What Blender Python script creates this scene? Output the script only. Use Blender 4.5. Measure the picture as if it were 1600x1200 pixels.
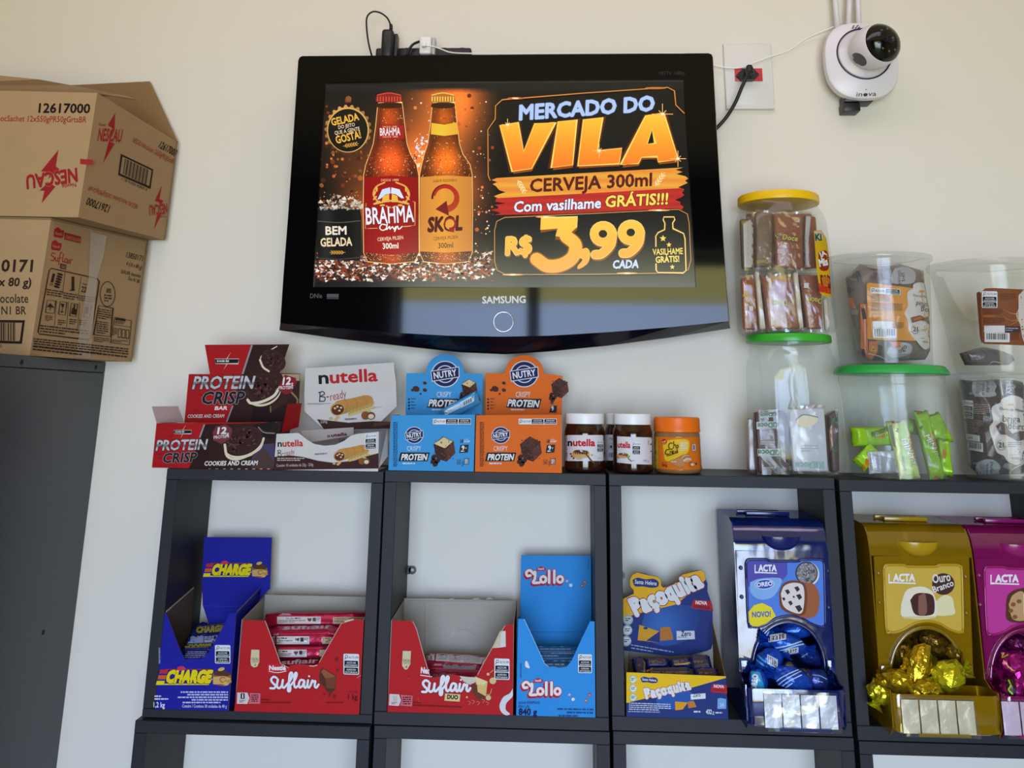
import bpy, bmesh, math, random
import numpy as np
from mathutils import Vector, Matrix, noise
from mathutils.bvhtree import BVHTree
from mathutils.geometry import tessellate_polygon

for _o in list(bpy.data.objects): bpy.data.objects.remove(_o)
SC = bpy.context.scene
COL = SC.collection
random.seed(7)

# ------------------------------------------------------------------ camera
F, PY = 1480.0, 223.39                  # focal length in pixels of a 1600x1200 frame; row of the optical axis
PIT, YAW, ROL = 0.2656, 0.0444, 0.0132
CAM = Vector((0.6001, -1.5364, 1.6092))
_r = Vector((math.cos(YAW), math.sin(YAW), 0))
FW = Vector((-math.sin(YAW)*math.cos(PIT), math.cos(YAW)*math.cos(PIT), math.sin(PIT)))
_u = _r.cross(FW)
RI = _r*math.cos(ROL)+_u*math.sin(ROL)
UP = -_r*math.sin(ROL)+_u*math.cos(ROL)
cd = bpy.data.cameras.new('camera'); cam = bpy.data.objects.new('camera', cd); COL.objects.link(cam)
cam.matrix_world = Matrix(((RI.x, UP.x, -FW.x, CAM.x), (RI.y, UP.y, -FW.y, CAM.y), (RI.z, UP.z, -FW.z, CAM.z), (0, 0, 0, 1)))
cd.sensor_width = 36; cd.lens = F/1600*36; cd.shift_y = (PY-600)/1600; cd.clip_start = .02
SC.camera = cam

# ------------------------------------------------------------------ light
SC.view_settings.view_transform = 'Standard'; SC.view_settings.look = 'None'
SC.view_settings.exposure = 0.01; SC.view_settings.gamma = 1.0; SC.view_settings.use_curve_mapping = False
SC.cycles.use_denoising = True
SC.cycles.max_bounces = 10; SC.cycles.transparent_max_bounces = 24; SC.cycles.transmission_bounces = 8
SC.cycles.caustics_reflective = False; SC.cycles.caustics_refractive = False
W = bpy.data.worlds.new('sky'); SC.world = W; W.use_nodes = True
W.node_tree.nodes['Background'].inputs[0].default_value = (0.62, 0.76, 1.0, 1)
W.node_tree.nodes['Background'].inputs[1].default_value = 0.2
def area(name, loc, aim, sx, sy, power, col, spread=180):
    l = bpy.data.lights.new(name, 'AREA'); l.shape = 'RECTANGLE'; l.size = sx; l.size_y = sy
    l.energy = power; l.color = col; l.spread = math.radians(spread)
    o = bpy.data.objects.new(name, l); COL.objects.link(o); o.location = loc
    o.rotation_euler = (Vector(aim)-Vector(loc)).to_track_quat('-Z', 'Z').to_euler()
    return o
# daylight through the wide shop door behind the camera, and the ceiling fluorescent panel
area('daylight_door', (0.8, -4.12, 1.25), (0.8, 0, 1.1), 2.2, 2.3, 62, (.99, .91, .33), spread=130)
area('daylight_street', (0.8, -4.30, 1.15), (0.8, 0, 0.2), 2.2, 2.1, 45, (.04, .25, .90), spread=75)
area('ceiling_light', (0.5, -0.72, 2.84), (0.5, -0.5, 0), 1.8, 0.5, 6.5, (.98, .76, .98))

# ------------------------------------------------------------------ helpers
def lin(c):
    if isinstance(c, str):
        c = c.lstrip('#'); c = [int(c[i:i+2], 16)/255 for i in (0, 2, 4)]
    return tuple((v/12.92 if v <= .04045 else ((v+.055)/1.055)**2.4) for v in c[:3])
def ray(x, y):
    return (FW*F + RI*(x-800) - UP*(y-PY)).normalized()
def on_y(x, y, Y):
    d = ray(x, y); return CAM + d*((Y-CAM.y)/d.y)
def on_z(x, y, Z):
    d = ray(x, y); return CAM + d*((Z-CAM.z)/d.z)
def on_pl(x, y, o, n):
    d = ray(x, y); return CAM + d*((o-CAM).dot(n)/d.dot(n))
def to_px(p):
    d = Vector(p)-CAM; q = d.dot(FW)
    return 800+F*d.dot(RI)/q, PY-F*d.dot(UP)/q

MATS = {}
def mat(name, col, rough=.5, metal=0, spec=.5, noise_amt=0, noise_scale=60, bump=0, bump_scale=200, coat=0, trans=0, ior=1.45, alpha=1, emis=0):
    if name in MATS: return MATS[name]
    m = bpy.data.materials.new(name); m.use_nodes = True; nt = m.node_tree; b = nt.nodes['Principled BSDF']
    c = lin(col)
    b.inputs['Base Color'].default_value = (*c, 1); b.inputs['Roughness'].default_value = rough
    b.inputs['Metallic'].default_value = metal; b.inputs['Specular IOR Level'].default_value = spec
    b.inputs['Coat Weight'].default_value = coat; b.inputs['Coat Roughness'].default_value = .06
    b.inputs['Transmission Weight'].default_value = trans; b.inputs['IOR'].default_value = ior
    if emis: b.inputs['Emission Color'].default_value = (*c, 1); b.inputs['Emission Strength'].default_value = emis
    tc = nt.nodes.new('ShaderNodeTexCoord')
    if noise_amt:
        n = nt.nodes.new('ShaderNodeTexNoise'); n.inputs['Scale'].default_value = noise_scale; n.inputs['Detail'].default_value = 4
        nt.links.new(tc.outputs['Object'], n.inputs['Vector'])
        r = nt.nodes.new('ShaderNodeMix'); r.data_type = 'RGBA'
        r.inputs[6].default_value = (*[v*(1-noise_amt) for v in c], 1); r.inputs[7].default_value = (*[min(1, v*(1+noise_amt)) for v in c], 1)
        nt.links.new(n.outputs['Fac'], r.inputs[0]); nt.links.new(r.outputs[2], b.inputs['Base Color'])
    if bump:
        n2 = nt.nodes.new('ShaderNodeTexNoise'); n2.inputs['Scale'].default_value = bump_scale; n2.inputs['Detail'].default_value = 3
        nt.links.new(tc.outputs['Object'], n2.inputs['Vector'])
        bp = nt.nodes.new('ShaderNodeBump'); bp.inputs['Strength'].default_value = bump; bp.inputs['Distance'].default_value = .002
        nt.links.new(n2.outputs['Fac'], bp.inputs['Height']); nt.links.new(bp.outputs[0], b.inputs['Normal'])
    MATS[name] = m; return m
def attr_mat(name, rough=.45, metal=0, emis=0, bump=0, bump_scale=60, spec=.4, gain=1.0):
    """colour comes from the mesh's own printed colours (attribute Col)"""
    if name in MATS: return MATS[name]
    m = bpy.data.materials.new(name); m.use_nodes = True; nt = m.node_tree; b = nt.nodes['Principled BSDF']
    a = nt.nodes.new('ShaderNodeAttribute'); a.attribute_name = 'Col'
    b.inputs['Roughness'].default_value = rough; b.inputs['Metallic'].default_value = metal; b.inputs['Specular IOR Level'].default_value = spec
    if emis:
        b.inputs['Base Color'].default_value = (.004, .004, .004, 1)
        nt.links.new(a.outputs['Color'], b.inputs['Emission Color']); b.inputs['Emission Strength'].default_value = emis
    else:
        tc = nt.nodes.new('ShaderNodeTexCoord'); n = nt.nodes.new('ShaderNodeTexNoise'); n.inputs['Scale'].default_value = 35
        nt.links.new(tc.outputs['Object'], n.inputs['Vector'])
        mr = nt.nodes.new('ShaderNodeMapRange'); mr.inputs[3].default_value = .95*gain; mr.inputs[4].default_value = 1.05*gain
        nt.links.new(n.outputs['Fac'], mr.inputs[0])
        vm = nt.nodes.new('ShaderNodeVectorMath'); vm.operation = 'SCALE'
        nt.links.new(a.outputs['Color'], vm.inputs[0]); nt.links.new(mr.outputs[0], vm.inputs['Scale'])
        nt.links.new(vm.outputs[0], b.inputs['Base Color'])
        if bump:
            n2 = nt.nodes.new('ShaderNodeTexNoise'); n2.inputs['Scale'].default_value = bump_scale
            nt.links.new(tc.outputs['Object'], n2.inputs['Vector'])
            bp = nt.nodes.new('ShaderNodeBump'); bp.inputs['Strength'].default_value = bump; bp.inputs['Distance'].default_value = .003
            nt.links.new(n2.outputs['Fac'], bp.inputs['Height']); nt.links.new(bp.outputs[0], b.inputs['Normal'])
    MATS[name] = m; return m
def clear_mat(name, tint=(1, 1, 1), refl=.08, rough=.06, film=.06, film_col=(.8, .8, .8)):
    """thin clear plastic: lets light through with a tint, reflects at the rims"""
    if name in MATS: return MATS[name]
    m = bpy.data.materials.new(name); m.use_nodes = True; nt = m.node_tree
    for n in list(nt.nodes):
        if n.type != 'OUTPUT_MATERIAL': nt.nodes.remove(n)
    out = nt.nodes['Material Output']
    tr = nt.nodes.new('ShaderNodeBsdfTransparent'); tr.inputs[0].default_value = (*tint, 1)
    gl = nt.nodes.new('ShaderNodeBsdfGlossy'); gl.inputs['Roughness'].default_value = rough
    df = nt.nodes.new('ShaderNodeBsdfDiffuse'); df.inputs[0].default_value = (*film_col, 1)
    lw = nt.nodes.new('ShaderNodeLayerWeight'); lw.inputs[0].default_value = .35
    mp = nt.nodes.new('ShaderNodeMapRange'); mp.inputs[3].default_value = refl; mp.inputs[4].default_value = min(1, refl*4)
    nt.links.new(lw.outputs['Facing'], mp.inputs[0])
    m1 = nt.nodes.new('ShaderNodeMixShader'); m1.inputs[0].default_value = film
    nt.links.new(tr.outputs[0], m1.inputs[1]); nt.links.new(df.outputs[0], m1.inputs[2])
    m2 = nt.nodes.new('ShaderNodeMixShader'); nt.links.new(mp.outputs[0], m2.inputs[0])
    nt.links.new(m1.outputs[0], m2.inputs[1]); nt.links.new(gl.outputs[0], m2.inputs[2])
    tc = nt.nodes.new('ShaderNodeTexCoord'); n2 = nt.nodes.new('ShaderNodeTexNoise'); n2.inputs['Scale'].default_value = 18
    nt.links.new(tc.outputs['Object'], n2.inputs['Vector'])
    bp = nt.nodes.new('ShaderNodeBump'); bp.inputs['Strength'].default_value = .12; bp.inputs['Distance'].default_value = .01
    nt.links.new(n2.outputs['Fac'], bp.inputs['Height']); nt.links.new(bp.outputs[0], gl.inputs['Normal'])
    nt.links.new(m2.outputs[0], out.inputs['Surface'])
    MATS[name] = m; return m

def thing(name, label, cat, loc=(0, 0, 0), group=None):
    o = bpy.data.objects.new(name, None); COL.objects.link(o); o.location = loc; o.empty_display_size = .02
    o['label'] = label; o['category'] = cat
    if group: o['group'] = group
    return o
def tag(o, label, cat, group=None):
    o['label'] = label; o['category'] = cat
    if group: o['group'] = group
    return o
def origin_of(p):
    v = Vector((0, 0, 0))
    while p is not None: v += p.location; p = p.parent
    return v
def mesh(name, V, Fs, m, parent=None, cols=None, smooth=False, mats=None, midx=None):
    """one mesh object; V in world metres, cols = one colour per face (or per corner list)"""
    off = origin_of(parent)
    me = bpy.data.meshes.new(name)
    me.from_pydata([Vector(v)-off for v in V], [], Fs); 
    for mm in (mats or [m]): me.materials.append(mm)
    if midx: me.polygons.foreach_set('material_index', midx)
    if cols is not None:
        a = me.color_attributes.new('Col', 'FLOAT_COLOR', 'CORNER'); buf = []
        for f, c in zip(Fs, cols):
            if isinstance(c, list):
                for cc in c: buf += [*cc, 1]
            else: buf += [*c, 1]*len(f)
        a.data.foreach_set('color', buf)
    if smooth: me.polygons.foreach_set('use_smooth', [True]*len(me.polygons))
    o = bpy.data.objects.new(name, me); COL.objects.link(o); o.parent = parent
    return o
def bm_obj(name, bm, m, parent=None, smooth=False, angle=None):
    off = origin_of(parent); bmesh.ops.translate(bm, verts=bm.verts, vec=-off)
    bmesh.ops.recalc_face_normals(bm, faces=bm.faces)
    me = bpy.data.meshes.new(name); bm.to_mesh(me); bm.free(); me.materials.append(m)
    if smooth:
        me.polygons.foreach_set('use_smooth', [True]*len(me.polygons))
        if angle: me.set_sharp_from_angle(angle=math.radians(angle))
    o = bpy.data.objects.new(name, me); COL.objects.link(o); o.parent = parent
    return o
def bm_box(bm, c0, c1, bev=0, seg=2):
    x0, y0, z0 = c0; x1, y1, z1 = c1
    vs = [bm.verts.new(p) for p in ((x0,y0,z0),(x1,y0,z0),(x1,y1,z0),(x0,y1,z0),(x0,y0,z1),(x1,y0,z1),(x1,y1,z1),(x0,y1,z1))]
    fs = [bm.faces.new([vs[i] for i in f]) for f in ((3,2,1,0),(4,5,6,7),(0,1,5,4),(1,2,6,5),(2,3,7,6),(3,0,4,7))]
    if bev:
        es = list({e for f in fs for e in f.edges})
        bmesh.ops.bevel(bm, geom=es, offset=bev, segments=seg, affect='EDGES', profile=.5)
def box(name, c0, c1, m, parent=None, bev=0, seg=2):
    bm = bmesh.new(); bm_box(bm, [min(a,b) for a,b in zip(c0,c1)], [max(a,b) for a,b in zip(c0,c1)], bev, seg)
    return bm_obj(name, bm, m, parent, smooth=bool(bev), angle=40)
def spline(pts, n=8):
    """Catmull-Rom through the points"""
    P = [Vector(p) for p in pts]
    if len(P) < 3: return P
    out = []
    for i in range(len(P)-1):
        a = P[i-1] if i > 0 else P[i]*2-P[i+1]; b, c = P[i], P[i+1]; d = P[i+2] if i+2 < len(P) else P[i+1]*2-P[i]
        for k in range(n):
            t = k/n
            out.append(.5*((2*b)+(c-a)*t+(2*a-5*b+4*c-d)*t*t+(3*b-3*c+d-a)*t*t*t))
    return out+[P[-1]]
def tube(name, pts, r, m, parent=None, n=10, smooth_path=True, sub=8, r_end=None):
    P = spline(pts, sub) if smooth_path else [Vector(p) for p in pts]
    V, Fs = [], []
    nrm = None
    for i, p in enumerate(P):
        t = (P[min(i+1, len(P)-1)]-P[max(i-1, 0)]).normalized()
        if nrm is None: nrm = t.orthogonal().normalized()
        nrm = (nrm-t*nrm.dot(t)).normalized(); b = t.cross(nrm)
        rr = r if r_end is None else r+(r_end-r)*i/(len(P)-1)
        for k in range(n):
            a = 2*math.pi*k/n; V.append(p+(nrm*math.cos(a)+b*math.sin(a))*rr)
    for i in range(len(P)-1):
        for k in range(n):
            k2 = (k+1) % n; Fs.append((i*n+k, i*n+k2, (i+1)*n+k2, (i+1)*n+k))
    Fs.append(tuple(range(n))[::-1]); Fs.append(tuple((len(P)-1)*n+k for k in range(n)))
    return mesh(name, V, Fs, m, parent, smooth=True)
def lathe(name, c, prof, m, parent=None, n=48, sq=None, cap0=True, cap1=True, flute=None, sx=1, sy=1, ang=0, smooth=True, sharp=35):
    """rings of (radius, z) round the vertical axis through c; sq = superellipse exponent for each ring (2 = round)"""
    V, Fs = [], []
    for i, (r, z) in enumerate(prof):
        e = sq[i] if sq else 2
        for k in range(n):
            a = 2*math.pi*k/n; ca, sa = math.cos(a), math.sin(a)
            q = r/((abs(ca)**e+abs(sa)**e)**(1/e)) if e != 2 else r
            if flute and flute[0] <= i <= flute[1]: q += flute[2]*(1 if k % 2 else -1)
            x, y = q*ca*sx, q*sa*sy
            V.append((c[0]+x*math.cos(ang)-y*math.sin(ang), c[1]+x*math.sin(ang)+y*math.cos(ang), z))
    for i in range(len(prof)-1):
        for k in range(n):
            k2 = (k+1) % n; Fs.append((i*n+k, i*n+k2, (i+1)*n+k2, (i+1)*n+k))
    if cap0: Fs.append(tuple(range(n))[::-1])
    if cap1: Fs.append(tuple((len(prof)-1)*n+k for k in range(n)))
    o = mesh(name, V, Fs, m, parent, smooth=smooth)
    if smooth: o.data.set_sharp_from_angle(angle=math.radians(sharp))
    return o

# ------------------------------------------------------------------ flat print (lettering, pictures) laid on real faces
from mathutils.geometry import delaunay_2d_cdt
_GL = {}
def _raw(t):
    cu = bpy.data.curves.new('t', 'FONT'); cu.body = t; cu.resolution_u = 2; cu.size = 1
    o = bpy.data.objects.new('t', cu); COL.objects.link(o)
    ev = o.evaluated_get(bpy.context.evaluated_depsgraph_get()); me = ev.to_mesh(); me.calc_loop_triangles()
    V = [(v.co.x, v.co.y) for v in me.vertices]; T = [tuple(t.vertices) for t in me.loop_triangles]
    ev.to_mesh_clear(); bpy.data.objects.remove(o); bpy.data.curves.remove(cu)
    return V, T
BQ = (0, .01, .02, .03, .042, .055, .07, .085, .1, .12)
def _char(c, b):
    """one letter thickened by b, as a single clean triangulation"""
    k = (c, b)
    if k not in _GL:
        if c not in _GL:
            _GL[c] = _raw(c)
            _GL[c+'w'] = max(v[0] for v in _raw('H'+c+'H')[0])-max(v[0] for v in (_GL.get('HH') or _GL.setdefault('HH', _raw('HH')))[0])
        V, T = _GL[c]
        if b == 0 or not T: _GL[k] = (V, T)
        else:
            P, Q = [], []; n = 6 if b < .04 else 8
            for i in range(n):
                a = 2*math.pi*(i+.5)/n; q = len(P); P += [Vector((x+b*math.cos(a), y+b*math.sin(a))) for x, y in V]; Q += [(u+q, v+q, w+q) for u, v, w in T]
            q = len(P); P += [Vector(v) for v in V]; Q += [(u+q, v+q, w+q) for u, v, w in T]
            r = delaunay_2d_cdt(P, [], Q, 0, 1e-4)
            O = np.array([tuple(v) for v in r[0]]); Fo = [tuple(f) for f in r[2]]; ct = np.array([O[list(f)].mean(0) for f in Fo])
            A, B, Cc = (np.array([tuple(P[q[m]]) for q in Q]) for m in range(3)); X = ct[:, None, :]
            def side(a, b): return (b[:, 0]-a[:, 0])*(X[:, :, 1]-a[:, 1])-(b[:, 1]-a[:, 1])*(X[:, :, 0]-a[:, 0])
            d1, d2, d3 = side(A, B), side(B, Cc), side(Cc, A)
            ins = (((d1 >= -1e-7) & (d2 >= -1e-7) & (d3 >= -1e-7)) | ((d1 <= 1e-7) & (d2 <= 1e-7) & (d3 <= 1e-7))).any(1)
            _GL[k] = ([tuple(v) for v in O], [f for f, q in zip(Fo, ins) if q])
    return _GL[k]
def glyphs(t, b):
    b = min(BQ, key=lambda q: abs(q-b)); V, T, x = [], [], 0
    for c in t:
        if c == ' ': x += .30; continue
        v, f = _char(c, b); q = len(V); V += [(px+x, py) for px, py in v]; T += [(i+q, j+q, k+q) for i, j, k in f]; x += _GL[c+'w']
    return V, T
CAPH = .69
class Surf:
    def __init__(s, o, n, dz=.000012, base=.0002):
        s.o = Vector(o); n = Vector(n).normalized(); s.n = n if n.dot(CAM-s.o) > 0 else -n; s.dz = dz; s.base = base
    def hit(s, x, y, k): return on_pl(x, y, s.o+s.n*(s.base+k*s.dz), s.n)
    curved = False
def plane3(a, b, c): a, b, c = map(Vector, (a, b, c)); return Surf(a, (b-a).cross(c-a))
class Wrap:
    """lays print on the front of any mesh object"""
    curved = True
    def __init__(s, obs, dz=.00003, base=.0004):
        s.b = []
        for o in (obs if isinstance(obs, (list, tuple)) else [obs]):
            off = origin_of(o); s.b.append(BVHTree.FromPolygons([v.co+off for v in o.data.vertices], [tuple(p.vertices) for p in o.data.polygons]))
        s.dz = dz; s.base = base
    def hit(s, x, y, k):
        d = ray(x, y); best = None
        for b in s.b:
            l, n, i, t = b.ray_cast(CAM, d)
            if l is not None and (best is None or t < best[1]): best = (l, t)
        return None if best is None else best[0]-d*(s.base+k*s.dz)
class Art:
    def __init__(s, surf, view=(0, 0, 1), gain=1.0, step=7):
        s.s = surf; s.V = []; s.F = []; s.C = []; s.k = 0; s.view(*view); s.gain = gain; s.step = step
    def view(s, x0, y0, sc): s.vx, s.vy, s.vs = x0, y0, sc; return s
    def col(s, c, p=None):
        if callable(c): c = c(*p)
        r = lin(c); return tuple(min(4, v*s.gain) for v in r)
    def tris(s, P, T, c, kk=None):
        """P in view coordinates"""
        s.k += 1; k = s.k; kk = list(kk) if kk else None
        if s.s.curved or callable(c):
            lim = s.step*s.vs; P = list(P); out = []; mid = {}
            st = list(T)
            while st:
                a, b, d = st.pop()
                L = [(math.dist(P[i], P[j]), i, j, q) for i, j, q in ((a, b, d), (b, d, a), (d, a, b))]
                m = max(L)
                if m[0] > lim and len(out) < 60000:
                    i, j, q = m[1:]; key = (min(i, j), max(i, j))
                    if key not in mid:
                        mid[key] = len(P); P.append(((P[i][0]+P[j][0])/2, (P[i][1]+P[j][1])/2))
                        if kk: kk.append((kk[i]+kk[j])/2)
                    h = mid[key]; st.append((i, h, q)); st.append((h, j, q))
                else: out.append((a, b, d))
            T = out
        idx = {}
        def vid(i):
            if i not in idx:
                h = s.s.hit(s.vx+P[i][0]/s.vs, s.vy+P[i][1]/s.vs, k+(kk[i] if kk else 0))
                if h is None: idx[i] = None
                else: idx[i] = len(s.V); s.V.append(h)
            return idx[i]
        cc = None if callable(c) else s.col(c)
        for t in T:
            ids = [vid(i) for i in t]
            if None in ids: continue
            if s.s.curved:   # drop slivers that jump between surfaces
                e = [(s.V[ids[q]]-s.V[ids[q-1]]).length for q in range(3)]
                if max(e) > .0012+max(math.dist(P[t[q]], P[t[q-1]]) for q in range(3))/s.vs*.0045: continue
            a = (s.V[ids[1]]-s.V[ids[0]]).cross(s.V[ids[2]]-s.V[ids[0]])
            if a.dot(CAM-s.V[ids[0]]) < 0: ids = ids[::-1]; t = t[::-1]
            s.F.append(tuple(ids)); s.C.append(cc if cc else [s.col(c, P[i]) for i in t])
    def poly(s, pts, c):
        T = tessellate_polygon([[Vector((p[0], p[1], 0)) for p in pts]])
        s.tris([tuple(p[:2]) for p in pts], [tuple(t) for t in T], c); return s
    def sm(s, pts, c, n=6):
        P = spline([Vector((*p, 0)) for p in list(pts)+[pts[0]]], n)[:-1]; return s.poly([(p.x, p.y) for p in P], c)
    def rect(s, x0, y0, x1, y1, c, r=0, sk=0):
        """sk = rise of the right end"""
        if r:
            P = []
            for cx, cy, a0 in ((x1-r, y0+r, -90), (x1-r, y1-r, 0), (x0+r, y1-r, 90), (x0+r, y0+r, 180)):
                for i in range(5):
                    a = math.radians(a0+i*22.5); P.append((cx+r*math.cos(a), cy+r*math.sin(a)))
        else: P = [(x0, y0), (x1, y0), (x1, y1), (x0, y1)]
        return s.poly([(x, y-sk*(x-x0)/(x1-x0)) for x, y in P], c)
    def ell(s, cx, cy, rx, ry, c, rot=0, n=28, a0=0, a1=360):
        ca, sa = math.cos(math.radians(rot)), math.sin(math.radians(rot)); P = []
        for i in range(n):
            a = math.radians(a0+(a1-a0)*i/(n if a1-a0 == 360 else n-1)); x, y = rx*math.cos(a), ry*math.sin(a)
            P.append((cx+x*ca-y*sa, cy+x*sa+y*ca))
        return s.poly(P, c)
    def line(s, pts, w, c, smooth=False, n=6, taper=None, closed=False):
        P = [Vector((*p, 0)) for p in pts]
        if closed: P.append(P[0])
        if smooth: P = spline(P, n)
        V, T = [], []; m = len(P)
        for i, p in enumerate(P):
            t = P[min(i+1, m-1)]-P[max(i-1, 0)]
            if closed and i in (0, m-1): t = P[1]-P[-2]
            t.normalize()
            nn = Vector((-t.y, t.x, 0)); ww = w/2
            if taper: ww *= taper[0]+(taper[1]-taper[0])*i/(m-1)
            if not smooth and 0 < i < m-1:
                a = (P[i]-P[i-1]).normalized(); ww /= max(.4, abs(a.dot(t)))
            V += [tuple((p+nn*ww)[:2]), tuple((p-nn*ww)[:2])]
        for i in range(m-1): a = 2*i; T += [(a, a+1, a+3), (a, a+3, a+2)]
        if smooth and not closed:            # round ends
            for e, q in ((0, -1), (m-1, 1)):
                d = (P[min(e+1, m-1)]-P[max(e-1, 0)]).normalized()*q; ww = w/2*(1 if not taper else taper[0 if e == 0 else 1])
                nn = Vector((-d.y, d.x, 0)); b = len(V); V.append(tuple(P[e][:2]))
                for j in range(7):
                    a = math.pi*(j/6-.5); V.append(tuple((P[e]+d*math.cos(a)*ww+nn*math.sin(a)*ww)[:2]))
                T += [(b, b+1+j, b+2+j) for j in range(6)]
        if smooth:
            kk = [2.5*(i//2)/m for i in range(2*m)]; kk += [0]*8*(1 if not closed and len(V) > 2*m else 0)+[2.5]*(len(V)-2*m-8 if len(V) > 2*m else 0)
            s.tris(V, T, c, kk); s.k += 2.5
        else: s.tris(V, T, c)
        return s
    def text(s, t, x0, y0, x1, y1, h, c, sk=0, b=0.0, out=None, ob=.04, flip=False, arc=0):
        """t fills the baseline (x0,y0)-(x1,y1) with capital height h; sk slants it; out = outline colour"""
        V0, _t = glyphs(t, b)
        xs = [v[0] for v in V0]; mn, mx = min(xs), max(xs)
        bl = Vector((x0, y0)); d = Vector((x1, y1))-bl; L = d.length; dn = d/L; up = Vector((dn.y, -dn.x))
        if flip: up = -up
        for bb, cc in ((((b+ob), out),) if out else ())+((b, c),):
            V, T = glyphs(t, bb); P = []
            for vx, vy in V:
                u = (vx-mn)/(mx-mn); v = vy/CAPH
                q = bl+d*u+(up*h+dn*(sk*h))*v + up*(arc*4*u*(1-u)); P.append((q.x, q.y))
            s.tris(P, T, cc)
        return s
    def micro(s, x0, y0, x1, y1, rows, c, h=.45, dens=.8, sk=0, seed=1, align='l'):
        """lines of print too small to read: rows of short dashes"""
        R = random.Random(seed); dy = (y1-y0)/rows; V, T = [], []
        for r in range(rows):
            x = x0; xe = x1 if r < rows-1 else x0+(x1-x0)*R.uniform(.5, .95)
            if align == 'r' : x = x0+(x1-x0)*R.uniform(0, .3)
            while x < xe:
                w = dy*R.uniform(.5, 2.0); w = min(w, xe-x); q = -sk*(x-x0)/(x1-x0); q2 = -sk*(x+w-x0)/(x1-x0)
                y = y0+r*dy; b = len(V); V += [(x, y+q), (x+w, y+q2), (x+w, y+dy*h+q2), (x, y+dy*h+q)]; T += [(b, b+1, b+2), (b, b+2, b+3)]
                x += w+dy*R.uniform(.2, .35)
        s.tris(V, T, c); return s
    def bars(s, x0, y0, x1, y1, n, c, sk=0, seed=3):
        R = random.Random(seed); ws = [R.choice((1, 1, 2, 3)) for _ in range(2*n)]; tot = sum(ws); x = x0; V, T = [], []
        for i, w in enumerate(ws):
            w = w/tot*(x1-x0)
            if i % 2 == 0:
                q, q2 = -sk*(x-x0)/(x1-x0), -sk*(x+w-x0)/(x1-x0); b = len(V)
                V += [(x, y0+q), (x+w, y0+q2), (x+w, y1+q2), (x, y1+q)]; T += [(b, b+1, b+2), (b, b+2, b+3)]
            x += w
        s.tris(V, T, c); return s
    def alto(s, x0, y0, x1, y1, sk=0, rows=2, horiz=False):
        """the black-and-white nutrition warning with the magnifying glass"""
        W, H = x1-x0, y1-y0; s.rect(x0, y0, x1, y1, '#e9edf1', r=min(W, H)*.08, sk=sk)
        def q(y, x): return y-sk*(x-x0)/W
        if horiz:
            n = rows+1; w = W/n
            s.ell(x0+H*.42, q(y0+H*.42, x0), H*.24, H*.26, '#1a1c22'); s.ell(x0+H*.42, q(y0+H*.42, x0), H*.15, H*.17, '#e9edf1')
            s.line([(x0+H*.3, y0+H*.62), (x0+H*.15, y0+H*.85)], H*.1, '#1a1c22')
            s.text('ALTO EM', x0+H*.75, q(y0+H*.66, x0+H), x0+w*.95, q(y0+H*.66, x0+w), H*.34, '#1a1c22', b=.01)
            for i, tx in enumerate((('AÇÚCAR', 'ADICIONADO'), ('GORDURA', 'SATURADA'))[:rows]):
                a = x0+w*(1+i)+w*.03; e = x0+w*(2+i)-w*.04; yy = q(y0, a)
                s.rect(a, yy+H*.1, e, yy+H*.9, '#14161c', r=H*.1, sk=sk*(e-a)/W)
                s.text(tx[0], a+w*.12, q(y0+H*.46, a+w*.1), e-w*.12, q(y0+H*.46, e), H*.24, '#f2f4f6', b=.015)
                s.text(tx[1], a+w*.06, q(y0+H*.82, a+w*.1), e-w*.06, q(y0+H*.82, e), H*.24, '#f2f4f6', b=.015)
            return s
        n = rows+1; h = H/n
        s.ell(x0+W*.2, q(y0+h*.42, x0+W*.2), W*.095, h*.25, '#1a1c22'); s.ell(x0+W*.2, q(y0+h*.42, x0+W*.2), W*.06, h*.16, '#e9edf1')
        s.line([(x0+W*.14, q(y0+h*.62, x0)), (x0+W*.07, q(y0+h*.86, x0))], W*.04, '#1a1c22')
        s.text('ALTO EM', x0+W*.34, q(y0+h*.66, x0+W*.34), x0+W*.95, q(y0+h*.66, x1), h*.32, '#1a1c22', b=.01)
        for i, tx in enumerate((('AÇÚCAR', 'ADICIONADO'), ('GORDURA', 'SATURADA'))[:rows]):
            yy = y0+h*(i+1)
            s.rect(x0+W*.06, q(yy, x0), x1-W*.06, q(yy, x0)+h*.88, '#14161c', r=h*.12, sk=sk*.88)
            s.text(tx[0], x0+W*.2, q(yy+h*.42, x0+W*.2), x1-W*.2, q(yy+h*.42, x1-W*.2), h*.26, '#f2f4f6', b=.015)
            s.text(tx[1], x0+W*.12, q(yy+h*.8, x0+W*.1), x1-W*.12, q(yy+h*.8, x1-W*.1), h*.26, '#f2f4f6', b=.015)
        return s
    def build(s, name, parent, m):
        return mesh(name, s.V, s.F, m, parent, cols=s.C) if s.F else None
PRINT = attr_mat('printed_card', rough=.55, spec=.12, gain=.74)
FILM = attr_mat('printed_film', rough=.25, spec=.45, gain=.8)
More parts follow.
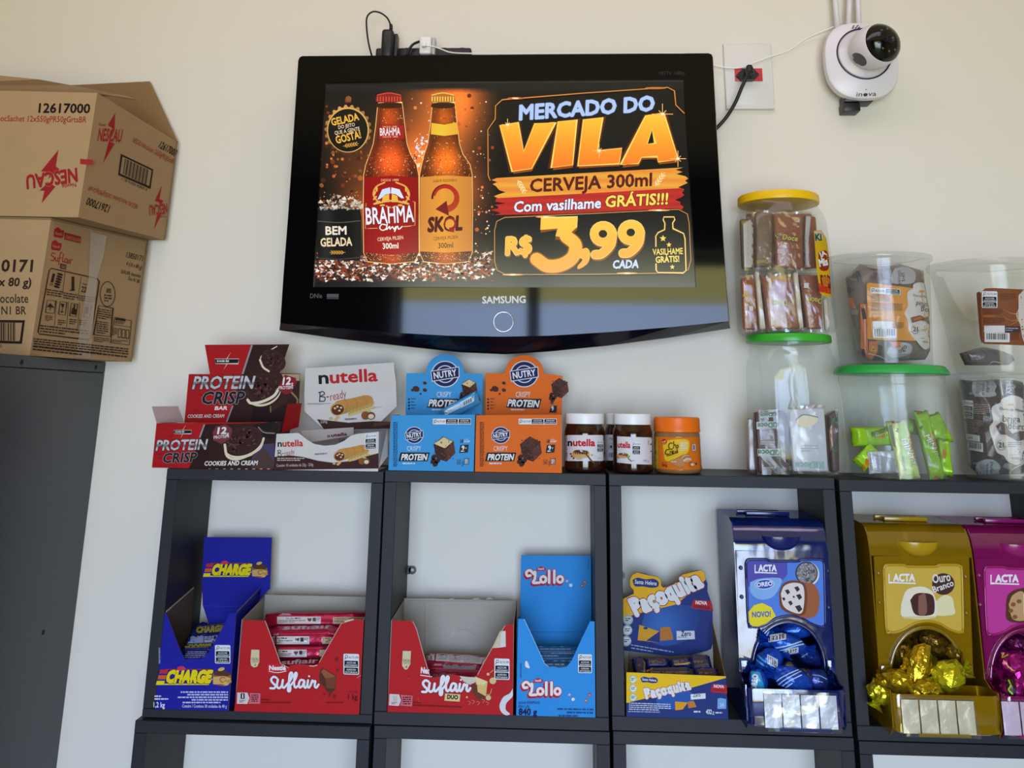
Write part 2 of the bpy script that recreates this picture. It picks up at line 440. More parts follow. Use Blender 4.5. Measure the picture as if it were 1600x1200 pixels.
def sheet(name, P, n, t, cf, cb, parent, m=None, gain=1.0):
    """a card of thickness t: outline P (3-D, facing n), front colour cf, back and edges cb"""
    P = [Vector(p) for p in P]; n = Vector(n).normalized(); N = len(P)
    ax = n.orthogonal().normalized(); ay = n.cross(ax)
    T = [tuple(q) for q in tessellate_polygon([[Vector(((p-P[0]).dot(ax), (p-P[0]).dot(ay), 0)) for p in P]])]
    V = P+[p-n*t for p in P]; Fs, C = [], []
    f, b = [tuple(v*gain for v in lin(c)) for c in (cf, cb)]
    for q in T:
        a = (P[q[1]]-P[q[0]]).cross(P[q[2]]-P[q[0]])
        if a.length < 1e-12: continue
        if a.dot(n) < 0: q = q[::-1]
        Fs.append(q); C.append(f); Fs.append(tuple(i+N for i in q[::-1])); C.append(b)
    for i in range(N):
        j = (i+1) % N; Fs.append((i, j, N+j, N+i)); C.append(b)
    return mesh(name, V, Fs, m or PRINT, parent, cols=C)
XLIM = [None]                            # clear width of the shelf cube being filled
def ysheet(name, pts, Y, cf, cb, parent, view=(0, 0, 1), t=.0009, m=None, gain=1.0):
    """card standing parallel to the wall at depth Y, outline in pixels of the photograph"""
    P = [on_y(view[0]+x/view[2], view[1]+y/view[2], Y) for x, y in pts]
    if XLIM[0]: P = [Vector((min(max(p.x, XLIM[0][0]+.0006), XLIM[0][1]-.0006), p.y, p.z)) for p in P]
    return sheet(name, P, (0, -1, 0), t, cf, cb, parent, m, gain)
# ================================================================== setting
WALLY = 0.160
def structure(o): o['kind'] = 'structure'; return o
M_wall = mat('wall_paint', '#ddd8cc', rough=.62, noise_amt=.012, noise_scale=9, bump=.06, bump_scale=900)
M_wall2 = mat('wall_paint_warm', '#d8c8a8', rough=.7, noise_amt=.02, noise_scale=3)
M_floor = mat('floor_tile', '#b0aaa0', rough=.35, noise_amt=.06, noise_scale=6)
M_ceil = mat('ceiling_paint', '#e6ddca', rough=.8, noise_amt=.01)
structure(box('wall_back', (-1.7, WALLY, 0), (3.4, WALLY+.12, 2.9), M_wall))
structure(box('floor', (-1.7, -4.0, -.1), (3.4, WALLY+.12, 0), M_floor))
structure(box('ceiling', (-1.7, -4.0, 2.9), (3.4, WALLY+.12, 3.0), M_ceil))
structure(box('wall_left', (-1.82, -4.0, 0), (-1.7, WALLY+.12, 2.9), M_wall2))
structure(box('wall_right', (3.4, -4.0, 0), (3.52, WALLY+.12, 2.9), M_wall2))
bm = bmesh.new()
bm_box(bm, (-1.7, -4.0, 0), (-.35, -3.88, 2.9)); bm_box(bm, (1.95, -4.0, 0), (3.4, -3.88, 2.9)); bm_box(bm, (-.35, -4.0, 2.5), (1.95, -3.88, 2.9))
structure(bm_obj('wall_front', bm, mat('brown_wall', '#6a5a48', rough=.7, noise_amt=.1, noise_scale=3)))

bm = bmesh.new()
for x0_, x1_ in ((-.35, -.29), (.46, .53), (1.66, 1.73), (1.89, 1.95)): bm_box(bm, (x0_, -3.72, 0), (x1_, -3.66, 2.5))  # unseen frame; middle posts added to break up the bezel reflection
bm_box(bm, (-.35, -3.72, 2.43), (1.95, -3.661, 2.5))
structure(bm_obj('added_door_frame', bm, mat('door_frame_grey', '#54565c', rough=.4)))

# ================================================================== black shelf cubes
M_shelf = mat('black_laminate', '#222327', rough=.5, spec=.25, noise_amt=.08, noise_scale=40, bump=.05, bump_scale=700)
M_shelf_edge = mat('worn_edge', '#63656a', rough=.5)
M_tab = mat('black_steel', '#15161a', rough=.35, spec=.6)
SW, SH, ST, SB, SD = .34, .3479, .0184, .0165, .1597
UO = [(0, 0), (-.0027, .0021), (-.0031, .0027), (-.0014, -.0006)]
ZT = [on_y(430, 734.5, 0).z, on_y(775, 738, 0).z, on_y(1128, 743.8, 0).z, on_y(1311, 749.5, 0).z]
ZB = [on_y(580.5, 1131, 0).z, on_y(767, 1137.3, 0).z, on_y(1144, 1146.5, 0).z, on_y(1420, 1159, 0).z]
ZI = [on_y(400, 1112, 0).z, on_y(767, 1116.5, 0).z, on_y(1065, 1121.8, 0).z, on_y(1338, 1134, 0).z]
def ux(k): return k*.345+UO[k][0]
def uz(k): return ZT[k]
def shelf_cube(k, lower, label):
    x0, z1, zb, zi = ux(k), ZT[k], ZB[k], ZI[k]
    w, y0 = SW, 0
    if lower:
        z1 = zb-.001; zb = z1-.345; zi = zb+SB; x0 += .001
        if k == 0: x0 -= .006; w += .004; y0 = -.010
    t = thing('shelf_cube', label, 'shelf', (x0+w/2, SD/2, zb), 'black wall shelf cubes')
    Y1 = SD-.0003
    def board(nm, a, b): return box(nm, a, b, M_shelf, t, bev=.0006, seg=1)
    g = .0002
    board('top_board', (x0, y0, z1-SB), (x0+w, Y1, z1))
    board('bottom_board', (x0, y0, zb), (x0+w, Y1, zi))
    board('side_board', (x0, y0+.0004, zi+g), (x0+ST, Y1, z1-SB-g))
    board('side_board', (x0+w-ST, y0+.0004, zi+g), (x0+w, Y1, z1-SB-g))
    if not lower:   # steel hanging eye screwed to the side, near the wall
        for s in (0,):
            if k in (0, 3): break
            xe = x0+ST if s == 0 else x0+w-ST; sg = 1 if s == 0 else -1
            p = on_y(645 if k == 1 else 973, 891 if k == 1 else 899, SD-.004); cx = xe+sg*.0085
            V, Fs = [], []; n = 20
            for yy in (SD-.0055, SD-.0025):
                for rr in (.0062, .0028):
                    for i in range(n): a = 2*math.pi*i/n; V.append((cx+rr*math.cos(a), yy, p.z+rr*math.sin(a)))
            for i in range(n):
                j = (i+1) % n
                Fs += [(i, j, n+j, n+i), (2*n+i, 3*n+i, 3*n+j, 2*n+j), (i, 2*n+i, 2*n+j, j), (n+i, n+j, 3*n+j, 3*n+i)]
            b = len(V); q = [(xe, -.006), (xe+sg*.005, -.006), (xe+sg*.006, .006), (xe, .006)]
            V += [(x, SD-.0055, p.z+z) for x, z in q]+[(x, SD-.0025, p.z+z) for x, z in q]
            Fs += [tuple(b+i for i in f) for f in ((0,1,2,3),(7,6,5,4),(0,4,5,1),(1,5,6,2),(2,6,7,3),(3,7,4,0))]
            mesh('hanging_eye', V, Fs, M_tab, t)
    return t
_ul = ['black shelf cube holding the dark blue and first red chocolate boxes', 'black shelf cube holding the torn red box and sky blue box',
       'black shelf cube holding the peanut candy box and blue dispenser', 'black shelf cube holding the gold and pink dispensers']
_ll = ['lower black shelf cube, empty, under the dark blue candy box', 'lower black shelf cube, empty, under the torn red box and sky blue box',
       'lower black shelf cube, empty, under the peanut candy box', 'lower black shelf cube, empty, under the gold dispenser']
for k in range(4):
    shelf_cube(k, False, _ul[k]); shelf_cube(k, True, _ll[k])
def stop(k): return uz(k)                 # top of the cube
def sbot(k): return ZI[k]                 # its inner floor
def inner(k): return ux(k)+ST+.0004, ux(k)+SW-ST-.0004

# ================================================================== dark side cabinet under the cartons
pc = on_y(165.5, 566, WALLY-.001)
CABX = pc.x; CABZ = on_y(205, 565.5, .135).z-.0005
M_cab = mat('charcoal_panel', '#2d323b', rough=.33, noise_amt=.06, noise_scale=5, bump=.03, bump_scale=500)
t = thing('side_cabinet', 'tall charcoal cabinet side panel standing against the wall under the cartons', 'cabinet', (CABX-.2, -.2, 0))
box('side_panel', (CABX-.018, -.62, 0), (CABX, WALLY-.001, CABZ-.0185), M_cab, t, bev=.0008, seg=1)
box('top_panel', (CABX-.62, -.62, CABZ-.018), (CABX, WALLY-.001, CABZ), M_cab, t, bev=.0008, seg=1)
box('side_panel', (CABX-.62, -.62, 0), (CABX-.602, WALLY-.001, CABZ-.0185), M_cab, t, bev=.0008, seg=1)
for x, y in ((150, 574), (67.5, 988), (34, 566)):       # cam-lock holes in the panel
    d = ray(x, y); p = CAM+d*((CABX-CAM.x)/d.x)
    lathe_pts = [(p.x+.0004, p.y+.004*math.cos(a*math.pi/8), p.z+.004*math.sin(a*math.pi/8)) for a in range(16)]
    V = lathe_pts+[(q[0]-.004, q[1], q[2]) for q in lathe_pts]
    mesh('fitting_hole', V, [tuple(range(16))[::-1], tuple(range(16, 32))]+[(i, (i+1) % 16, 16+(i+1) % 16, 16+i) for i in range(16)], mat('hole_black', '#0c0c0e', rough=.8), t)
# ================================================================== television
M_gloss = mat('piano_black', '#050507', rough=.05, spec=.3, coat=0, noise_amt=.1)
M_chin = mat('navy_black_chin', '#0a0b18', rough=.16, spec=.5)
M_glass = mat('screen_black', '#050506', rough=.12, spec=.4)
TVY = .06
o0 = on_y(790, 300, .11)
tv = thing('television', 'black wall-mounted flat television showing a beer advert above the shelves', 'television', (o0.x, WALLY, on_y(790, 553, .1).z))
fr = [(472,87.6),(560,87),(680,86.2),(790,85.4),(900,84.6),(1000,84),(1107,83.2),(1111.5,85),(1113.5,90),(1118,180),(1123,265),(1129,365),(1134.5,450),(1138,502),
      (1050,511),(950,519),(860,524.5),(785,526),(700,524.5),(620,520),(530,513),(438,505),(443,430),(450,340),(456,250),(461.5,165),(466,95),(468,90)]
ch = list(fr); ch[13:22] = [(1141,513),(1050,527),(950,540),(860,549),(790,553.5),(720,550.5),(640,542),(530,529.5),(436.5,516)]
inn = [(507.5,128.8),(1068.5,124.8),(1088,449.3),(489,449.3)]
A0 = [on_y(x, y, TVY) for x, y in fr]
B0 = [on_y(x, y, TVY) for x, y in fr]
cen = sum(B0, Vector())/len(B0)
def grow(P, d, Y): return [Vector((p.x+(d if p.x > cen.x else -d), Y, p.z+(d if p.z > cen.z+.1 else 0))) for p in P]
B1 = grow(B0, .0015, TVY+.004)
for i in range(13, 22): B1[i] = on_y(ch[i][0], ch[i][1], TVY+.03)
B2 = [Vector((p.x, .105, p.z)) for p in B1]
B3 = [Vector((cen.x+(p.x-cen.x)*.86, WALLY-.012, cen.z+(p.z-cen.z)*.8)) for p in B1]
I0 = [on_y(x, y, TVY) for x, y in inn]; I1 = [Vector((p.x, TVY+.006, p.z)) for p in I0]
n = len(fr); V = A0+B1+B2+B3+I0+I1; Fs = []
b0, b1, b2, b3, i0, i1 = 0, n, 2*n, 3*n, 4*n, 4*n+4
T = tessellate_polygon([[Vector((p.x, p.z, 0)) for p in A0], [Vector((p.x, p.z, 0)) for p in I0]])
mp = list(range(n))+[i0+i for i in range(4)]
Fs += [tuple(mp[i] for i in t) for t in T]
midx = [0]*len(Fs)
for a, b in ((b0, b1), (b1, b2), (b2, b3)):
    for i in range(n):
        j = (i+1) % n; Fs.append((a+i, a+j, b+j, b+i)); midx.append(1 if (a == b0 and 13 <= i < 21) else 0)
Fs.append(tuple(range(b3, b3+n))); midx.append(0)
for i in range(4): j = (i+1) % 4; Fs.append((i0+j, i0+i, i1+i, i1+j)); midx.append(0)
fo = mesh('bezel', V, Fs, None, tv, mats=[M_gloss, M_chin], midx=midx)
bmx = bmesh.new(); bmx.from_mesh(fo.data); bmesh.ops.recalc_face_normals(bmx, faces=bmx.faces); bmx.to_mesh(fo.data); bmx.free()
SY = TVY+.0055
scr = box('screen', (I0[3].x-.002, SY, I0[2].z-.002), (I0[2].x+.002, SY+.004, I0[0].z+.006), M_glass, tv)
# wall bracket
box('wall_bracket', (cen.x-.1, WALLY-.0118, cen.z-.06), (cen.x+.1, WALLY-.0005, cen.z+.06), mat('bracket_steel', '#222226', rough=.5), tv)
# ---- picture on the screen (it gives off light)
SCREEN = attr_mat('screen_light', rough=.15, emis=1.0)
S = Surf((0, SY, 0), (0, -1, 0), dz=.000014, base=.0002)
a = Art(S)
def g2(x, y, cx, cy, s): return math.exp(-((x-cx)**2+(y-cy)**2)/(2*s*s))
def bg(x, y):
    r, g, b = .055, .055, .06
    w = max(0, min(1, (785-x)/60))
    for cx, cy, s, k in ((655,255,48,1.0),(745,160,48,.75),(700,150,42,.6),(750,300,30,.55),(560,330,26,.5),(545,260,26,.22),(655,330,50,.55),(640,420,60,.18),(745,420,40,.25),(520,200,24,.18)):
        q = k*g2(x, y, cx, cy, s)*w; r += .85*q; g += .40*q; b += .12*q
    if y < 139: r, g, b = .11, .11, .115
    if y > 438: r, g, b = .075, .072, .075
    return (r, g, b)
X, Y = 61, 37; P, T = [], []
for j in range(Y):
    for i in range(X):
        u, v = i/(X-1), j/(Y-1)
        l = (508.5+(490.5-508.5)*v, 129.5+(448.6-129.5)*v); r = (1068+(1087-1068)*v, 126+(448.6-126)*v)
        P.append((l[0]+(r[0]-l[0])*u, l[1]+(r[1]-l[1])*u))
for j in range(Y-1):
    for i in range(X-1): q = j*X+i; T += [(q, q+1, q+X+1), (q, q+X+1, q+X)]
a.step = 99; a.tris(P, T, bg); a.step = 7
R = random.Random(5)
def dots(n, xr, yr, sr, cols, f=None):
    V, T = {c: [] for c in cols}, {c: [] for c in cols}
    for _ in range(n):
        x, y = R.uniform(*xr), R.uniform(*yr)
        if f and not f(x, y): continue
        c = R.choice(cols); s = R.uniform(*sr)*R.uniform(.5, 1); b = len(V[c])
        V[c] += [(x+s*math.cos(k*math.pi/4), y+s*math.sin(k*math.pi/4)) for k in range(8)]; T[c] += [(b, b+k, b+k+1) for k in range(1, 7)]
    for c in cols:
        if V[c]: a.tris(V[c], T[c], c)
dots(80, (502, 566), (150, 330), (1.5, 5), ['#7a3416', '#b4602a', '#4a2212', '#8c5230', '#d07a34'])
dots(90, (630, 775), (145, 430), (1, 4), ['#c8602c', '#e88a48', '#9c4020', '#6a2c16'])
dots(170, (650, 765), (150, 430), (.6, 1.9), ['#ffe0b0', '#fff6e8', '#ffb060'], lambda x, y: abs(x-(655+(y-150)*.0)) < 22 or x > 735)
dots(40, (648, 668), (215, 262), (1, 3.2), ['#ffffff', '#ffe8c0', '#cfe0ff'])
dots(60, (500, 560), (300, 330), (.5, 1.4), ['#ffdfa0', '#e8a050'])
a.view(480, 120, 3.636)
# ice along the bottom
V, T = [], []
icec = {c: ([], []) for c in ('#2a1812', '#7a5a4c', '#d8c4b4', '#b0542c', '#f4ece4', '#4a2a1c', '#8a3a1c')}
for _ in range(1500):
    x = R.uniform(48, 1060); y = R.gauss(1085, 38); s = R.uniform(5, 24)
    if y > 1160 or y < 985+ (0 if x < 330 or x > 900 else 20): continue
    c = R.choice(list(icec)); V, T = icec[c]; b = len(V); an = R.uniform(0, 6)
    V += [(x+s*R.uniform(.6, 1)*math.cos(an+k*2.1), y+.7*s*R.uniform(.6, 1)*math.sin(an+k*2.1)) for k in range(3)]; T.append((b, b+1, b+2))
a.poly([(46,1000),(300,1030),(700,1040),(1060,1000),(1060,1165),(36,1165)], lambda x, y: (.16+.1*g2(x,y,480,1070,90), .085, .06))
for c, (V, T) in icec.items(): a.tris(V, T, c)
# can of ice
a.poly([(68,745),(300,748),(308,800),(300,1045),(60,1040),(58,800)], lambda x, y: (.05+.10*g2(x,0,110,0,30)+.05*g2(x,0,285,0,14),)*3)
for _ in range(110):
    x = R.uniform(75, 310); y = 752-abs(R.gauss(0, 32))*(1 if 100 < x < 290 else .6); s = R.uniform(5, 18)
    a.k -= 1; an = R.uniform(0, 6); a.tris([(x+s*math.cos(an+k*2.1), y+.8*s*math.sin(an+k*2.1)) for k in range(3)], [(0, 1, 2)], R.choice(['#f2ece2', '#c8b8a8', '#7c6a60', '#e8d0b0', '#54443c']))
a.k += 2
a.line([(62,820),(180,828),(300,818)], 5, '#5a5652', smooth=True); a.line([(60,1030),(180,1036),(296,1026)], 4, '#4a4642', smooth=True)
a.text('BEM', 104, 897, 224, 895, 46, '#f0e4d0', b=.035); a.text('GELADA', 76, 964, 256, 958, 46, '#f0d8b0', b=.03)
def wheat(cx, cy, L, ang, c, s=8, n=5):
    ca, sa = math.cos(math.radians(ang)), math.sin(math.radians(ang))
    a.line([(cx-ca*L/2, cy-sa*L/2), (cx+ca*L/2, cy+sa*L/2)], s*.22, c)
    for i in range(n):
        for q in (-1, 1):
            t = -.3+.8*i/n; x, y = cx+ca*L*t, cy+sa*L*t; a.ell(x-sa*q*s*.5, y+ca*q*s*.5, s*.72, s*.22, c, rot=ang+q*32, n=10); a.k -= 1
    a.k += 1
wheat(172, 998, 90, 180, '#d89c3c', 12, 5)
# bottle cap badge
P = []
for i in range(88):
    an = 2*math.pi*i/88; r = 134 if i % 4 < 2 else 122; P.append((232+r*math.cos(an), 303+r*1.08*math.sin(an)))
a.poly(P, lambda x, y: (.62+.25*g2(x,y,190,190,70), .42+.22*g2(x,y,190,190,70), .2+.15*g2(x,y,190,190,70)) if y < 380 else (.35,.2,.1))
a.ell(232, 303, 118, 127, '#e8b868', n=44); a.ell(231, 304, 113, 122, '#17130f', n=44)
a.text('GELADA', 141, 278, 296, 244, 40, '#f4b848', b=.03); a.text('DO JEITO', 178, 297, 272, 280, 20, '#f0d8b8', b=.01)
a.text('QUE A GENTE', 158, 330, 300, 304, 21, '#f0d8b8', b=.01); a.text('GOSTA!', 167, 380, 308, 346, 42, '#f4b848', b=.03)
wheat(248, 387, 90, -10, '#d89c3c', 13, 5)
# bottles
def bottle(xl, xr, top, bot, nl, nr, dark):
    cx = (xl+xr)/2
    out = [(nl+2,150),(nl-2,180),(nl-12,285),(nl-25,380),(nl-45,440),(xl+12,500),(xl,560),(xl-2,760),(xl,1000),(xl+22,1048),(cx,1062),(xr-22,1048),(xr,1000),(xr+2,760),(xr,560),(xr-12,500),(nr+45,440),(nr+25,380),(nr+14,285),(nr+2,180),(nr-2,150)]
    a.line(out, 7, '#ffcf80', closed=True)
    def c(x, y):
        w = (xr-xl)/2 if y > 560 else (nr-nl)/2+max(0, (y-150)/410)**2*((xr-xl)-(nr-nl))/2
        u = min(1, abs(x-cx)/max(1, w)); k = .28+.9*g2(x, y, cx, 480, 75)+.55*g2(x, y, cx-20, 230, 60)+.5*g2(x, y, cx, 1020, 60)
        k *= (1-.65*u**3); k += .5*max(0, u-.86)*4
        return (min(1, .86*k+.1), min(1, (.33 if dark else .42)*k+.03), min(1, .09*k+.015))
    a.poly(out, c)
bottle(322, 632, 95, 1040, 402, 540, 1)
bottle(640, 936, 95, 1040, 712, 838, 0)
V = {c: ([], []) for c in ('#ffd9a0', '#3a1408', '#e87a30')}
for _ in range(1500):
    x = R.uniform(335, 925); y = R.choice((R.uniform(430, 565), R.uniform(160, 420), R.uniform(1000, 1045)))
    if y < 420 and not (405 < x < 545 or 715 < x < 850): continue
    if 615 < x < 655: continue
    c = R.choice(list(V)); q, t = V[c]; b = len(q); s = R.uniform(1, 3.2); q += [(x-s, y), (x, y-s), (x+s, y), (x, y+s)]; t += [(b, b+1, b+2), (b, b+2, b+3)]
for c, (q, t) in V.items(): a.tris(q, t, c)
for x0, x1, c, hi in ((392, 537, '#8c2018', '#e0503c'), (702, 838, '#b8741c', '#ffd070')):
    a.sm([(x0,120),(x0+12,100),((x0+x1)/2,92),(x1-12,100),(x1,120),(x1-2,140),((x0+x1)/2,148),(x0+2,140)], c)
    a.line([(x0+6,104),((x0+x1)/2,92),(x1-6,104)], 5, hi, smooth=True)
    for i in range(9): xx = x0+8+(x1-x0-16)*i/8; a.line([(xx,112),(xx,140)], 6, hi); a.k -= 1
    a.k += 1; a.sm([(x0+8,150),((x0+x1)/2,146),(x1-8,150),(x1-4,172),((x0+x1)/2,180),(x0+4,172)], '#3a1a0c')
# labels
a.poly([(412,278),(480,270),(548,276),(552,350),(480,358),(408,352)], '#a81c1c'); a.text('BRAHMA', 414, 334, 529, 330, 42, '#f6ecec', b=.02)
a.text('DESDE 1888', 430, 346, 515, 344, 9, '#f0c890'); a.text('DESDE 1888', 430, 289, 510, 287, 9, '#f0c890')
a.poly([(322,572),(480,562),(631,572),(634,1000),(480,1012),(322,1000)], lambda x, y: (.52+.12*g2(x,0,470,0,110), .06, .05))
a.text('DESDE 1888', 420, 594, 520, 592, 13, '#f0c890')
a.line([(402,712),(376,670),(392,625),(440,600)], 9, '#e8a84c', smooth=True); a.line([(560,712),(580,670),(560,625),(505,600)], 9, '#e8a84c', smooth=True)
for q, cx in ((-1, 400), (1, 555)):
    for i in range(6):
        an = math.radians(150+i*22) if q < 0 else math.radians(30-i*22); a.ell(478+96*math.cos(an), 672-68*math.sin(an), 16, 6, '#e8b458', rot=(-90+i*22)*-q, n=10); a.k -= 1
a.k += 1
a.poly([(398,700),(426,640),(470,628),(474,662),(446,668),(420,690)], '#cfe0ff'); a.poly([(550,690),(525,640),(478,628),(476,662),(505,668),(534,690)], '#dce8ff')
a.poly([(430,678),(466,664),(466,712),(424,712)], '#f0b848'); a.poly([(480,664),(512,676),(518,712),(480,712)], '#f0b848')
a.line([(380,722),(480,704),(576,722)], 10, '#e8b458', smooth=True)
a.line([(334,718),(330,862),(400,860)], 3, '#e8a060'); a.line([(600,708),(612,712),(612,844),(548,850)], 3, '#e8a060')
a.text('BRAHMA', 335, 838, 608, 822, 92, '#f4f0fa', b=.02, out='#6a1010', ob=.03)
a.line([(350,862),(398,860)], 3, '#e8c090'); a.line([(546,852),(590,848)], 3, '#e8c090')
a.line([(448,842),(425,838),(412,858),(428,872),(448,862),(455,835),(450,868),(468,850),(470,866),(484,852),(494,866),(504,850),(496,880),(512,848),(520,866),(540,850)], 6, '#ffffff', smooth=True)
a.text('CERVEJA PILSEN', 400, 934, 546, 922, 20, '#f6dcb8', b=.01); a.text('300ml', 429, 978, 519, 974, 32, '#fff4e6', b=.02)
a.poly([(706,262),(780,272),(852,258),(862,325),(780,336),(702,326)], lambda x, y: (.95, .68+.1*g2(x,0,760,0,40), .22))
a.poly([(642,570),(790,560),(936,568),(934,990),(790,1000),(640,992)], lambda x, y: (.93-.12*max(0,abs(x-770)/165), .62-.1*max(0,abs(x-770)/165), .22))
a.text('SABOR REDONDO', 716, 600, 850, 594, 15, '#5a2c10')
# round arrow
def arcp(cx, cy, r, a0, a1, n=24): return [(cx+r*math.cos(math.radians(a0+(a1-a0)*i/n)), cy+r*math.sin(math.radians(a0+(a1-a0)*i/n))) for i in range(n+1)]
a.line(arcp(783,688,72,175,330), 12, '#6a1c14'); a.line(arcp(786,688,64,190,440), 26, lambda x, y: (.72, .16+.1*(y-620)/130, .1), taper=(.4, 1.5))
a.poly([(728,752),(792,704),(806,790)], '#7a1c16')
a.text('SKOL', 682, 880, 882, 868, 78, '#4e1210', sk=.12, b=.05); a.ell(812, 834, 30, 34, '#e9a23c'); a.line(arcp(812,834,30,-200,100), 13, '#9c1c18', taper=(.5,1.2)); a.poly([(800,878),(838,852),(834,884)], '#9c1c18')
a.text('CERVEJA PILSEN', 718, 930, 856, 918, 19, '#5a2c10', b=.005); a.text('300ml', 745, 974, 829, 970, 30, '#3a2014', b=.01)
# ---- right half
a.view(760, 120, 3.635)
def glow_frame(pts, closed=True):
    for w, c in ((16, '#2c180c'), (9, '#6a3410'), (4.5, '#ffbe64')): a.line(pts, w, c, closed=closed)
fr1 = [(22,590),(10,560),(8,300),(50,240),(52,165),(90,130),(560,92),(1030,60),(1068,80),(1076,160),(1125,208)]
for w, c in ((14, '#3a1c0c'), (4, '#f0a050')): a.line(fr1, w, c)
a.ell(165, 122, 46, 7, '#c8682c'); a.ell(960, 64, 60, 6, '#d07a34'); a.ell(165, 122, 20, 4, '#fff0c0')
a.text('MERCADO DO', 184, 245, 955, 190, 82, '#b4cdf8', sk=.1, b=.045, out='#3c4c74', ob=.018)
# VILA in gold
def gold(x, y): t = max(0, min(1, (y-230)/300)); return (.99, .78-.30*t, .22-.08*t)
vila = [[(78,275),(178,262),(212,430),(275,268),(388,258),(255,520),(150,535)], [(408,256),(508,246),(488,500),(374,515)], [(552,244),(656,234),(628,420),(768,408),(752,490),(522,504)],
        [(905,222),(1004,208),(1088,470),(976,482),(972,448),(880,455),(862,490),(768,500)]]
for p in vila: a.line(p, 22, '#5a2408', closed=True); 
for p in vila: a.poly([(x+4, y+16) for x, y in p], '#9a4a10')
for p in vila: a.line(p, 9, '#ffdf70', closed=True); a.poly(p, gold)
a.poly([(940,300),(912,382),(960,378)], '#140c06'); a.line([(940,300),(912,382),(960,378)], 7, '#ffd860', closed=True)
for cx, cy, s in ((1000,212,60),(1088,465,46),(640,420,40),(120,272,34)):
    for an in range(0, 180, 45): q = s*(1 if an % 90 == 0 else .5); c, d = math.cos(math.radians(an)), math.sin(math.radians(an)); a.line([(cx-c*q, cy-d*q), (cx, cy), (cx+c*q, cy+d*q)], 4, '#ffc070'); a.k -= 1
    a.k += 1; a.ell(cx, cy, 9, 7, '#fff6d8')
def brush(pl, pr, yl0, yl1, yr0, yr1, c, seed):
    q = random.Random(seed); L = []; n = 11
    for i in range(n): L.append((pl+q.uniform(-45, 70)*(1 if i % 2 else .2), yl0+(yl1-yl0)*i/(n-1)))
    Rr = [(pr+q.uniform(-70, 40)*(1 if i % 2 else .2), yr0+(yr1-yr0)*i/(n-1)) for i in range(n)]
    a.poly(L+Rr[::-1], c)
brush(62, 1125, 575, 690, 515, 640, lambda x, y: (.93, .62-.06*math.sin(y*.12), .23), 4)
brush(55, 1115, 690, 785, 632, 765, lambda x, y: (.74-.05*math.sin(y*.15), .17, .14), 9)
wheat(200, 625, 90, 60, '#ffe0a0', 17, 4); wheat(985, 582, 95, -55, '#ffe0a0', 17, 4)
a.text('CERVEJA 300ml', 246, 654, 940, 618, 72, '#571c12', sk=.08, b=.03)
a.text('Com vasilhame', 155, 768, 650, 744, 58, '#e8ecff', sk=.12, b=.035, out='#5a0e0c', ob=.03)
a.text('GRÁTIS!!!', 674, 740, 1030, 722, 62, '#ffe060', sk=.12, b=.035, out='#5a1408', ob=.03)
fr2 = [(48,870),(60,822),(105,800),(600,778),(1090,754),(1140,780),(1150,830),(1160,1040),(1145,1095),(1110,1112),(600,1120),(110,1122),(62,1098),(48,1050)]
glow_frame(fr2); a.poly(fr2, '#131010')
for x, y in ((340,796),(980,758),(150,1124),(800,1116)): a.ell(x, y, 60, 5, '#ffb860'); a.ell(x, y, 18, 5, '#fff0c8')
def gold2(x, y): t = max(0, min(1, (y-800)/300)); return (.99, .82-.16*t, .30-.05*t)
def gtext(t, x0, y0, x1, y1, h, sk, b): a.text(t, x0+3, y0+8, x1+3, y1+8, h, '#8a4a10', sk=sk, b=b+.02); a.text(t, x0, y0, x1, y1, h, gold2, sk=sk, b=b, out='#ffe890', ob=.016)
gtext('R$', 106, 1010, 258, 1000, 96, .1, .05)
a.step = 20
three = [(452,905),(505,955),(490,1025),(425,1068),(345,1074),(285,1036)]
a.line(three, 88, '#8a4a10', smooth=True); a.poly([(306,812),(522,804),(515,870),(450,930),(390,925),(398,870),(308,886)], '#8a4a10')
a.line(three, 74, gold2, smooth=True); a.poly([(310,800),(518,794),(512,856),(448,915),(392,905),(404,862),(306,870)], gold2)
a.line([(310,800),(518,794),(512,856)], 5, '#ffe890')
a.step = 7
a.sm([(528,985),(570,972),(590,1005),(575,1060),(525,1092),(518,1075),(545,1040),(522,1022)], gold2)
def nine(cx, cy, q):
    for dx, dy, w, c in ((3, 9, 58, '#8a4a10'), (0, 0, 54, '#ffe890'), (0, 0, 49, gold2)):
        a.line([(cx+dx+50*math.cos(i*math.pi/9), cy+dy+46*math.sin(i*math.pi/9)) for i in range(18)], w, c, closed=True)
        a.line([(cx+52+dx, cy-2+dy), (cx+40+dx, cy+62+dy), (cx-8+dx, cy+112+dy), (cx-46+dx, cy+118+dy)], w, c, smooth=True)
    a.ell(cx-2, cy, 24, 22, '#1c1208')
nine(664, 892, 0); nine(822, 884, 0)
a.text('CADA', 716, 1088, 864, 1084, 44, '#c8dcff', sk=.12, b=.045)
bt = [(1008,796),(1066,796),(1070,812),(1058,830),(1060,862),(1120,890),(1128,920),(1134,1100),(1118,1114),(975,1112),(964,1098),(962,905),(975,885),(1012,868),(1014,832),(1004,812)]
for w, c in ((13, '#5a3408'), (6, '#ffce50'), (2.5, '#fff4b0')): a.line(bt, w, c, closed=True)
a.rect(944, 966, 1118, 1060, '#131010')
def star(cx, cy, r, c): a.poly([(cx+(r if i % 2 == 0 else r*.45)*math.sin(i*math.pi/5), cy-(r if i % 2 == 0 else r*.45)*math.cos(i*math.pi/5)) for i in range(10)], c)
star(1003, 918, 20, '#ffd860'); star(1037, 954, 16, '#ffd860'); star(1056, 1080, 15, '#ffd860')
a.text('VASILHAME', 945, 1012, 1116, 1006, 34, '#ffe070', b=.02); a.text('GRÁTIS!', 962, 1056, 1096, 1050, 34, '#ffe070', b=.025)
sp = a.build('screen_picture', scr, SCREEN)
